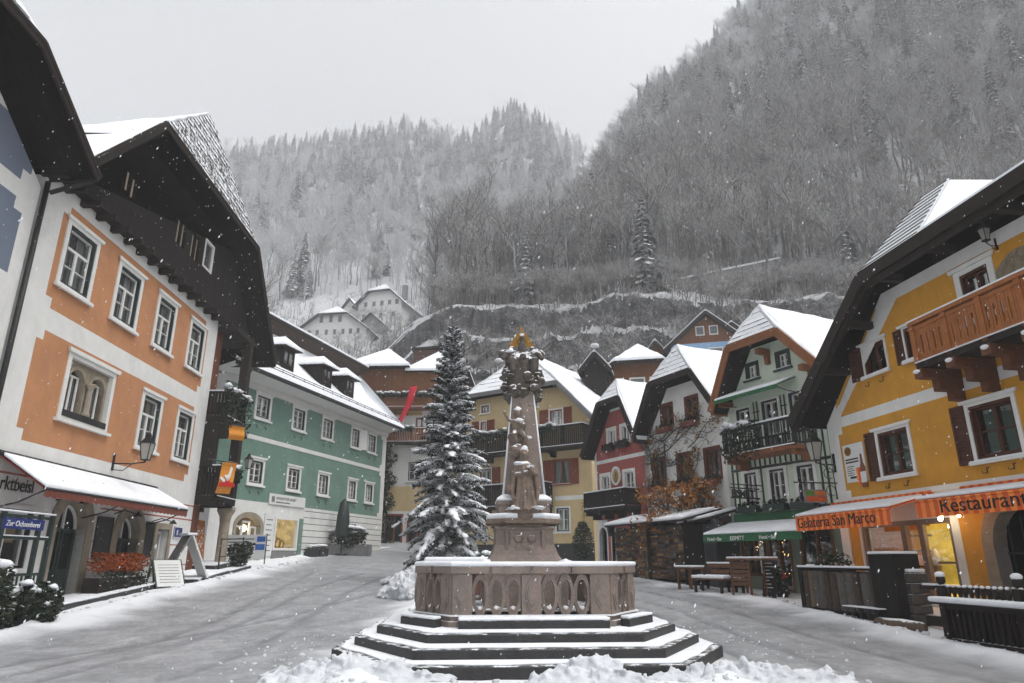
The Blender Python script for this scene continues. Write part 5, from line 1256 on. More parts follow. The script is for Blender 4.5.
mb = MB(); arch_ring(mb, ar[0], ar[1], 0, 1.78, .3, -.3, .05); mb.build('stone_arch', M['sandstone'], YL.e)
opening_room(YL, ar[0], ar[1], 0, 2.6, -.3, 1.5, 'dark')
mb = MB()
for i in range(5): mb.b(ar[0] + .1 + i * .36, ar[0] + .13 + i * .36, -.3, -.27, .1, 2.4)
for z in (.9, 1.6): mb.b(ar[0], ar[1], -.3, -.27, z, z + .05)
mb.build('arched_door', M['greendark'], YL.e)
# poster on the wall
mb = MB(); mb.b(1.14, 2.05, .01, .03, 3.6, 4.67); po = mb.build('menu_poster', M['paper'], YL.e)
m = MB(); N = 18; m.solid([(1.36 + .15 * math.cos(6.283 * i / N), -.031, 4.48 + .13 * math.sin(6.283 * i / N)) for i in range(N)], (0, -.006, 0)); m.build('round_mark', M['gold'], po)
m = MB()
for i in range(2): m.b(1.2, 1.78, .031, .034, 4.22 - i * .08, 4.26 - i * .08)
for i in range(5): m.b(1.22, 1.55 - .06 * (i % 2), .031, .034, 4.03 - i * .06, 4.05 - i * .06)
m.b(1.32, 1.6, .031, .034, 3.7, 3.76); m.build('writing', M['textdark'], po)
m = MB(); m.solid([(1.80, -.031, 3.42), (2.04, -.031, 3.42), (2.04, -.031, 3.95), (1.96, -.031, 4.1), (1.94, -.031, 4.34), (1.87, -.031, 4.34), (1.86, -.031, 4.1), (1.80, -.031, 3.95)], (0, -.008, 0), 0); m.b(1.80, 2.04, .04, .044, 3.55, 3.85, 1); m.b(1.62, 1.79, .031, .036, 3.5, 3.98, 2); m.build('bottle_picture', [pbr('bottle_brown', (.20, .06, .03), .2, 5, .5, 0), M['paper'], M['awnorange']], po)
for u, z in ((2.9, 3.42), (3.6, 3.42), (6.1, 3.44), (6.8, 3.44), (2.75, 6.22), (3.35, 6.22)):
    m = MB(); m.tube([(u, 0, z), (u, -.06, z - .02), (u, -.06, z - .12)], .012, 5); m.tube([(u, -.05, z - .12), (u - .14, -.05, z - .12), (u - .16, -.05, z - .06)], .01, 5); split(m, 'shutter_hook', M['black'], YL.e)
# things hanging on it
e = YL.add('wall_lantern', 'large black street lantern on the corner of the ochre house', 'lantern', .62, .0, 4.25); lantern(e, .6, s=1.25)
e = YL.add('wall_lantern', 'small black lantern under the ochre house eaves', 'lantern', 7.55, .0, 8.15); lantern(e, .25, s=.62)
e = YL.add('hanging_sign', 'green and orange shop sign hanging from an iron bracket at the ochre corner', 'sign', .6, 0, 3.66)
mb = MB(); mb.tube([(0, 0, 0), (0, -1.38, .0)], .022, 6); mb.tube([(0, -.05, -.5), (0, -.08, .4)], .015, 5)
for c_, r_ in (((-.05, .28), .16), ((-.05, -.22), .15)): mb.tube([(0, -.22 + r_ * math.cos(t * .6), c_[1] + r_ * math.sin(t * .6)) for t in range(10)], .012, 5)
mb.build('bracket', M['black'], e)
mb = MB(); mb.box(-.03, .03, -1.10, -.40, -.58, -.2, 0); mb.box(-.036, .036, -1.06, -.80, -.37, -.24, 1); mb.box(-.036, .036, -.77, -.44, -.37, -.24, 2); mb.box(-.036, .036, -1.06, -.44, -.54, -.40, 3)
for yy in (-1.0, -.5): mb.tube([(0, yy, 0), (0, yy, -.2)], .01, 5, 0)
mb.build('board', [M['grey'], pbr('sign_green', (.10, .20, .015), .2, 6, .6, 0), pbr('sign_orange', (.62, .17, .03), .2, 6, .6, 0), pbr('sign_red_orange', (.60, .09, .01), .2, 6, .6, 0)], e)
# ================================================================== FOUNTAIN
FX, FY = .2, 13.4
FS = .97
F = thing('fountain', 'octagonal stone fountain with carved obelisk column and snowy steps', 'fountain', (FX, FY, 0), R(3.5))
def octo(a, b, d1, d2): return [(-a, -d1), (a, -d1), (b, -d2), (b, d2), (a, d1), (-a, d1), (-b, d2), (-b, -d2)]
rr = random.Random(2)
for (a, b, d1, d2, z0, z1) in ((1.92, 3.13, 3.63, 1.53, -.25, .172), (1.74, 2.82, 3.17, 1.3, .0, .323), (1.58, 2.5, 2.65, 1.08, .1, .468)):
    P = octo(a, b, d1, d2); m = MB(); m.solid([(x, y, z0) for x, y in P], (0, 0, z1 - z0)); st = m.build('step', M['stonedark'], F, bevel=.02)
    s = MB(); q = [(x * .985, y * .985) for x, y in P]; N = 8; ring = []
    for i in range(8):
        x0, y0 = q[i]; x1, y1 = q[(i + 1) % 8]
        for k in range(N):
            t = k / N; j = 1 - .03 * rr.random(); ring.append(((x0 + (x1 - x0) * t) * j, (y0 + (y1 - y0) * t) * j, z1 + .003))
    s.solid(ring, (0, 0, .024)); s.build('snow_cover', M['snow'], st, bevel=.012, seg=3, angle=50)
blk = [[(-1.15, -2.18), (1.18, -2.18), (1.18, -1.86), (-1.15, -1.86)]]
for sx in (-1, 1): blk.append([(sx * 1.52, -1.98), (sx * 2.12, -1.12), (sx * 1.98, -.98), (sx * 1.42, -1.78)][::sx])
for P in blk:
    m = MB(); m.solid([(x, y, .46) for x, y in P], (0, 0, .15)); st = m.build('stone_block', M['stonedark'], F, bevel=.02)
    s = MB(); s.solid([(x, y, .612) for x, y in P], (0, 0, .042)); s.build('snow_cover', M['snow'], st, bevel=.02, seg=3)
BA = (1.26, 1.87, 1.8, .78)
def offs(k): return octo(BA[0] + k * .45, BA[1] + k, BA[2] + k, BA[3] + k * .45)
m = MB(); m.solid([(x, y, .45) for x, y in offs(.09)], (0, 0, .13)); m.solid([(x, y, .58) for x, y in offs(.05)], (0, 0, .07)); m.build('basin_plinth', M['marble'], F, bevel=.012)
s = MB()
Po, Pi = offs(.085), offs(.02)
for i in range(8):
    a, b_, c, d = Pi[i], Pi[(i + 1) % 8], Po[(i + 1) % 8], Po[i]; s.solid([(*a, .651), (*d, .651), (*c, .651), (*b_, .651)], (0, 0, .018))
s.build('plinth_snow', M['snow'], F)
# rim
def ringslab(mb, ko, ki, z0, h):
    A, B_ = offs(ko), offs(ki); n = 8
    vs = [(*p, z0) for p in A] + [(*p, z0) for p in B_] + [(*p, z0 + h) for p in A] + [(*p, z0 + h) for p in B_]
    fs = []
    for i in range(n):
        j = (i + 1) % n; fs += [(i, j, 16 + j, 16 + i), (8 + j, 8 + i, 24 + i, 24 + j), (16 + i, 16 + j, 24 + j, 24 + i), (j, i, 8 + i, 8 + j)]
    mb.mesh(vs, fs)
m = MB(); ringslab(m, .06, -.30, 1.28, .115); m.build('basin_rim', M['marble'], F, bevel=.014)
m = MB()
for i in range(8):
    P = offs(.072); a, b_ = Vector((*P[i], 0)), Vector((*P[(i + 1) % 8], 0)); L = (b_ - a).length; k = max(1, int(L / .55))
    for j in range(1, k): p = a.lerp(b_, j / k); m.box(p.x - .004, p.x + .004, p.y - .01, p.y + .01, 1.285, 1.39)
m.build('rim_joint', M['stonedark'], F)
s = MB(); ringslab(s, .075, -.33, 1.397, .07); s.build('rim_snow', M['snow'], F, bevel=.035, seg=4)
m = MB(); m.solid([(x, y, .6) for x, y in offs(-.25)], (0, 0, .1)); m.build('basin_floor', M['stonedark'], F)  # dark colour imitates the shade inside the deep basin
# balustrade: piers and pierced oval tracery
def tracery(mb, p0, p1, n, z0, z1, half_l=False, half_r=False, th=.13):
    a = Vector((*p0, 0)); b_ = Vector((*p1, 0)); d = (b_ - a).normalized(); nrm = Vector((d.y, -d.x, 0)); L = (b_ - a).length; w = L / n
    H_ = z1 - z0; zc = (z0 + z1) / 2; ex, ez = w * .34, H_ * .36; S = 28
    for k in range(n):
        c = a + d * (w * (k + .5))
        def outer(t):
            x, z = math.cos(t), math.sin(t); hx, hz = w / 2, H_ / 2; s_ = min(hx / max(1e-6, abs(x)), hz / max(1e-6, abs(z))); X, Z = x * s_, z * s_
            cut = .58   # cut corners leave dark notches between ovals
            e_ = abs(X) / hx + abs(Z) / hz
            if e_ > 2 - cut: f_ = (2 - cut) / e_; X, Z = X * f_, Z * f_
            return X, Z
        for i in range(S):
            t0, t1 = 2 * math.pi * i / S, 2 * math.pi * (i + 1) / S
            I0, I1 = (ex * math.cos(t0), ez * math.sin(t0)), (ex * math.cos(t1), ez * math.sin(t1)); O0, O1 = outer(t0), outer(t1)
            def pt(q, off): return c + d * q[0] + Vector((0, 0, zc + q[1])) - nrm * off
            mb.face([pt(I0, 0), pt(O0, 0), pt(O1, 0), pt(I1, 0)]); mb.face([pt(I1, th), pt(O1, th), pt(O0, th), pt(I0, th)])
            mb.face([pt(I0, 0), pt(I1, 0), pt(I1, th), pt(I0, th)]); mb.face([pt(O1, 0), pt(O0, 0), pt(O0, th), pt(O1, th)])
            if i == 0: p_ = c + Vector((0, 0, zc - ez + .02)) - nrm * th * .45; mbs.blob(p_, (ex * .62 * abs(d.x) + .05 * abs(d.y), ex * .62 * abs(d.y) + .05 * abs(d.x), .034), 8, 5, 0, .5, k + p_.x)
            # raised lip round the oval
            J0, J1 = (I0[0] * 1.16, I0[1] * 1.12), (I1[0] * 1.16, I1[1] * 1.12)
            mb.face([pt(I0, -.015), pt(J0, -.015), pt(J1, -.015), pt(I1, -.015)]); mb.face([pt(J0, -.015), pt(J0, 0), pt(J1, 0), pt(J1, -.015)]); mb.face([pt(I0, -.015), pt(I1, -.015), pt(I1, 0), pt(I0, 0)])
B_ = offs(0); tr = MB(); mbs = MB()
def pier(p0, p1, th=.2, orn='diamond'):
    a = Vector((*p0, 0)); b_ = Vector((*p1, 0)); d = (b_ - a).normalized(); n_ = Vector((d.y, -d.x, 0)); w = (b_ - a).length
    q = [a + n_ * .03, b_ + n_ * .03, b_ - n_ * th, a - n_ * th]
    pr = MB(); pr.solid([p + Vector((0, 0, .652)) for p in q], (0, 0, .626))
    c = (a + b_) / 2 + n_ * .03 + Vector((0, 0, .965)); Z = Vector((0, 0, 1))
    for k, (hw_, hh, o_) in enumerate(((w * .38, .25, .018), (w * .26, .17, .035))):
        if orn == 'diamond': P = [c - d * hw_, c - Z * hh, c + d * hw_, c + Z * hh]
        else: P = [c + d * hw_ * .8 * math.cos(t * .5236) + Z * hh * math.sin(t * .5236) for t in range(12)]
        pr.solid(P, n_ * o_)
    pr.build('balustrade_pier', M['marble'], F, bevel=.008)
def along(a, b_, t0, t1):
    A = Vector((*a, 0)); B = Vector((*b_, 0)); return tuple(A.lerp(B, t0))[:2], tuple(A.lerp(B, t1))[:2]
for i in (0, 4):
    a, b_ = B_[i], B_[i + 1]
    pier(*along(a, b_, 0, .125)); pier(*along(a, b_, .875, 1)); pier(*along(a, b_, .4375, .5625), orn='oval')
    tracery(tr, *along(a, b_, .125, .4375), 3, .655, 1.28); tracery(tr, *along(a, b_, .5625, .875), 3, .655, 1.28)
for i in (1, 3, 5, 7):
    a, b_ = B_[i], B_[(i + 1) % 8]; pier(*along(a, b_, 0, .27)); pier(*along(a, b_, .73, 1)); tracery(tr, *along(a, b_, .27, .73), 2, .655, 1.28)
for i in (2, 6):
    a, b_ = B_[i], B_[(i + 1) % 8]; pier(*along(a, b_, 0, .2)); pier(*along(a, b_, .8, 1)); tracery(tr, *along(a, b_, .2, .8), 3, .655, 1.28)
tr.build('pierced_balustrade', M['marble'], F); mbs.build('oval_snow', M['snow'], F)
# column: pedestal, slab, plinth, obelisk
m = MB(); m.lathe([(.74, .7), (.74, 1.25), (.71, 1.42), (.60, 1.58), (.535, 1.75), (.52, 2.0), (.545, 2.03), (.545, 2.07)], (0, 0, 0), 4, sq=True, sm=False)
for sx in (-1, 1): m.box(sx * .33 - .03, sx * .33 + .03, -.57, -.515, 1.62, 2.0)
m.box(-.27, .27, -.55, -.515, 1.60, 1.98); ped = m.build('pedestal', M['marble'], F, bevel=.015)
m = MB(); 
for (x, z, a) in ((-.12, 1.85, .5), (.12, 1.85, -.5), (0, 1.72, 0), (-.1, 1.67, .8), (.1, 1.67, -.8)): m.blob((x, -.55, z), (.09, .03, .07), 8, 6, 0, .5, z * 9 + x)
m.build('carved_relief', M['marble'], ped)
s = MB(); [s.blob((sx * .72, -.70, 1.45), (.12, .12, .06), 8, 5, 0, .4, sx) for sx in (-1, 1)]; s.build('snow_clumps', M['snow'], ped)
m = MB(); P = octo(.36, .69, .69, .36); m.solid([(x * .86, y * .86, 2.07) for x, y in P], (0, 0, .05)); m.solid([(x, y, 2.12) for x, y in P], (0, 0, .10)); m.build('column_slab', M['statue'], F, bevel=.02)
s = MB(); s.solid([(x * .99, y * .99, 2.223) for x, y in P], (0, 0, .085)); s.build('slab_snow', M['snow'], F, bevel=.04, seg=4)
m = MB(); m.lathe([(.47, 2.2), (.47, 2.44), (.51, 2.47), (.51, 2.54)], (0, 0, 0), 4, sq=True, sm=False); m.build('obelisk_plinth', M['marble'], F, bevel=.015)
s = MB(); s.lathe([(.51, 2.542), (.51, 2.58), (.40, 2.66)], (0, 0, 0), 4, sq=True, sm=False); s.build('plinth_cap_snow', M['snow'], F, bevel=.03, seg=3)
m = MB(); m.lathe([(.385, 2.54), (.205, 4.75)], (0, 0, 0), 4, sq=True, sm=False)
for i in range(46):
    t = rr.random(); h = .385 - .18 * t; sd = rr.choice((0, 0, 1)); x = rr.uniform(-.7, .7) * h; z = 2.6 + 2.0 * t
    c = (x, -h, z) if sd == 0 else (h * rr.choice((-1, 1)), x, z); m.blob(c, (.035, .03, .045) if sd == 0 else (.03, .035, .045), 7, 5, 0, .5, i)
m.build('obelisk', M['marble'], F)
s = MB()
for sx in (-1, 1): s.tube([(sx * .385, -.385, 2.66), (sx * .215, -.215, 4.6)], [.022, .012], 5)
s.build('edge_snow', M['snow'], F)
# carved figures on the column
m = MB()   # robed saint with folded hands
def P_(*a): return Vector(a)
NS, NR = 60, 22; prof_ = [(.235, 0), (.205, .12), (.17, .35), (.15, .55), (.165, .72), (.15, .82), (.07, .88)]
for j in range(NR + 1):
    v = .88 * j / NR; r0 = lerp_t([(b, a) for a, b in prof_], v)
    for i in range(NS):
        t = 6.283 * i / NS; k = 1 + (.17 * (1 - v / 1.1)) * math.sin(7 * t + 2.2 * v + .8 * math.sin(3 * t)) + .05 * math.sin(15 * t + 6 * v); m.v.append((r0 * k * math.cos(t), -.56 + r0 * k * math.sin(t), 2.36 + v))
for j in range(NR):
    for i in range(NS): m.f.append((j * NS + i, j * NS + (i + 1) % NS, (j + 1) * NS + (i + 1) % NS, (j + 1) * NS + i)); m.m.append(0); m.sm.append(True)
m.f += [tuple(reversed(range(NS))), tuple(range(NR * NS, NR * NS + NS))]; m.m += [0, 0]; m.sm += [True, True]
for i in range(9):
    t = -2.6 + i * .62; r0 = .205; m.tube([(r0 * math.cos(t), -.56 + r0 * math.sin(t), 2.34), (.15 * math.cos(t + .12), -.56 + .15 * math.sin(t + .12), 2.75), (.12 * math.cos(t + .3), -.56 + .12 * math.sin(t + .3), 3.1)], [.035, .024, .012], 6)
m.blob((.0, -.58, 3.38), (.085, .095, .115)); m.blob((-.005, -.67, 3.36), (.02, .03, .03), 6, 5); m.tube([(0, -.57, 3.2), (0, -.575, 3.3)], .055, 8)
m.blob((0, -.55, 3.41), (.095, .10, .10)); m.blob((.0, -.545, 3.32), (.09, .06, .10))
for sx in (-1, 1):
    m.tube([(sx * .14, -.56, 3.16), (sx * .20, -.60, 2.98), (.10 + sx * .05, -.74, 3.02)], [.065, .06, .04], 8)
m.blob((.11, -.77, 3.07), (.035, .04, .075)); m.tube([(-.2, -.6, 3.05), (-.24, -.6, 2.7), (-.16, -.62, 2.42)], [.05, .05, .03], 7); m.tube([(.19, -.6, 3.0), (.24, -.58, 2.7), (.20, -.6, 2.45)], [.05, .05, .03], 7)
m.blob((-.27, -.55, 2.72), (.07, .06, .09), 8, 6, 0, .3)
for i in range(7): m.blob((-.28 + i * .09, -.66 + .05 * abs(i - 3) * .6, 2.33), (.09, .08, .065), 8, 6, 0, .4, i)
m.blob((0, -.58, 2.26), (.19, .17, .11), 8, 6, 0, .3)
smooth_stone(m, 'robed_statue', M['statue'], F, .009)
m = MB()   # small winged child higher up
c = P_(-.12, -.36, 3.95)
m.blob(c, (.10, .09, .15)); m.blob(c + P_(.0, -.03, .24), (.075, .08, .085)); m.tube([c + P_(-.07, 0, .09), c + P_(-.17, -.05, .10), c + P_(-.24, -.06, .22)], [.042, .036, .026], 7); m.blob(c + P_(-.25, -.06, .25), .036, 7, 5)
m.tube([c + P_(.07, 0, .09), c + P_(.12, -.09, .0), c + P_(.03, -.14, .03)], [.042, .036, .026], 7); m.tube([c + P_(-.04, -.02, -.1), c + P_(-.06, -.12, -.18), c + P_(-.02, -.05, -.33)], [.06, .052, .03], 7); m.tube([c + P_(.05, -.02, -.1), c + P_(.14, -.08, -.22), c + P_(.19, -.02, -.40)], [.06, .05, .028], 7)
m.blob(c + P_(.12, .06, .06), (.06, .04, .14), 8, 6); m.blob(c + P_(0, .06, -.22), (.18, .08, .13), 8, 6, 0, .4); m.blob(c + P_(0, -.04, -.48), (.14, .10, .13), 8, 6, 0, .3)
smooth_stone(m, 'child_statue', M['statue'], F, .012)
m = MB()   # cloud group with heads and the seated pair on top
rr = random.Random(12)
for i in range(44):
    t = rr.uniform(0, 6.28); z = rr.uniform(4.55, 5.25); r = .20 + .16 * math.sin((z - 4.5) * 3.6); m.blob((r * math.cos(t), r * math.sin(t), z), (rr.uniform(.07, .13), rr.uniform(.07, .13), rr.uniform(.06, .11)), 8, 6, 0, .3, i)
for i in range(13):
    t = i * .75; z = 4.62 + .5 * ((i * .37) % 1); r = .36; m.blob((r * math.cos(t), r * math.sin(t), z), (.052, .052, .066), 8, 6)
    for s in (-1, 1): m.blob((r * math.cos(t + s * .24), r * math.sin(t + s * .24), z - .06), (.07, .07, .035), 7, 5)
m.lathe([(.22, 4.5), (.30, 4.8), (.33, 5.1), (.30, 5.35), (.2, 5.5)], (0, 0, 0), 12)
for sx in (-1, 1):   # two seated figures sharing a cloak
    m.blob((sx * .20, -.06, 5.32), (.15, .15, .20)); m.blob((sx * .21, -.10, 5.56), (.06, .065, .08)); m.tube([(sx * .2, -.08, 5.5), (sx * .34, -.14, 5.46), (sx * .40, -.2, 5.34)], [.07, .06, .045], 7)
    m.tube([(sx * .16, -.14, 5.3), (sx * .22, -.34, 5.28), (sx * .2, -.36, 5.05)], [.09, .08, .05], 7); m.blob((sx * .36, .02, 5.5), (.12, .1, .10), 8, 6, 0, .3)
m.blob((0, -.1, 5.5), (.10, .11, .3)); m.blob((0, -.12, 5.80), (.06, .06, .085)); m.blob((0, -.3, 5.36), (.07, .07, .09)); m.blob((0, -.24, 5.22), (.10, .10, .12))
smooth_stone(m, 'cloud_group', M['grime'], F, .011)
m = MB()
for i in range(15):
    t = R(-24 + i * 16.3); dx, dz = math.cos(t), math.sin(t)   # rays filling a triangle
    L = min((.35 / max(1e-3, abs(dx) * 1.55 + dz)) if abs(dx) * 1.55 + dz > 0 else .3, .14 / max(1e-3, -dz) if dz < 0 else 9) * (1.0 if i % 2 else .86)
    c0 = P_(.06 * dx, .02, 5.76 + .06 * dz); c1 = P_(L * dx, .02, 5.76 + L * dz); p = P_(-dz, 0, dx) * .026
    m.solid([c0 - p, c1 - p * .9, c1 + p * .9, c0 + p], (0, .035, 0))
m.build('gilded_rays', M['gold'], F)
s = MB()
for x, y, z, a, b_ in ((-.24, -.1, 5.53, .13, .05), (.26, -.1, 5.52, .12, .05), (0, -.12, 5.885, .05, .025), (0, -.58, 3.495, .085, .04), (-.1, -.6, 3.19, .14, .035), (.1, -.72, 3.13, .09, .03), (-.12, -.39, 4.275, .075, .04), (-.1, -.45, 4.05, .1, .03), (.1, -.42, 3.72, .07, .03), (-.2, -.7, 2.39, .13, .035), (.22, -.7, 2.40, .15, .035)):
    s.blob((x, y, z), (a * .8, a * .7, b_), 12, 7, 0, .9, x * 11 + z)
s.build('statue_snow', M['snow'], F)

# ================================================================== SQUARE FURNITURE
# low walled box behind the fountain
e = thing('low_planter', 'low brown walled planter with a smooth snow lid behind the fountain', 'planter', (-1.5, 21.5, gz(-1.5, 21.5)), R(-6))
mb = MB(); mb.box(-1.0, 1.2, -.5, .5, -.3, .95); mb.build('box', pbr('brown_planter', (.16, .075, .055), .3, 5, .8, .4, plank=(0, .2)), e); mb = MB(); mb.solid([(-1.05, -.55, .953), (1.25, -.55, .953), (1.25, .55, .953), (-1.05, .55, .953)], (0, 0, .2)); mb.build('snow_cover', M['snow'], e, bevel=.09, seg=4)
bush('snowy_shrub', 'small snowy shrub beside the pedestal behind the low planter', (-.75, 22.6, gz(-.75, 22.6) + .35), (.5, .45, .62), 7, count=150, sd=31)
# firewood shed in front of the white house
wx, wy, wz = 6.5, 27.5, gz(6.5, 27.5)
ang = math.atan2(26.3 - 31.2, 6.45 - 4.45)
e = thing('firewood_shed', 'open firewood shed stacked full of split logs under a snowy lean-to roof', 'shed', (4.45, 30.9, .78), ang)
L = 5.2; rr = random.Random(5); fw = MB(); z = .05
secs = [(0, 1.9, 0), (1.9, 2.75, 1), (2.75, L, 0)]
for x0, x1, endon in secs:
    z = .02
    while z < 1.95:
        h = rr.uniform(.06, .115); x = x0
        while x < x1 - .04:
            w = h if endon else rr.uniform(.28, .55); w = min(w, x1 - x); d = rr.uniform(-.05, .05)
            zz = z + h / 2 + rr.uniform(-.01, .01); mi = rr.choice((0, 1, 1, 2, 2, 3))
            if endon: fw.tube([(x + w / 2, d - .02, zz), (x + w / 2, .7, zz)], h * .53, 6, rr.choice((0, 0, 1, 3)), True, False)
            else: fw.tube([(x + .01, d + h, zz + rr.uniform(-.015, .015)), (x + w - .01, d + h + rr.uniform(-.04, .04), zz)], h * .54, 6, mi, True, False)
            x += w
        z += h
fw.build('firewood', [pbr('split_wood_pale', (.34, .20, .10), .35, 9, .9, .5), pbr('split_wood_brown', (.16, .085, .045), .4, 9, .9, .5), pbr('bark_wood', (.055, .040, .032), .4, 9, .9, .5), pbr('split_wood_grey', (.11, .09, .075), .4, 9, .9, .5)], e)
mb = MB()
for x in (-.05, 2.7, L): mb.box(x, x + .1, -.1, 0, -.3, 2.1)
mb.box(L + .1, L + .16, -.25, 1.6, -.3, 2.0); mb.box(-.1, L + .1, .9, 1.0, -.3, 2.2); mb.build('frame', M['darkwood'], e)
mb = MB(); mb.hexa([(-.2, -.35, 2.05), (L + .25, -.35, 2.05), (L + .25, 1.5, 2.5), (-.2, 1.5, 2.5), (-.2, -.35, 2.12), (L + .25, -.35, 2.12), (L + .25, 1.5, 2.58), (-.2, 1.5, 2.58)]); rf = mb.build('roof', M['darkbeam'], e)
mb = MB(); mb.solid([(-.22, -.38, 2.125), (L + .26, -.38, 2.125), (L + .26, 1.2, 2.51), (-.22, 1.2, 2.51)], (0, 0, .11)); mb.build('snow_cover', M['snow'], rf, bevel=.045, seg=3)
e = thing('timber_lean_to', 'dark weathered lean-to wall between the firewood shed and the green awning', 'shed', (6.75, 26.9, .55), ang)
mb = MB(); mb.box(0, 1.5, 0, 1.5, -.3, 2.2); mb.build('wall', pbr('grey_boards', (.075, .078, .085), .3, 5, .85, .4, plank=(0, .18)), e); mb = MB(); mb.hexa([(-.1, -.5, 2.15), (1.6, -.2, 2.35), (1.6, 1.6, 2.8), (-.1, 1.6, 2.6), (-.1, -.5, 2.23), (1.6, -.2, 2.43), (1.6, 1.6, 2.88), (-.1, 1.6, 2.68)]); rf = mb.build('roof', M['darkbeam'], e)
mb = MB(); mb.solid([(-.1, -.52, 2.235), (1.6, -.22, 2.435), (1.6, 1.5, 2.84), (-.1, 1.5, 2.64)], (0, 0, .1)); mb.build('snow_cover', M['snow'], rf, bevel=.04)
# benches and tables in front of the mint house
def bench(e, L=1.8, back=True):
    m = MB()
    for i in range(3): m.box(-L / 2, L / 2, -.2 + i * .14, -.08 + i * .14, .42, .46)
    m.build('seat', M['oldwood'], e)
    if back:
        m = MB()
        for i in range(2): m.box(-L / 2, L / 2, .26 + i * .03, .30 + i * .03, .6 + i * .18, .72 + i * .18)
        m.build('backrest', M['oldwood'], e)
    for x in (-L / 2 + .15, L / 2 - .15):
        m = MB(); m.beam((x, -.15, 0), (x, -.15, .42), .07, .07); m.beam((x, .15, 0), (x, .15, .42), .07, .07); m.beam((x, .2, .3), (x, .34, .95), .05, .05); m.build('leg', M['darkbeam'], e)
    s = MB(); s.box(-L / 2 + .01, L / 2 - .01, -.2, .19, .464, .56)
    if back: s.box(-L / 2, L / 2, .27, .35, .905, .96)
    s.build('snow_cover', M['snow'], e, bevel=.035, seg=3)
def table(e, a, b, h, mat='oldwood'):
    m = MB(); m.box(-a, a, -b, b, h - .05, h); m.build('tabletop', M[mat], e)
    for sx in (-1, 1):
        m = MB(); m.beam((sx * a * .7, -b * .7, 0), (sx * a * .7, -b * .7, h - .05), .07, .07); m.beam((sx * a * .7, b * .7, 0), (sx * a * .7, b * .7, h - .05), .07, .07); m.beam((sx * a * .7, -b * .7, .35), (sx * a * .7, b * .7, .35), .06, .05); m.build('leg', M[mat], e)
    s = MB(); s.box(-a * .98, a * .98, -b * .97, b * .97, h + .003, h + .07); s.build('snow_cover', M['snow'], e, bevel=.03, seg=3)
def on(x, y): return (x, y, gz(x, y) + .03)
ra = T.a
e = thing('garden_bench', 'wooden bench with backrest covered in snow before the green awning', 'bench', on(6.85, 23.7), ra); bench(e, 1.9)
e = thing('garden_table', 'low snow covered table at the left end of the snowy bench', 'table', on(6.15, 24.9), ra); table(e, .45, .35, .72)
e = thing('garden_bench', 'backless bench seat with thick snow nearest the fountain', 'bench', on(6.45, 23.4), ra); bench(e, 1.5, False)
e = thing('slatted_counter', 'tall brown slatted counter with snow on top beside the benches', 'counter', on(7.25, 22.2), ra)
mb = MB()
for i in range(6): mb.box(-.4, .4, -.3, -.27, .35 + i * .12, .44 + i * .12)
for x in (-.4, .36):
    for y in (-.3, .3): mb.box(x, x + .05, y - .02, y + .03, 0, 1.08)
for i in range(6): mb.box(-.42, -.39, -.3, .3, .35 + i * .12, .44 + i * .12)
mb.build('slats', M['oldwood'], e); mb = MB(); mb.box(-.5, .95, -.38, .38, 1.08, 1.13); mb.build('top', M['oldwood'], e); mb = MB(); mb.box(-.49, .94, -.37, .37, 1.133, 1.19); mb.build('snow_cover', M['snow'], e, bevel=.025)
e = thing('chalkboard', 'black chalk menu board standing below the green awning', 'menu board', on(7.75, 21.95), ra - .1)
mb = MB(); mb.hexa([(-.28, -.02, 0), (.28, -.02, 0), (.28, .03, 0), (-.28, .03, 0), (-.28, .18, 1.2), (.28, .18, 1.2), (.28, .23, 1.2), (-.28, .23, 1.2)]); mb.build('board', M['black'], e)
mb = MB(); [mb.box(-.2, .18 - .08 * (i % 3), -.026 + .2 * (.25 + i * .09) * .86, -.018 + .2 * (.25 + i * .09), .3 + i * .1, .325 + i * .1) for i in range(8)]; mb.build('writing', M['textwhite'], e)
bush('potted_flower', 'pot of dark leaves with red blossom by the mint house shopfront', on(8.3, 22.3), (.25, .25, .5), 5, count=80, snow=False, sd=41, cat='flower pot', pot=.2)
mb = MB(); leaves(None, [(.0, -.1, .62)], (.12, .1, .1), 40, .05, mb); mb.build('red_blossom', pbr('red_petal', (.6, .01, .015), .2, 6, .6, 0), [o for o in COL.objects if o.get('label', '').startswith('pot of dark leaves')][0])
# terrace enclosure of trunk slabs
a0 = Vector((7.75, 19.1, 0)); a1 = Vector((8.2, 16.2, 0)); ta = math.atan2(a1.y - a0.y, a1.x - a0.x)
e = thing('terrace_planter', 'terrace fence of upright bark slabs with a snowy rail in front of the shop', 'fence', (a0.x, a0.y, gz(a0.x, a0.y)), ta)
Lf = (a1 - a0).length; rr = random.Random(9); mb = MB(); x = 0; k = 0
while x < Lf:
    w = rr.uniform(.16, .34); w = min(w, Lf - x + .02); r_ = w / 2; N = 7; dp = rr.uniform(.05, .12)
    pts = [(x + r_ - r_ * math.cos(math.pi * i / N), -dp * math.sin(math.pi * i / N) - .02) for i in range(N + 1)]
    mb.solid([(px_, py_, .12 - .05 * x / Lf) for px_, py_ in pts] + [(x + w, .05, .12), (x, .05, .12)], (rr.uniform(-.03, .03), 0, .88), rr.choice((0, 0, 1, 2))); x += w + .01
mb.build('bark_slab', [pbr('slab_brown', (.075, .052, .038), .45, 7, .9, .6, 25, .02, streak=.6), pbr('slab_tan', (.17, .125, .085), .4, 7, .9, .6, 25, .02, streak=.5), pbr('slab_grey', (.12, .11, .10), .4, 7, .9, .6, 25, .02, streak=.5)], e)
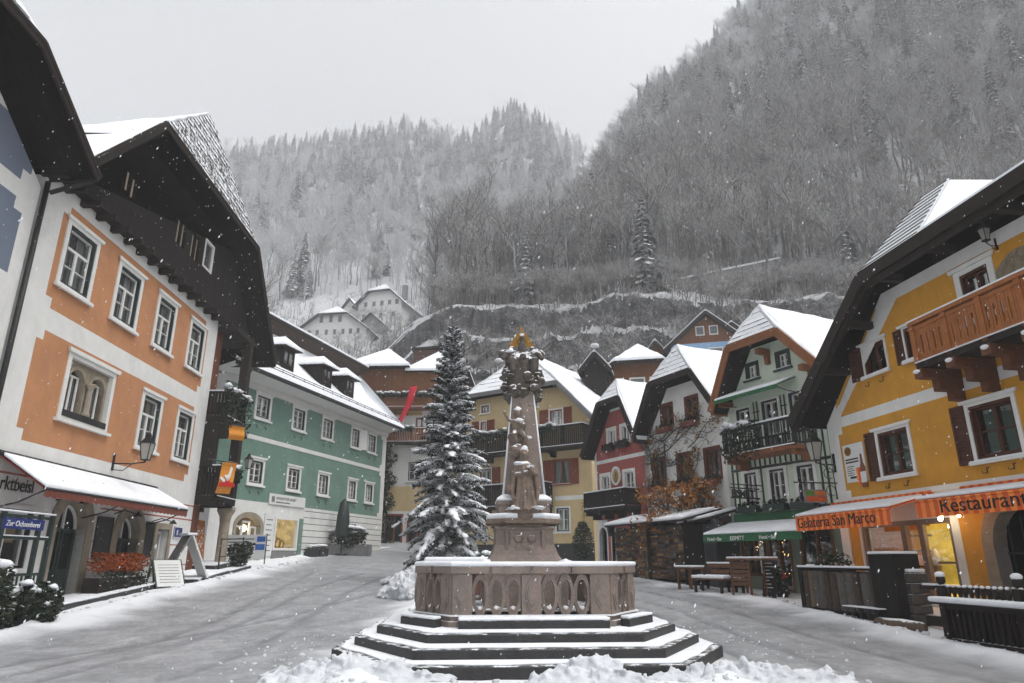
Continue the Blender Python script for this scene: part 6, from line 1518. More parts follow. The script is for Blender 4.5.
mb = MB(); mb.box(-.1, Lf, -.12, .5, -.35, .1); mb.box(-.15, Lf, -.10, .12, 1.02, 1.07); mb.box(Lf - .02, Lf + .75, -.15, .5, -.3, 1.38); mb.box(-.14, .0, -.1, 1.5, .0, 1.1); mb.build('frame', M['darkwood'], e)
mb = MB(); mb.box(-.16, Lf - .03, -.12, .14, 1.073, 1.12); mb.box(Lf - .03, Lf + .76, -.16, .5, 1.383, 1.44); mb.box(-.15, .01, .15, 1.5, 1.1, 1.15); mb.build('snow_cover', M['snow'], e, bevel=.02)
mb = MB(); leaves(None, [(.3 + i * .3, .35, 1.2) for i in range(4)], (.22, .2, .22), 60, .07, mb); mb.build('foliage', M['leaf'], e)
# stacked-stone gate posts, rail and log
e = thing('stone_post', 'gate post of stacked rough stones next to the lit shop door', 'gate post', (8.62, 15.6, .12), ta)
mb = MB(); z = -.2; rr = random.Random(6)
while z < 1.02:
    h = rr.uniform(.18, .28); o = rr.uniform(-.03, .03); mb.solid([(-.24 + o, -.22, z), (.24 + o, -.24, z), (.22 + o, .22, z), (-.22 + o, .24, z)], (0, 0, h - .015)); z += h
mb.build('stones', pbr('post_stone', (.10, .088, .075), .5, 6, .9, .7, 20, .03, stain=.5, snow=.12), e, bevel=.025); mb = MB(); mb.box(-.22, .22, -.2, .2, z, z + .07); mb.build('snow_cap', M['snow'], e, bevel=.03)
e = thing('terrace_rail', 'dark horizontal terrace rail between stone post and picket fence', 'railing', (8.65, 15.3, .1), ta)
mb = MB(); mb.beam((0, 0, .85), (2.0, .1, .85), .08, .08); mb.beam((0, 0, .2), (2.0, .1, .2), .06, .2); mb.box(1.75, 2.0, 0, .2, -.3, .85); mb.build('bar', M['darkbeam'], e); mb = MB(); mb.beam((.05, 0, .91), (.6, .03, .91), .07, .04); mb.build('snow_cap', M['snow'], e)
e = thing('fallen_log', 'short snow dusted log lying in the gutter by the terrace steps', 'log', (8.05, 15.2, .14), ta)
mb = MB(); mb.tube([(-.75, 0, .06), (0, .02, .07), (.6, 0, .06)], [.11, .12, .11], 10); mb.build('trunk', pbr('log_bark', (.16, .11, .08), .5, 6, .9, .6, 25, .02, snow=.35), e)
e = thing('wire_rack', 'low black wire rack at the foot of the bark terrace fence', 'rack', (7.72, 17.1, .15), ta)
mb = MB()
for y in (0, .3): mb.tube([(0, y, .3), (1.3, y, .3)], .015, 5); [mb.tube([(i * .26, y, .3), (i * .26 + .26, y, 0)], .01, 5) for i in range(5)]; [mb.tube([(i * .26 + .26, y, .3), (i * .26, y, 0)], .01, 5) for i in range(5)]
mb.build('frame', M['black'], e); mb = MB(); mb.box(0, 1.3, 0, .3, .315, .335); mb.build('snow_cap', M['snow'], e)
ledge('stone_step', 'low dark stone step under the lit ochre shop front', YL, [(.2, .02), (.2, 1.2), (5.5, 1.2), (5.5, .02)], .22)
# picket fence front right
e = thing('picket_fence', 'dark picket fence with thick snow on its shelf at the right edge', 'fence', (8.0, 13.5, .02), math.atan2(-3.0, .45))
mb = MB(); Lp = 5.0
mb.box(-.05, Lp, -.05, .05, .02, .12); mb.box(-.05, Lp, -.04, .04, .62, .70); mb.box(0, Lp, .06, .10, 0, .65); mb.build('rail', M['darkbeam'], e)
for i in range(38):
    x = .02 + i * .132; m = MB(); m.lathe([(.032, .05), (.032, .55), (.045, .60), (.03, .64), (.03, .86), (.045, .90), (.05, .945), (.03, .985), (.012, 1.02)], (x, 0, 0), 7); m.build('picket', M['darkbeam'], e)
for x in (.0, 1.7, 3.4):
    m = MB(); m.box(x - .07, x + .07, -.07, .07, -.2, 1.02); m.blob((x, 0, 1.12), (.085, .085, .10), 10, 7); m.build('post', M['darkbeam'], e)
mb = MB(); mb.box(-.12, Lp, -.26, .12, .735, .83); mb.build('snow_shelf', M['snow'], e, bevel=.04, seg=3)
mb = MB(); mb.box(-.1, Lp, -.24, .1, .70, .733); mb.build('shelf', M['darkbeam'], e)
mb = MB(); [mb.blob((.02 + i * .132, 0, 1.02), (.04, .04, .028), 7, 5) for i in range(38)]; [mb.blob((x, 0, 1.21), (.09, .09, .06), 8, 6) for x in (.0, 1.7, 3.4)]; mb.build('snow_cap', M['snow'], e)
# cleared snow piles
def pile(name, label, c, rad, h, sd, group=None):
    e = thing(name, label, 'snow pile', (c[0], c[1], gz(*c)), 0, group); rr = random.Random(sd); m = MB()
    for i in range(int(16 + 26 * rad[0])):
        t = rr.random() * 6.28; r = rr.random() ** .6 * .85; x, y = r * math.cos(t) * rad[0], r * math.sin(t) * rad[1]; hh = h * (1 - r ** 1.5)
        m.blob((x, y, hh * .25), (rr.uniform(.16, .30), rr.uniform(.16, .28), max(.08, hh * .75)), 14, 10, 0, .5, i + sd)
    for i in range(int(40 * rad[0] + 20)):
        t = rr.random() * 6.28; r = rr.random() ** .7; s = rr.uniform(.03, .13) * (1.1 - .5 * r); x, y = r * math.cos(t) * rad[0], r * math.sin(t) * rad[1]
        m.blob((x, y, h * (1 - r ** 1.5) * rr.uniform(.6, .95) + s * .3), (s * rr.uniform(.9, 1.5), s * rr.uniform(.8, 1.3), s), 12, 8, 0, 1.3, i * 1.7 + sd, Matrix.Rotation(rr.random() * 3, 3, 'X'))
    o = smooth_stone(m, 'heap', M['oldsnow'], e, .022)
    d = bpy.data.textures.new('lumps', 'CLOUDS'); d.noise_scale = .09; dm = o.modifiers.new('lumps', 'DISPLACE'); dm.texture = d; dm.strength = .05; dm.texture_coords = 'LOCAL'
    return e
rr = random.Random(44); m = MB()
for i in range(1900):
    k = rr.random()
    if k < .45: Y = rr.uniform(5, 40); X = -6.3 + rr.choice((-1, 1)) * (3.9 + abs(rr.gauss(0, .35)))
    elif k < .75: Y = rr.uniform(6, 26); X = 5.3 - max(0, Y - 18) * .16 + rr.choice((-1, 1)) * (2.5 + abs(rr.gauss(0, .4)))
    else: a = rr.random() * 6.28; r = 3.6 + abs(rr.gauss(0, .7)); X, Y = .2 + r * math.cos(a), 13.4 + r * 1.1 * math.sin(a)
    if not -10.6 < X < 8.2: continue
    s = (.010 + .045 * rr.random() ** 3) * (.7 if k >= .75 else 1); m.blob((X, Y, gz(X, Y) + snowz(X, Y)[0] + s * .2), (s * rr.uniform(1, 1.7), s * rr.uniform(.8, 1.4), s), 6, 4, 0, .9, i)
tag(m.build('snow_crumbs', M['oldsnow']), 'small crumbs of snow scattered along the cleared road edges', kind='stuff')
pile('snow_pile', 'lumpy ploughed snow pile at the front left corner of the fountain steps', (-2.05, 9.75), (1.3, .65), .24, 3)
pile('snow_pile', 'chunky snow pile at the middle of the front fountain step', (.95, 9.0), (.8, .42), .30, 7)
pile('snow_pile', 'flat spread snow pile right of the lowest fountain step', (3.1, 9.7), (1.5, .6), .12, 13)
pile('snow_pile', 'tall cleared snow heap on the street left of the fountain basin', (-3.0, 21.8), (.9, 1.6), .85, 17)
pile('snow_pile', 'long low snow bank behind the fir on the upper street', (-3.6, 26.5), (1.2, 2.2), .35, 23)
# ================================================================== TREES
def fir(e, H_, rad, seed, whorl=.20, nb=9, fine=True):
    """trunk, drooping needle branches and the snow lying on them"""
    rr = random.Random(seed); nd = MB(); br = MB(); sn = MB()
    br.tube([(0, 0, -.3), (0, 0, H_ * .5), (.02, 0, H_ * .97)], [.13, .08, .012], 8)
    z = .8
    while z < H_ - .12:
        t = (z - .5) / (H_ - .5); R_ = rad * (1 - t) ** .72 * min(1, .70 + t * 2.0) * rr.uniform(.85, 1.1) + .07; n = max(4, int(nb * (1 - .45 * t))); o = rr.random() * 6.28
        for k in range(n):
            a = o + 6.283 * k / n + rr.uniform(-.3, .3); L = R_ * rr.uniform(.68, 1.1); up = .34 + .5 * t - .3 * rr.random(); dr = .50 * (1 - t * .6) * rr.uniform(.6, 1.25)
            if rr.random() < .10 * (1 - t): continue
            d = Vector((math.cos(a), math.sin(a), 0)); sdv = Vector((-d.y, d.x, 0)); pts = []
            for i in range(7):
                s = i / 6; pts.append(Vector((0, 0, z)) + d * (L * s) + Vector((0, 0, L * (up * s - dr * s * s * 1.25))))
            br.tube(pts[:6], [.022 * (1 - .13 * i) * (1 - .5 * t) for i in range(6)], 4)
            m = int(9 + 30 * L)
            for i in range(m):
                s = .12 + .88 * i / (m - 1); f = s * 6; i0 = min(5, int(f)); p = pts[i0].lerp(pts[i0 + 1], f - i0); ln = (.10 + .22 * L * (1 - s) ** .7) * rr.uniform(.7, 1.25)
                for sd in (-1, 1):
                    v = (sdv * sd * rr.uniform(.6, 1) + d * rr.uniform(.35, .8) + Vector((0, 0, rr.uniform(-.75, .12)))).normalized() * ln; w = v.cross(Vector((rr.uniform(-.4, .4), rr.uniform(-.4, .4), 1))).normalized() * rr.uniform(.022, .042)
                    q = p + v * .55 + Vector((0, 0, -.01)); nd.face([p, q - w, p + v, q + w])
                    # side needles
                    for b in (.35, .65): 
                        r2 = p + v * b; v2 = (v * .35 + sdv * rr.uniform(-.08, .08) + Vector((0, 0, rr.uniform(-.10, .03)))); w2 = v2.cross(v).normalized() * .012 if v2.cross(v).length > 1e-6 else w * .4; nd.face([r2, r2 + v2 * .6 + w * .5, r2 + v2 * 1.1, r2 + v2 * .5 - w * .5])
            if rr.random() < .82:
                w = (.05 + .055 * L) * rr.uniform(.7, 1.2); rot = Matrix.Rotation(a, 3, 'Z')
                for _ in range(int(4 + 7 * L)):
                    s = rr.uniform(.25, 1.0); f = min(5.999, s * 6); i0 = int(f); p = pts[i0].lerp(pts[i0 + 1], f - i0); g = w * rr.uniform(.5, 1.15) * (1.15 - .5 * s)
                    dn = (pts[i0 + 1] - pts[i0]).normalized(); rt = rot @ Matrix.Rotation(-math.asin(max(-1, min(1, dn.z))), 3, 'Y')
                    sn.blob(p + sdv * rr.uniform(-.8, .8) * w * (1.3 - s) + Vector((0, 0, .022)), (g * 1.9, g * 1.1, g * .42), 8, 5, 0, .7, rr.random() * 99, rt)
        z += whorl * rr.uniform(.8, 1.25) * (1 - .25 * t)
    for k in range(5): nd.face([(0, 0, H_ - .3), (.03, .01 * k, H_ - .1), (.0, 0, H_ + .05), (-.03, .01, H_ - .1)])
    br.build('trunk', M['bark'], e); nd.build('crown', M['needle'], e); sn.build('snow_load', M['snow'], e)
e = thing('fir_tree', 'tall snow laden fir standing behind the fountain', 'fir tree', (-2.45, 26.6, gz(-2.45, 26.6)))
fir(e, 10.0, 1.95, 4, .21, 10)

def far_conifer(H_, r, seed, snow=.5):
    rr = random.Random(seed); m = MB(); m.tube([(0, 0, -1), (0, 0, H_ * .9)], [.22, .04], 5, 2)
    z = H_ * .10
    while z < H_ * .985:
        t = z / H_; R_ = r * (1 - t) ** .85 * rr.uniform(.75, 1.1) + .12; n = max(4, int(10 * (1 - t * .5))); o = rr.random() * 6
        for k in range(n):
            a = o + 6.283 * k / n + rr.uniform(-.3, .3); L = R_ * rr.uniform(.6, 1.2); d = Vector((math.cos(a), math.sin(a), 0)); s = Vector((-d.y, d.x, 0)); w = L * .26 + .1
            p0 = Vector((0, 0, z + .15 * L)); p1 = p0 + d * L * .55 + Vector((0, 0, -.10 * L)); p2 = p0 + d * L + Vector((0, 0, -.48 * L))
            mi = 1 if rr.random() < snow else 0
            m.face([p0, p1 - s * w, p1 + Vector((0, 0, .12 * w)), p1 + s * w][::1], mi); m.face([p1 - s * w, p2 - s * w * .25, p2 + s * w * .25, p1 + s * w], mi)
            for sd in (-1, 1): m.face([p1 + s * w * sd, p1 + s * w * sd * 1.5 + d * .15 * L - Vector((0, 0, .35 * L)), p1 + s * w * sd * .4 + d * .25 * L - Vector((0, 0, .12 * L))], 0)
            m.face([p1, p2 + Vector((0, 0, -.22 * L)), p1 - Vector((0, 0, .4 * L))], 0)
        z += (.50 + .45 * (1 - t)) * H_ / 16
    return m
def far_bare(H_, seed, spread=.5, lim=11000, snowy=.4):
    rr = random.Random(seed); m = MB()
    def grow(p, d, L, r, k):
        if len(m.f) > lim: return
        q = [p]; n = 3
        for i in range(n): d = (d + Vector((rr.uniform(-.22, .22), rr.uniform(-.22, .22), rr.uniform(-.05, .16)))).normalized(); q.append(q[-1] + d * L / n)
        mi = 1 if (k <= 2 and rr.random() < snowy) else 0
        m.tube(q, [r, r * .85, r * .7, r * .5], 3, mi, False, False)
        if k <= 0: return
        for i in range(1, n + 1):
            for _ in range(2 if k < 4 else 1 + (i > 1)):
                a = rr.random() * 6.28; v = (d * .8 + Vector((math.cos(a), math.sin(a), rr.uniform(-.2, .5))) * (spread + .25 * rr.random())).normalized(); grow(q[i], v, L * rr.uniform(.48, .72), r * .5, k - 1)
    h0 = H_ * rr.uniform(.35, .45); q = [Vector((0, 0, -1)), Vector((rr.uniform(-.2, .2), rr.uniform(-.2, .2), h0 * .5)), Vector((rr.uniform(-.4, .4), rr.uniform(-.4, .4), h0))]
    m.tube(q, [H_ * .014, H_ * .012, H_ * .010], 5, 0, False)
    grow(q[-1], Vector((rr.uniform(-.15, .15), rr.uniform(-.15, .15), 1)), H_ * .34, H_ * .010, 4)
    for i in range(3):
        a = rr.random() * 6.28; grow(q[1].lerp(q[2], .3 + .3 * i), Vector((math.cos(a), math.sin(a), .9)).normalized(), H_ * .26, H_ * .006, 3)
    return m
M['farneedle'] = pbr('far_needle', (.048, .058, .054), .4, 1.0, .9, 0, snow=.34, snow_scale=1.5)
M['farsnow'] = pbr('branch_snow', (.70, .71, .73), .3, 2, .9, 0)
M['hazyfrostneedle'] = pbr('frost_haze_needle', (.30, .32, .33), .4, 1.0, .9, 0, snow=.35, snow_scale=1.5)
M['hazyfrostbark'] = pbr('frost_haze_bark', (.58, .59, .60), .4, 1.0, .95, 0, snow=.4, snow_scale=2)  # frost white raised to add the paleness of haze
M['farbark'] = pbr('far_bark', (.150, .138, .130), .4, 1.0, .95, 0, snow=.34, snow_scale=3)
M['farhazyfrost'] = pbr('frost_haze_twig', (.60, .60, .60), .4, 1.5, .95, 0)  # twig frost lightened to make up for thin haze
PROTO_C = []; PROTO_B = []
cg, bg, sg = 'dark conifers on the hillside', 'bare trees on the hillside', 'frosted bushes along the cliff'
def proto(mb, name, mats): return mb.build(name, mats)
pc = [far_conifer(17, 3.0, s, sn) for s, sn in ((1, .22), (2, .45), (3, .35))]; pb = [far_bare(14, s) for s in (1, 2, 3, 4)]; ps = [far_bare(5.0, s, .95, 4200, .55) for s in (8, 9)]
rr = random.Random(77); spots = []
def skip(x, y, h):
    q = x / y
    if -.40 < q < -.13 and 60 < y < 182: return True      # the clearing round the two hillside houses
    return False
y = 79.0
while y < 430:
    step = 2.9 + max(0, y - 86) * .0095; x = -1.0 * y
    lo = -.62 if y > 60 else -.3
    x = lo * y
    while x < 1.25 * min(y, 300):
        X = x + rr.uniform(-.5, .5) * step; Y = y + rr.uniform(-.5, .5) * step; q = X / Y
        x += step
        right = hill(X, Y) if False else None
        if q > .12 and Y > 275: continue
        if q > .0 and Y > 420: continue
        if skip(X, Y, 14): continue
        z = hill(X, Y)
        el = z / Y
        pc_ = .035 + .42 * sstep(.55, .9, el) if q > .1 else .03 + .55 * sstep(.42, .66, el)
        kind = 'c' if rr.random() < pc_ else 'b'
        fr_ = .15 + .83 * sstep(110, 230, Y) if q < .13 else (.14 if Y > 120 else 0) + .55 * sstep(110, 220, z)  # frost share rises with distance, its white also standing in for haze
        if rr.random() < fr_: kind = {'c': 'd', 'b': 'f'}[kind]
        spots.append((kind, X, Y, z, rr.random()))
    y += step * .95
for _ in range(2600):   # bushes along the cliff and the foot of the slopes
    q = rr.uniform(-.42, .62); Y = rr.uniform(66, 104) if q > -.12 else rr.uniform(90, 182); X = q * Y
    if q > -.1 and 66 < Y < 76 and rr.random() < .35: continue
    spots.append(('s', X, Y, hill(X, Y), rr.random()))
spots.sort(key=lambda s: s[2])
LAB = {'d': ('conifer_tree', 'conifer tree', 'snow white conifers on the high slopes', 'conifer whitened by snow and painted haze high on the misty mountain slope'), 'f': ('bare_tree', 'bare tree', 'white frosted bare trees on the high slopes', 'leafless tree whitened by frost and painted haze high on the misty mountain slope'), 'c': ('conifer_tree', 'conifer tree', cg, 'dark snow dusted conifer among the bare trees of the hillside'), 'b': ('bare_tree', 'bare tree', bg, 'bare leafless tree with frosted twigs on the steep hillside'), 's': ('frosted_bush', 'bush', sg, 'low frosted leafless bush on the rocky slope above the roofs')}
MT = {'d': [M['hazyfrostneedle'], M['farsnow'], M['farbark']], 'f': [M['hazyfrostbark'], M['farsnow']], 'c': [M['farneedle'], M['farsnow'], M['farbark']], 'b': [M['farbark'], M['farhazyfrost']], 's': [M['farbark'], M['farhazyfrost']]}
PR = {'c': pc, 'b': pb, 's': ps, 'd': pc, 'f': pb}; CAP = {'c': 150, 'b': 290, 's': 150, 'd': 60, 'f': 60}; cnt = {k: 0 for k in CAP}; first = {}; mass = []
for kind, X, Y, z, r in spots:
    v = int(r * 997) % len(PR[kind]); s = .68 + .62 * ((r * 7.13) % 1); rz = r * 50; tl = (r * 31 % 1 - .5) * .12
    if kind == 'c' and X / Y > .05: s *= .85
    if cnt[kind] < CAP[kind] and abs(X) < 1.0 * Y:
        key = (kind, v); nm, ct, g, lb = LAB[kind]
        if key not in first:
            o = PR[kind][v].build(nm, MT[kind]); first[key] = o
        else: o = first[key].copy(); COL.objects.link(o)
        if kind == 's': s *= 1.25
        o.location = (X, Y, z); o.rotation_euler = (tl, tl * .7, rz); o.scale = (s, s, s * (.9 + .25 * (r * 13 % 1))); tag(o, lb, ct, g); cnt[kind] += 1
    else: mass.append((kind, v, X, Y, z, s, rz, tl))
# the rest of the wood: one object, instanced on its points
keys = sorted(first)
me = bpy.data.meshes.new('forest'); me.from_pydata([(a[2], a[3], a[4]) for a in mass], [], [])
at_ = me.attributes.new('proto', 'INT', 'POINT'); at_.data.foreach_set('value', [keys.index((a[0], a[1])) for a in mass])
at_ = me.attributes.new('siz', 'FLOAT', 'POINT'); at_.data.foreach_set('value', [a[5] for a in mass])
at_ = me.attributes.new('turn', 'FLOAT_VECTOR', 'POINT'); at_.data.foreach_set('vector', [x for a in mass for x in (a[7], a[7] * .6, a[6])])
fo = bpy.data.objects.new('forest', me); COL.objects.link(fo); tag(fo, kind='stuff', label='far off wooded hillside of bare trees and conifers in snow')
ng = bpy.data.node_groups.new('forest', 'GeometryNodeTree'); ng.interface.new_socket('Geometry', in_out='INPUT', socket_type='NodeSocketGeometry'); ng.interface.new_socket('Geometry', in_out='OUTPUT', socket_type='NodeSocketGeometry')
gi = ng.nodes.new('NodeGroupInput'); go_ = ng.nodes.new('NodeGroupOutput'); jn = ng.nodes.new('GeometryNodeJoinGeometry')
def named(nm, ty):
    n = ng.nodes.new('GeometryNodeInputNamedAttribute'); n.data_type = ty; n.inputs['Name'].default_value = nm; return n.outputs['Attribute']
pa, sa, ta_ = named('proto', 'INT'), named('siz', 'FLOAT'), named('turn', 'FLOAT_VECTOR')
for i, k in enumerate(keys):
    oi = ng.nodes.new('GeometryNodeObjectInfo'); oi.inputs['Object'].default_value = first[k]; oi.inputs['As Instance'].default_value = True; oi.transform_space = 'ORIGINAL'
    cp = ng.nodes.new('FunctionNodeCompare'); cp.data_type = 'INT'; cp.operation = 'EQUAL'
    ii = [s for s in cp.inputs if s.type == 'INT']; ng.links.new(pa, ii[0]); ii[1].default_value = i
    ip = ng.nodes.new('GeometryNodeInstanceOnPoints'); ng.links.new(gi.outputs[0], ip.inputs['Points']); ng.links.new(cp.outputs[0], ip.inputs['Selection']); ng.links.new(oi.outputs['Geometry'], ip.inputs['Instance'])
    ng.links.new(ta_, ip.inputs['Rotation']); ng.links.new(sa, ip.inputs['Scale']); ng.links.new(ip.outputs[0], jn.inputs[0])
ng.links.new(jn.outputs[0], go_.inputs[0]); md = fo.modifiers.new('wood', 'NODES'); md.node_group = ng

# ================================================================== HOUSES UP THE SLOPE
def slope_house(name, label, X, Y, zb, yaw, w, d, he, hr, wallm, lower=None, wins=(), half=.0, over=.8, chim=None, split=0):
    h = House(name, label, 'house', (X, Y), (math.cos(yaw), math.sin(yaw))); e = h.e
    m = MB(); m.box(0, w, 0, d, zb, he, 0)
    if lower: m.b(-.02, w + .02, -.0, .02, zb, split, 1) ; m.box(-.02, 0, 0, d, zb, split, 1); m.box(w, w + .02, 0, d, zb, split, 1)
    k = half; hz = he + (hr - he) * (1 - k); x0 = w / 2 * (1 - k)
    m.face([(0, 0, he), (w, 0, he), (w - x0, 0, hz), (x0, 0, hz)], 0); m.face([(0, d, he), (x0, d, hz), (w - x0, d, hz), (w, d, he)], 0); m.build('wall', [M[wallm], M[lower or wallm]], e)
    o = over; sl = (hr - he) / (w / 2); TL, TR = (-o, he - sl * o), (w + o, he - sl * o)
    roof(h, TL, (x0, hz), (w - x0, hz), TR, (w / 2, -(hr - hz) * .8 if k else o, hr), o, d + o, snow=.25, rows=max(1, int(k * 8)), hipsnow=True, th=.2, bargeh=.3)
    for u0, u1, z0, z1 in wins:
        f = MB(); f.frame(u0, u1, z0, z1, .1, .0, .05); wd = f.build('window', M['trim'], e); p = MB(); p.b(u0 + .1, u1 - .1, .003, .03, z0 + .1, z1 - .1); p.build('pane', M['greypane'], wd)
    if chim:
        f = MB(); f.box(chim[0] - .6, chim[0] + .6, chim[1] - .6, chim[1] + .6, hr - 2.5, hr + 1.6, 0); f.box(chim[0] - .7, chim[0] + .7, chim[1] - .7, chim[1] + .7, hr + 1.6, hr + 1.9, 1); f.build('chimney', [M['grey'], M['snow']], e)
    return h
M['greypane'] = pbr('dull_pane', (.16, .17, .18), .2, 3, .3, 0)
wn = [(u, u + 1.0, 53.6, 55.4) for u in (4.9, 7.2, 9.4)] + [(u, u + .9, 50.6, 52.0) for u in (2.2, 4.2, 6.4, 8.4, 10.4, 12.2, 14.0)]
slope_house('hillside_house', 'wide white house with low gable, lower of the two on the hillside', -49.5, 150, 44, R(-8), 16.5, 12, 52.0, 58.2, 'limewash', wins=wn, half=.42, over=1.0)
wn = [(u, u + 1.1, 65.0, 66.5) for u in (1.6, 4.0, 6.3, 8.5, 10.6)] + [(u, u + 1.1, 61.6, 63.1) for u in (1.2, 3.4, 6.2, 9.8)] + [(7.4, 8.6, 58.4, 59.8)]
slope_house('hillside_house', 'tall white house with half hipped roof, upper of the two on the hillside', -40.8, 170, 50, R(-16), 12.5, 13, 66.2, 72.0, 'limewash', wins=wn, half=.5, over=1.2, chim=(9.5, 8))
slope_house('hillside_house', 'narrow white wing joined behind the tall hillside house', -46.0, 173, 50, R(-16), 5, 10, 65.5, 68.6, 'limewash', wins=[(1.5, 2.4, 62.5, 64)], half=0, over=.8)
slope_house('hillside_shed', 'small timber gabled shed between the two white hillside houses', -37.5, 158, 48, R(-10), 6.2, 5, 56.2, 59.0, 'brownwood' if False else 'grey', half=0, over=.7)
# houses behind the right-hand row
bh = slope_house('chalet_house', 'blue and timber gabled house above the white house roof', 14.6, 60, 8, R(-14), 6.6, 8, 20.2, 23.1, 'brownwood', lower='blue', split=20.3, wins=[(2.3, 3.1, 21.0, 21.9), (3.5, 4.3, 21.0, 21.9), (3.3, 4.6, 18.7, 19.8)], over=.7)
slope_house('chalet_house', 'low timber wing with white roof left of the blue house', 11.6, 62.5, 8, R(-14), 4.2, 6, 18.6, 21.2, 'brownwood', over=.5)
slope_house('chalet_house', 'timber annex with white roof right of the blue house', 19.5, 64, 8, R(-14), 4.2, 6, 21.6, 23.6, 'brownwood', over=.5)
ch = slope_house('chalet_house', 'brown timber house with a glazed veranda behind the red house', 6.7, 47, 4, R(-12), 4.6, 6, 14.2, 16.4, 'brownwood', half=.75, over=.7, wins=[(.5, 1.2, 12.7, 13.7), (1.6, 2.7, 12.6, 13.7), (3.0, 4.0, 12.6, 13.7)])
sh = slope_house('roof_lantern_house', 'small dark gabled turret beside the red house roof', 5.0, 45.5, 6, R(-14), 1.5, 3, 14.2, 15.1, 'darkwood', over=.35)
slope_house('chalet_house', 'house with a broad snowy roof rising behind the mint house', 14.5, 30.5, 2, R(-62), 7, 7, 9.2, 12.2, 'brownwood', over=.8, half=0)
# road wall, guard rail and street lamps on the slope
def pt_on(q, Y): return Vector((q * Y, Y, hill(q * Y, Y)))
e = thing('retaining_wall', 'long grey retaining wall with concrete posts above the cliff', 'wall', (0, 0, 0))
A = Vector((20.8, 78.5, 33.0)); B = Vector((35, 82, 37.4)); m = MB(); m.beam(A, B, .5, 3.2); m.beam(B, B + Vector((9, 2, .8)), .5, 3.2); m.build('wall', pbr('grey_concrete', (.16, .16, .16), .3, .6, .9, .5, 6, .05, stain=.6), e)
m = MB()
for i in range(6): p = A.lerp(B, i / 5) + Vector((0, -.9, -.6)); m.box(p.x - .12, p.x + .12, p.y - .12, p.y + .12, p.z - 2.4, p.z + 1.6)
m.build('post', M['grey'], e); m = MB(); m.beam(A + Vector((0, 0, 1.7)), B + Vector((0, 0, 1.7)), .6, .22); m.build('snow_cap', M['snow'], e)
e = thing('road_parapet', 'grey road parapet running behind the roofs of the red house', 'wall', (0, 0, 0))
m = MB(); A = Vector((5.5, 62, 17.3)); B = Vector((13.5, 64, 18.9)); m.beam(A, B, .4, 1.6); m.beam(A + Vector((-9, -1, -1)), A, .4, 1.6); m.build('wall', M['grey'], e); m = MB(); m.beam(A + Vector((0, 0, .85)), B + Vector((0, 0, .85)), .5, .14); m.build('snow_cap', M['snow'], e)
for (x, y_, z0, h, lb) in ((7.35, 58, 15.5, 3.9, 'snow capped street lamp above the turret roof'), (2.6, 60, 15.3, 4.0, 'snow capped street lamp above the cream house ridge'), (18.9, 62, 19.6, 3.6, 'snow capped street lamp beside the blue house roof'), (-1.2, 60, 14.8, 3.8, 'snow capped street lamp left of the fountain column top')):
    e = thing('street_lamp', lb, 'street lamp', (x, y_, z0)); m = MB(); m.tube([(0, 0, -2), (0, 0, h)], .05, 6); m.build('pole', M['grey'], e); m = MB(); m.lathe([(.1, h), (.42, h + .12), (.42, h + .2), (.1, h + .3)], (0, 0, 0), 12); m.build('lamp_shade', M['paper'], e); m = MB(); m.lathe([(.42, h + .21), (.3, h + .36), (.05, h + .42)], (0, 0, 0), 12); m.build('snow_cap', M['snow'], e)

# ================================================================== falling snow
rr = random.Random(99); m = MB()
for i in range(9000):
    Y = 3.2 + 32 * rr.random() ** .8; q = rr.uniform(-.85, .85); X = q * Y; Z = rr.uniform(.2, 1.5 + Y * .95)
    s = rr.uniform(.0026, .0062) * (1 + Y * .035); l = s * rr.uniform(1.0, 2.4); dx = l * .35
    m.mesh([(X - s, Y, Z), (X + s, Y, Z), (X, Y - s, Z), (X, Y + s, Z), (X + dx, Y, Z + l), (X - dx, Y, Z - l)], [(0, 2, 4), (2, 1, 4), (1, 3, 4), (3, 0, 4), (2, 0, 5), (1, 2, 5), (3, 1, 5), (0, 3, 5)])
o = m.build('falling_snow', M['snowflake'] if 'snowflake' in M else M['snow']); tag(o, 'snowflakes falling over the square', kind='stuff')

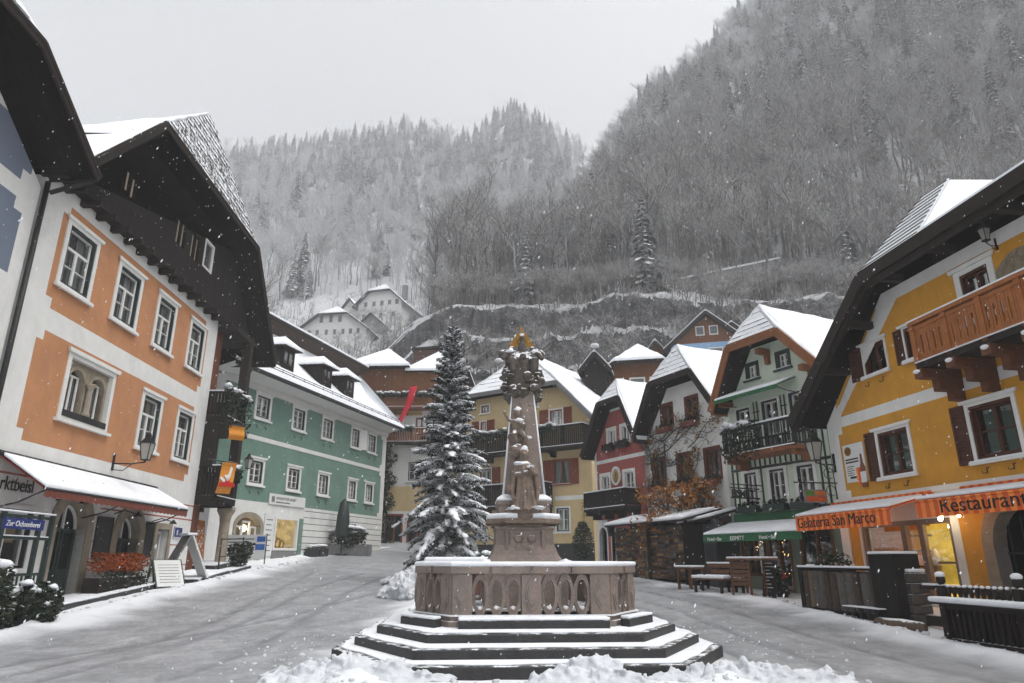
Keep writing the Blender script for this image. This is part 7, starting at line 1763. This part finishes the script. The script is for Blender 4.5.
# ================================================================== air, sky, sun, camera
HAZE = .0011
m = bpy.data.materials.new('haze'); t = NT(m); v = t.n('ShaderNodeVolumePrincipled'); v.inputs['Color'].default_value = (.97, .98, 1, 1); v.inputs['Density'].default_value = HAZE; v.inputs['Anisotropy'].default_value = .0
t.l(v.outputs[0], t.out.inputs['Volume'])
mb = MB(); mb.box(-700, 800, -90, 520, -60, 470); o = mb.build('haze', m); tag(o, kind='stuff')

w = bpy.data.worlds.new('World'); SC.world = w; w.use_nodes = True; nt = w.node_tree; nt.nodes.clear()
SUN_EL, SUN_AZ = R(64), R(110)
sk = nt.nodes.new('ShaderNodeTexSky'); sk.sky_type = 'NISHITA'; sk.sun_disc = False; sk.sun_elevation = SUN_EL; sk.sun_rotation = SUN_AZ; sk.dust_density = 10; sk.air_density = 1.5; sk.altitude = 500
hs_ = nt.nodes.new('ShaderNodeHueSaturation'); hs_.inputs['Saturation'].default_value = .14; nt.links.new(sk.outputs[0], hs_.inputs['Color'])
bgn = nt.nodes.new('ShaderNodeBackground'); bgn.inputs['Strength'].default_value = .15; nt.links.new(hs_.outputs[0], bgn.inputs[0])
ou = nt.nodes.new('ShaderNodeOutputWorld'); nt.links.new(bgn.outputs[0], ou.inputs[0])
sl = bpy.data.lights.new('sun', 'SUN'); sl.energy = .5; sl.angle = R(40); sl.color = (1, .97, .93); so = bpy.data.objects.new('sun', sl); COL.objects.link(so)
sd = Vector((math.sin(SUN_AZ) * math.cos(SUN_EL), math.cos(SUN_AZ) * math.cos(SUN_EL), math.sin(SUN_EL))); so.rotation_euler = sd.to_track_quat('Z', 'Y').to_euler(); so.location = sd * 60
ca = bpy.data.cameras.new('camera'); co = bpy.data.objects.new('camera', ca); COL.objects.link(co); co.location = (0, 0, CAM_Z); co.rotation_euler = (R(90 + 17.7), 0, 0)
ca.sensor_width = 36; ca.lens = 683 / 1024 * 36; ca.clip_end = 3000; ca.clip_start = .05; SC.camera = co
SC.view_settings.view_transform = 'Standard'; SC.view_settings.look = 'None'; SC.view_settings.gamma = 1; SC.view_settings.exposure = EXPOSURE
cy = SC.cycles; cy.use_denoising = True; cy.max_bounces = 8; cy.diffuse_bounces = 3; cy.glossy_bounces = 3; cy.transmission_bounces = 4; cy.transparent_max_bounces = 12; cy.volume_bounces = 4; cy.use_adaptive_sampling = True; cy.adaptive_threshold = .02
cy.sample_clamp_indirect = 6
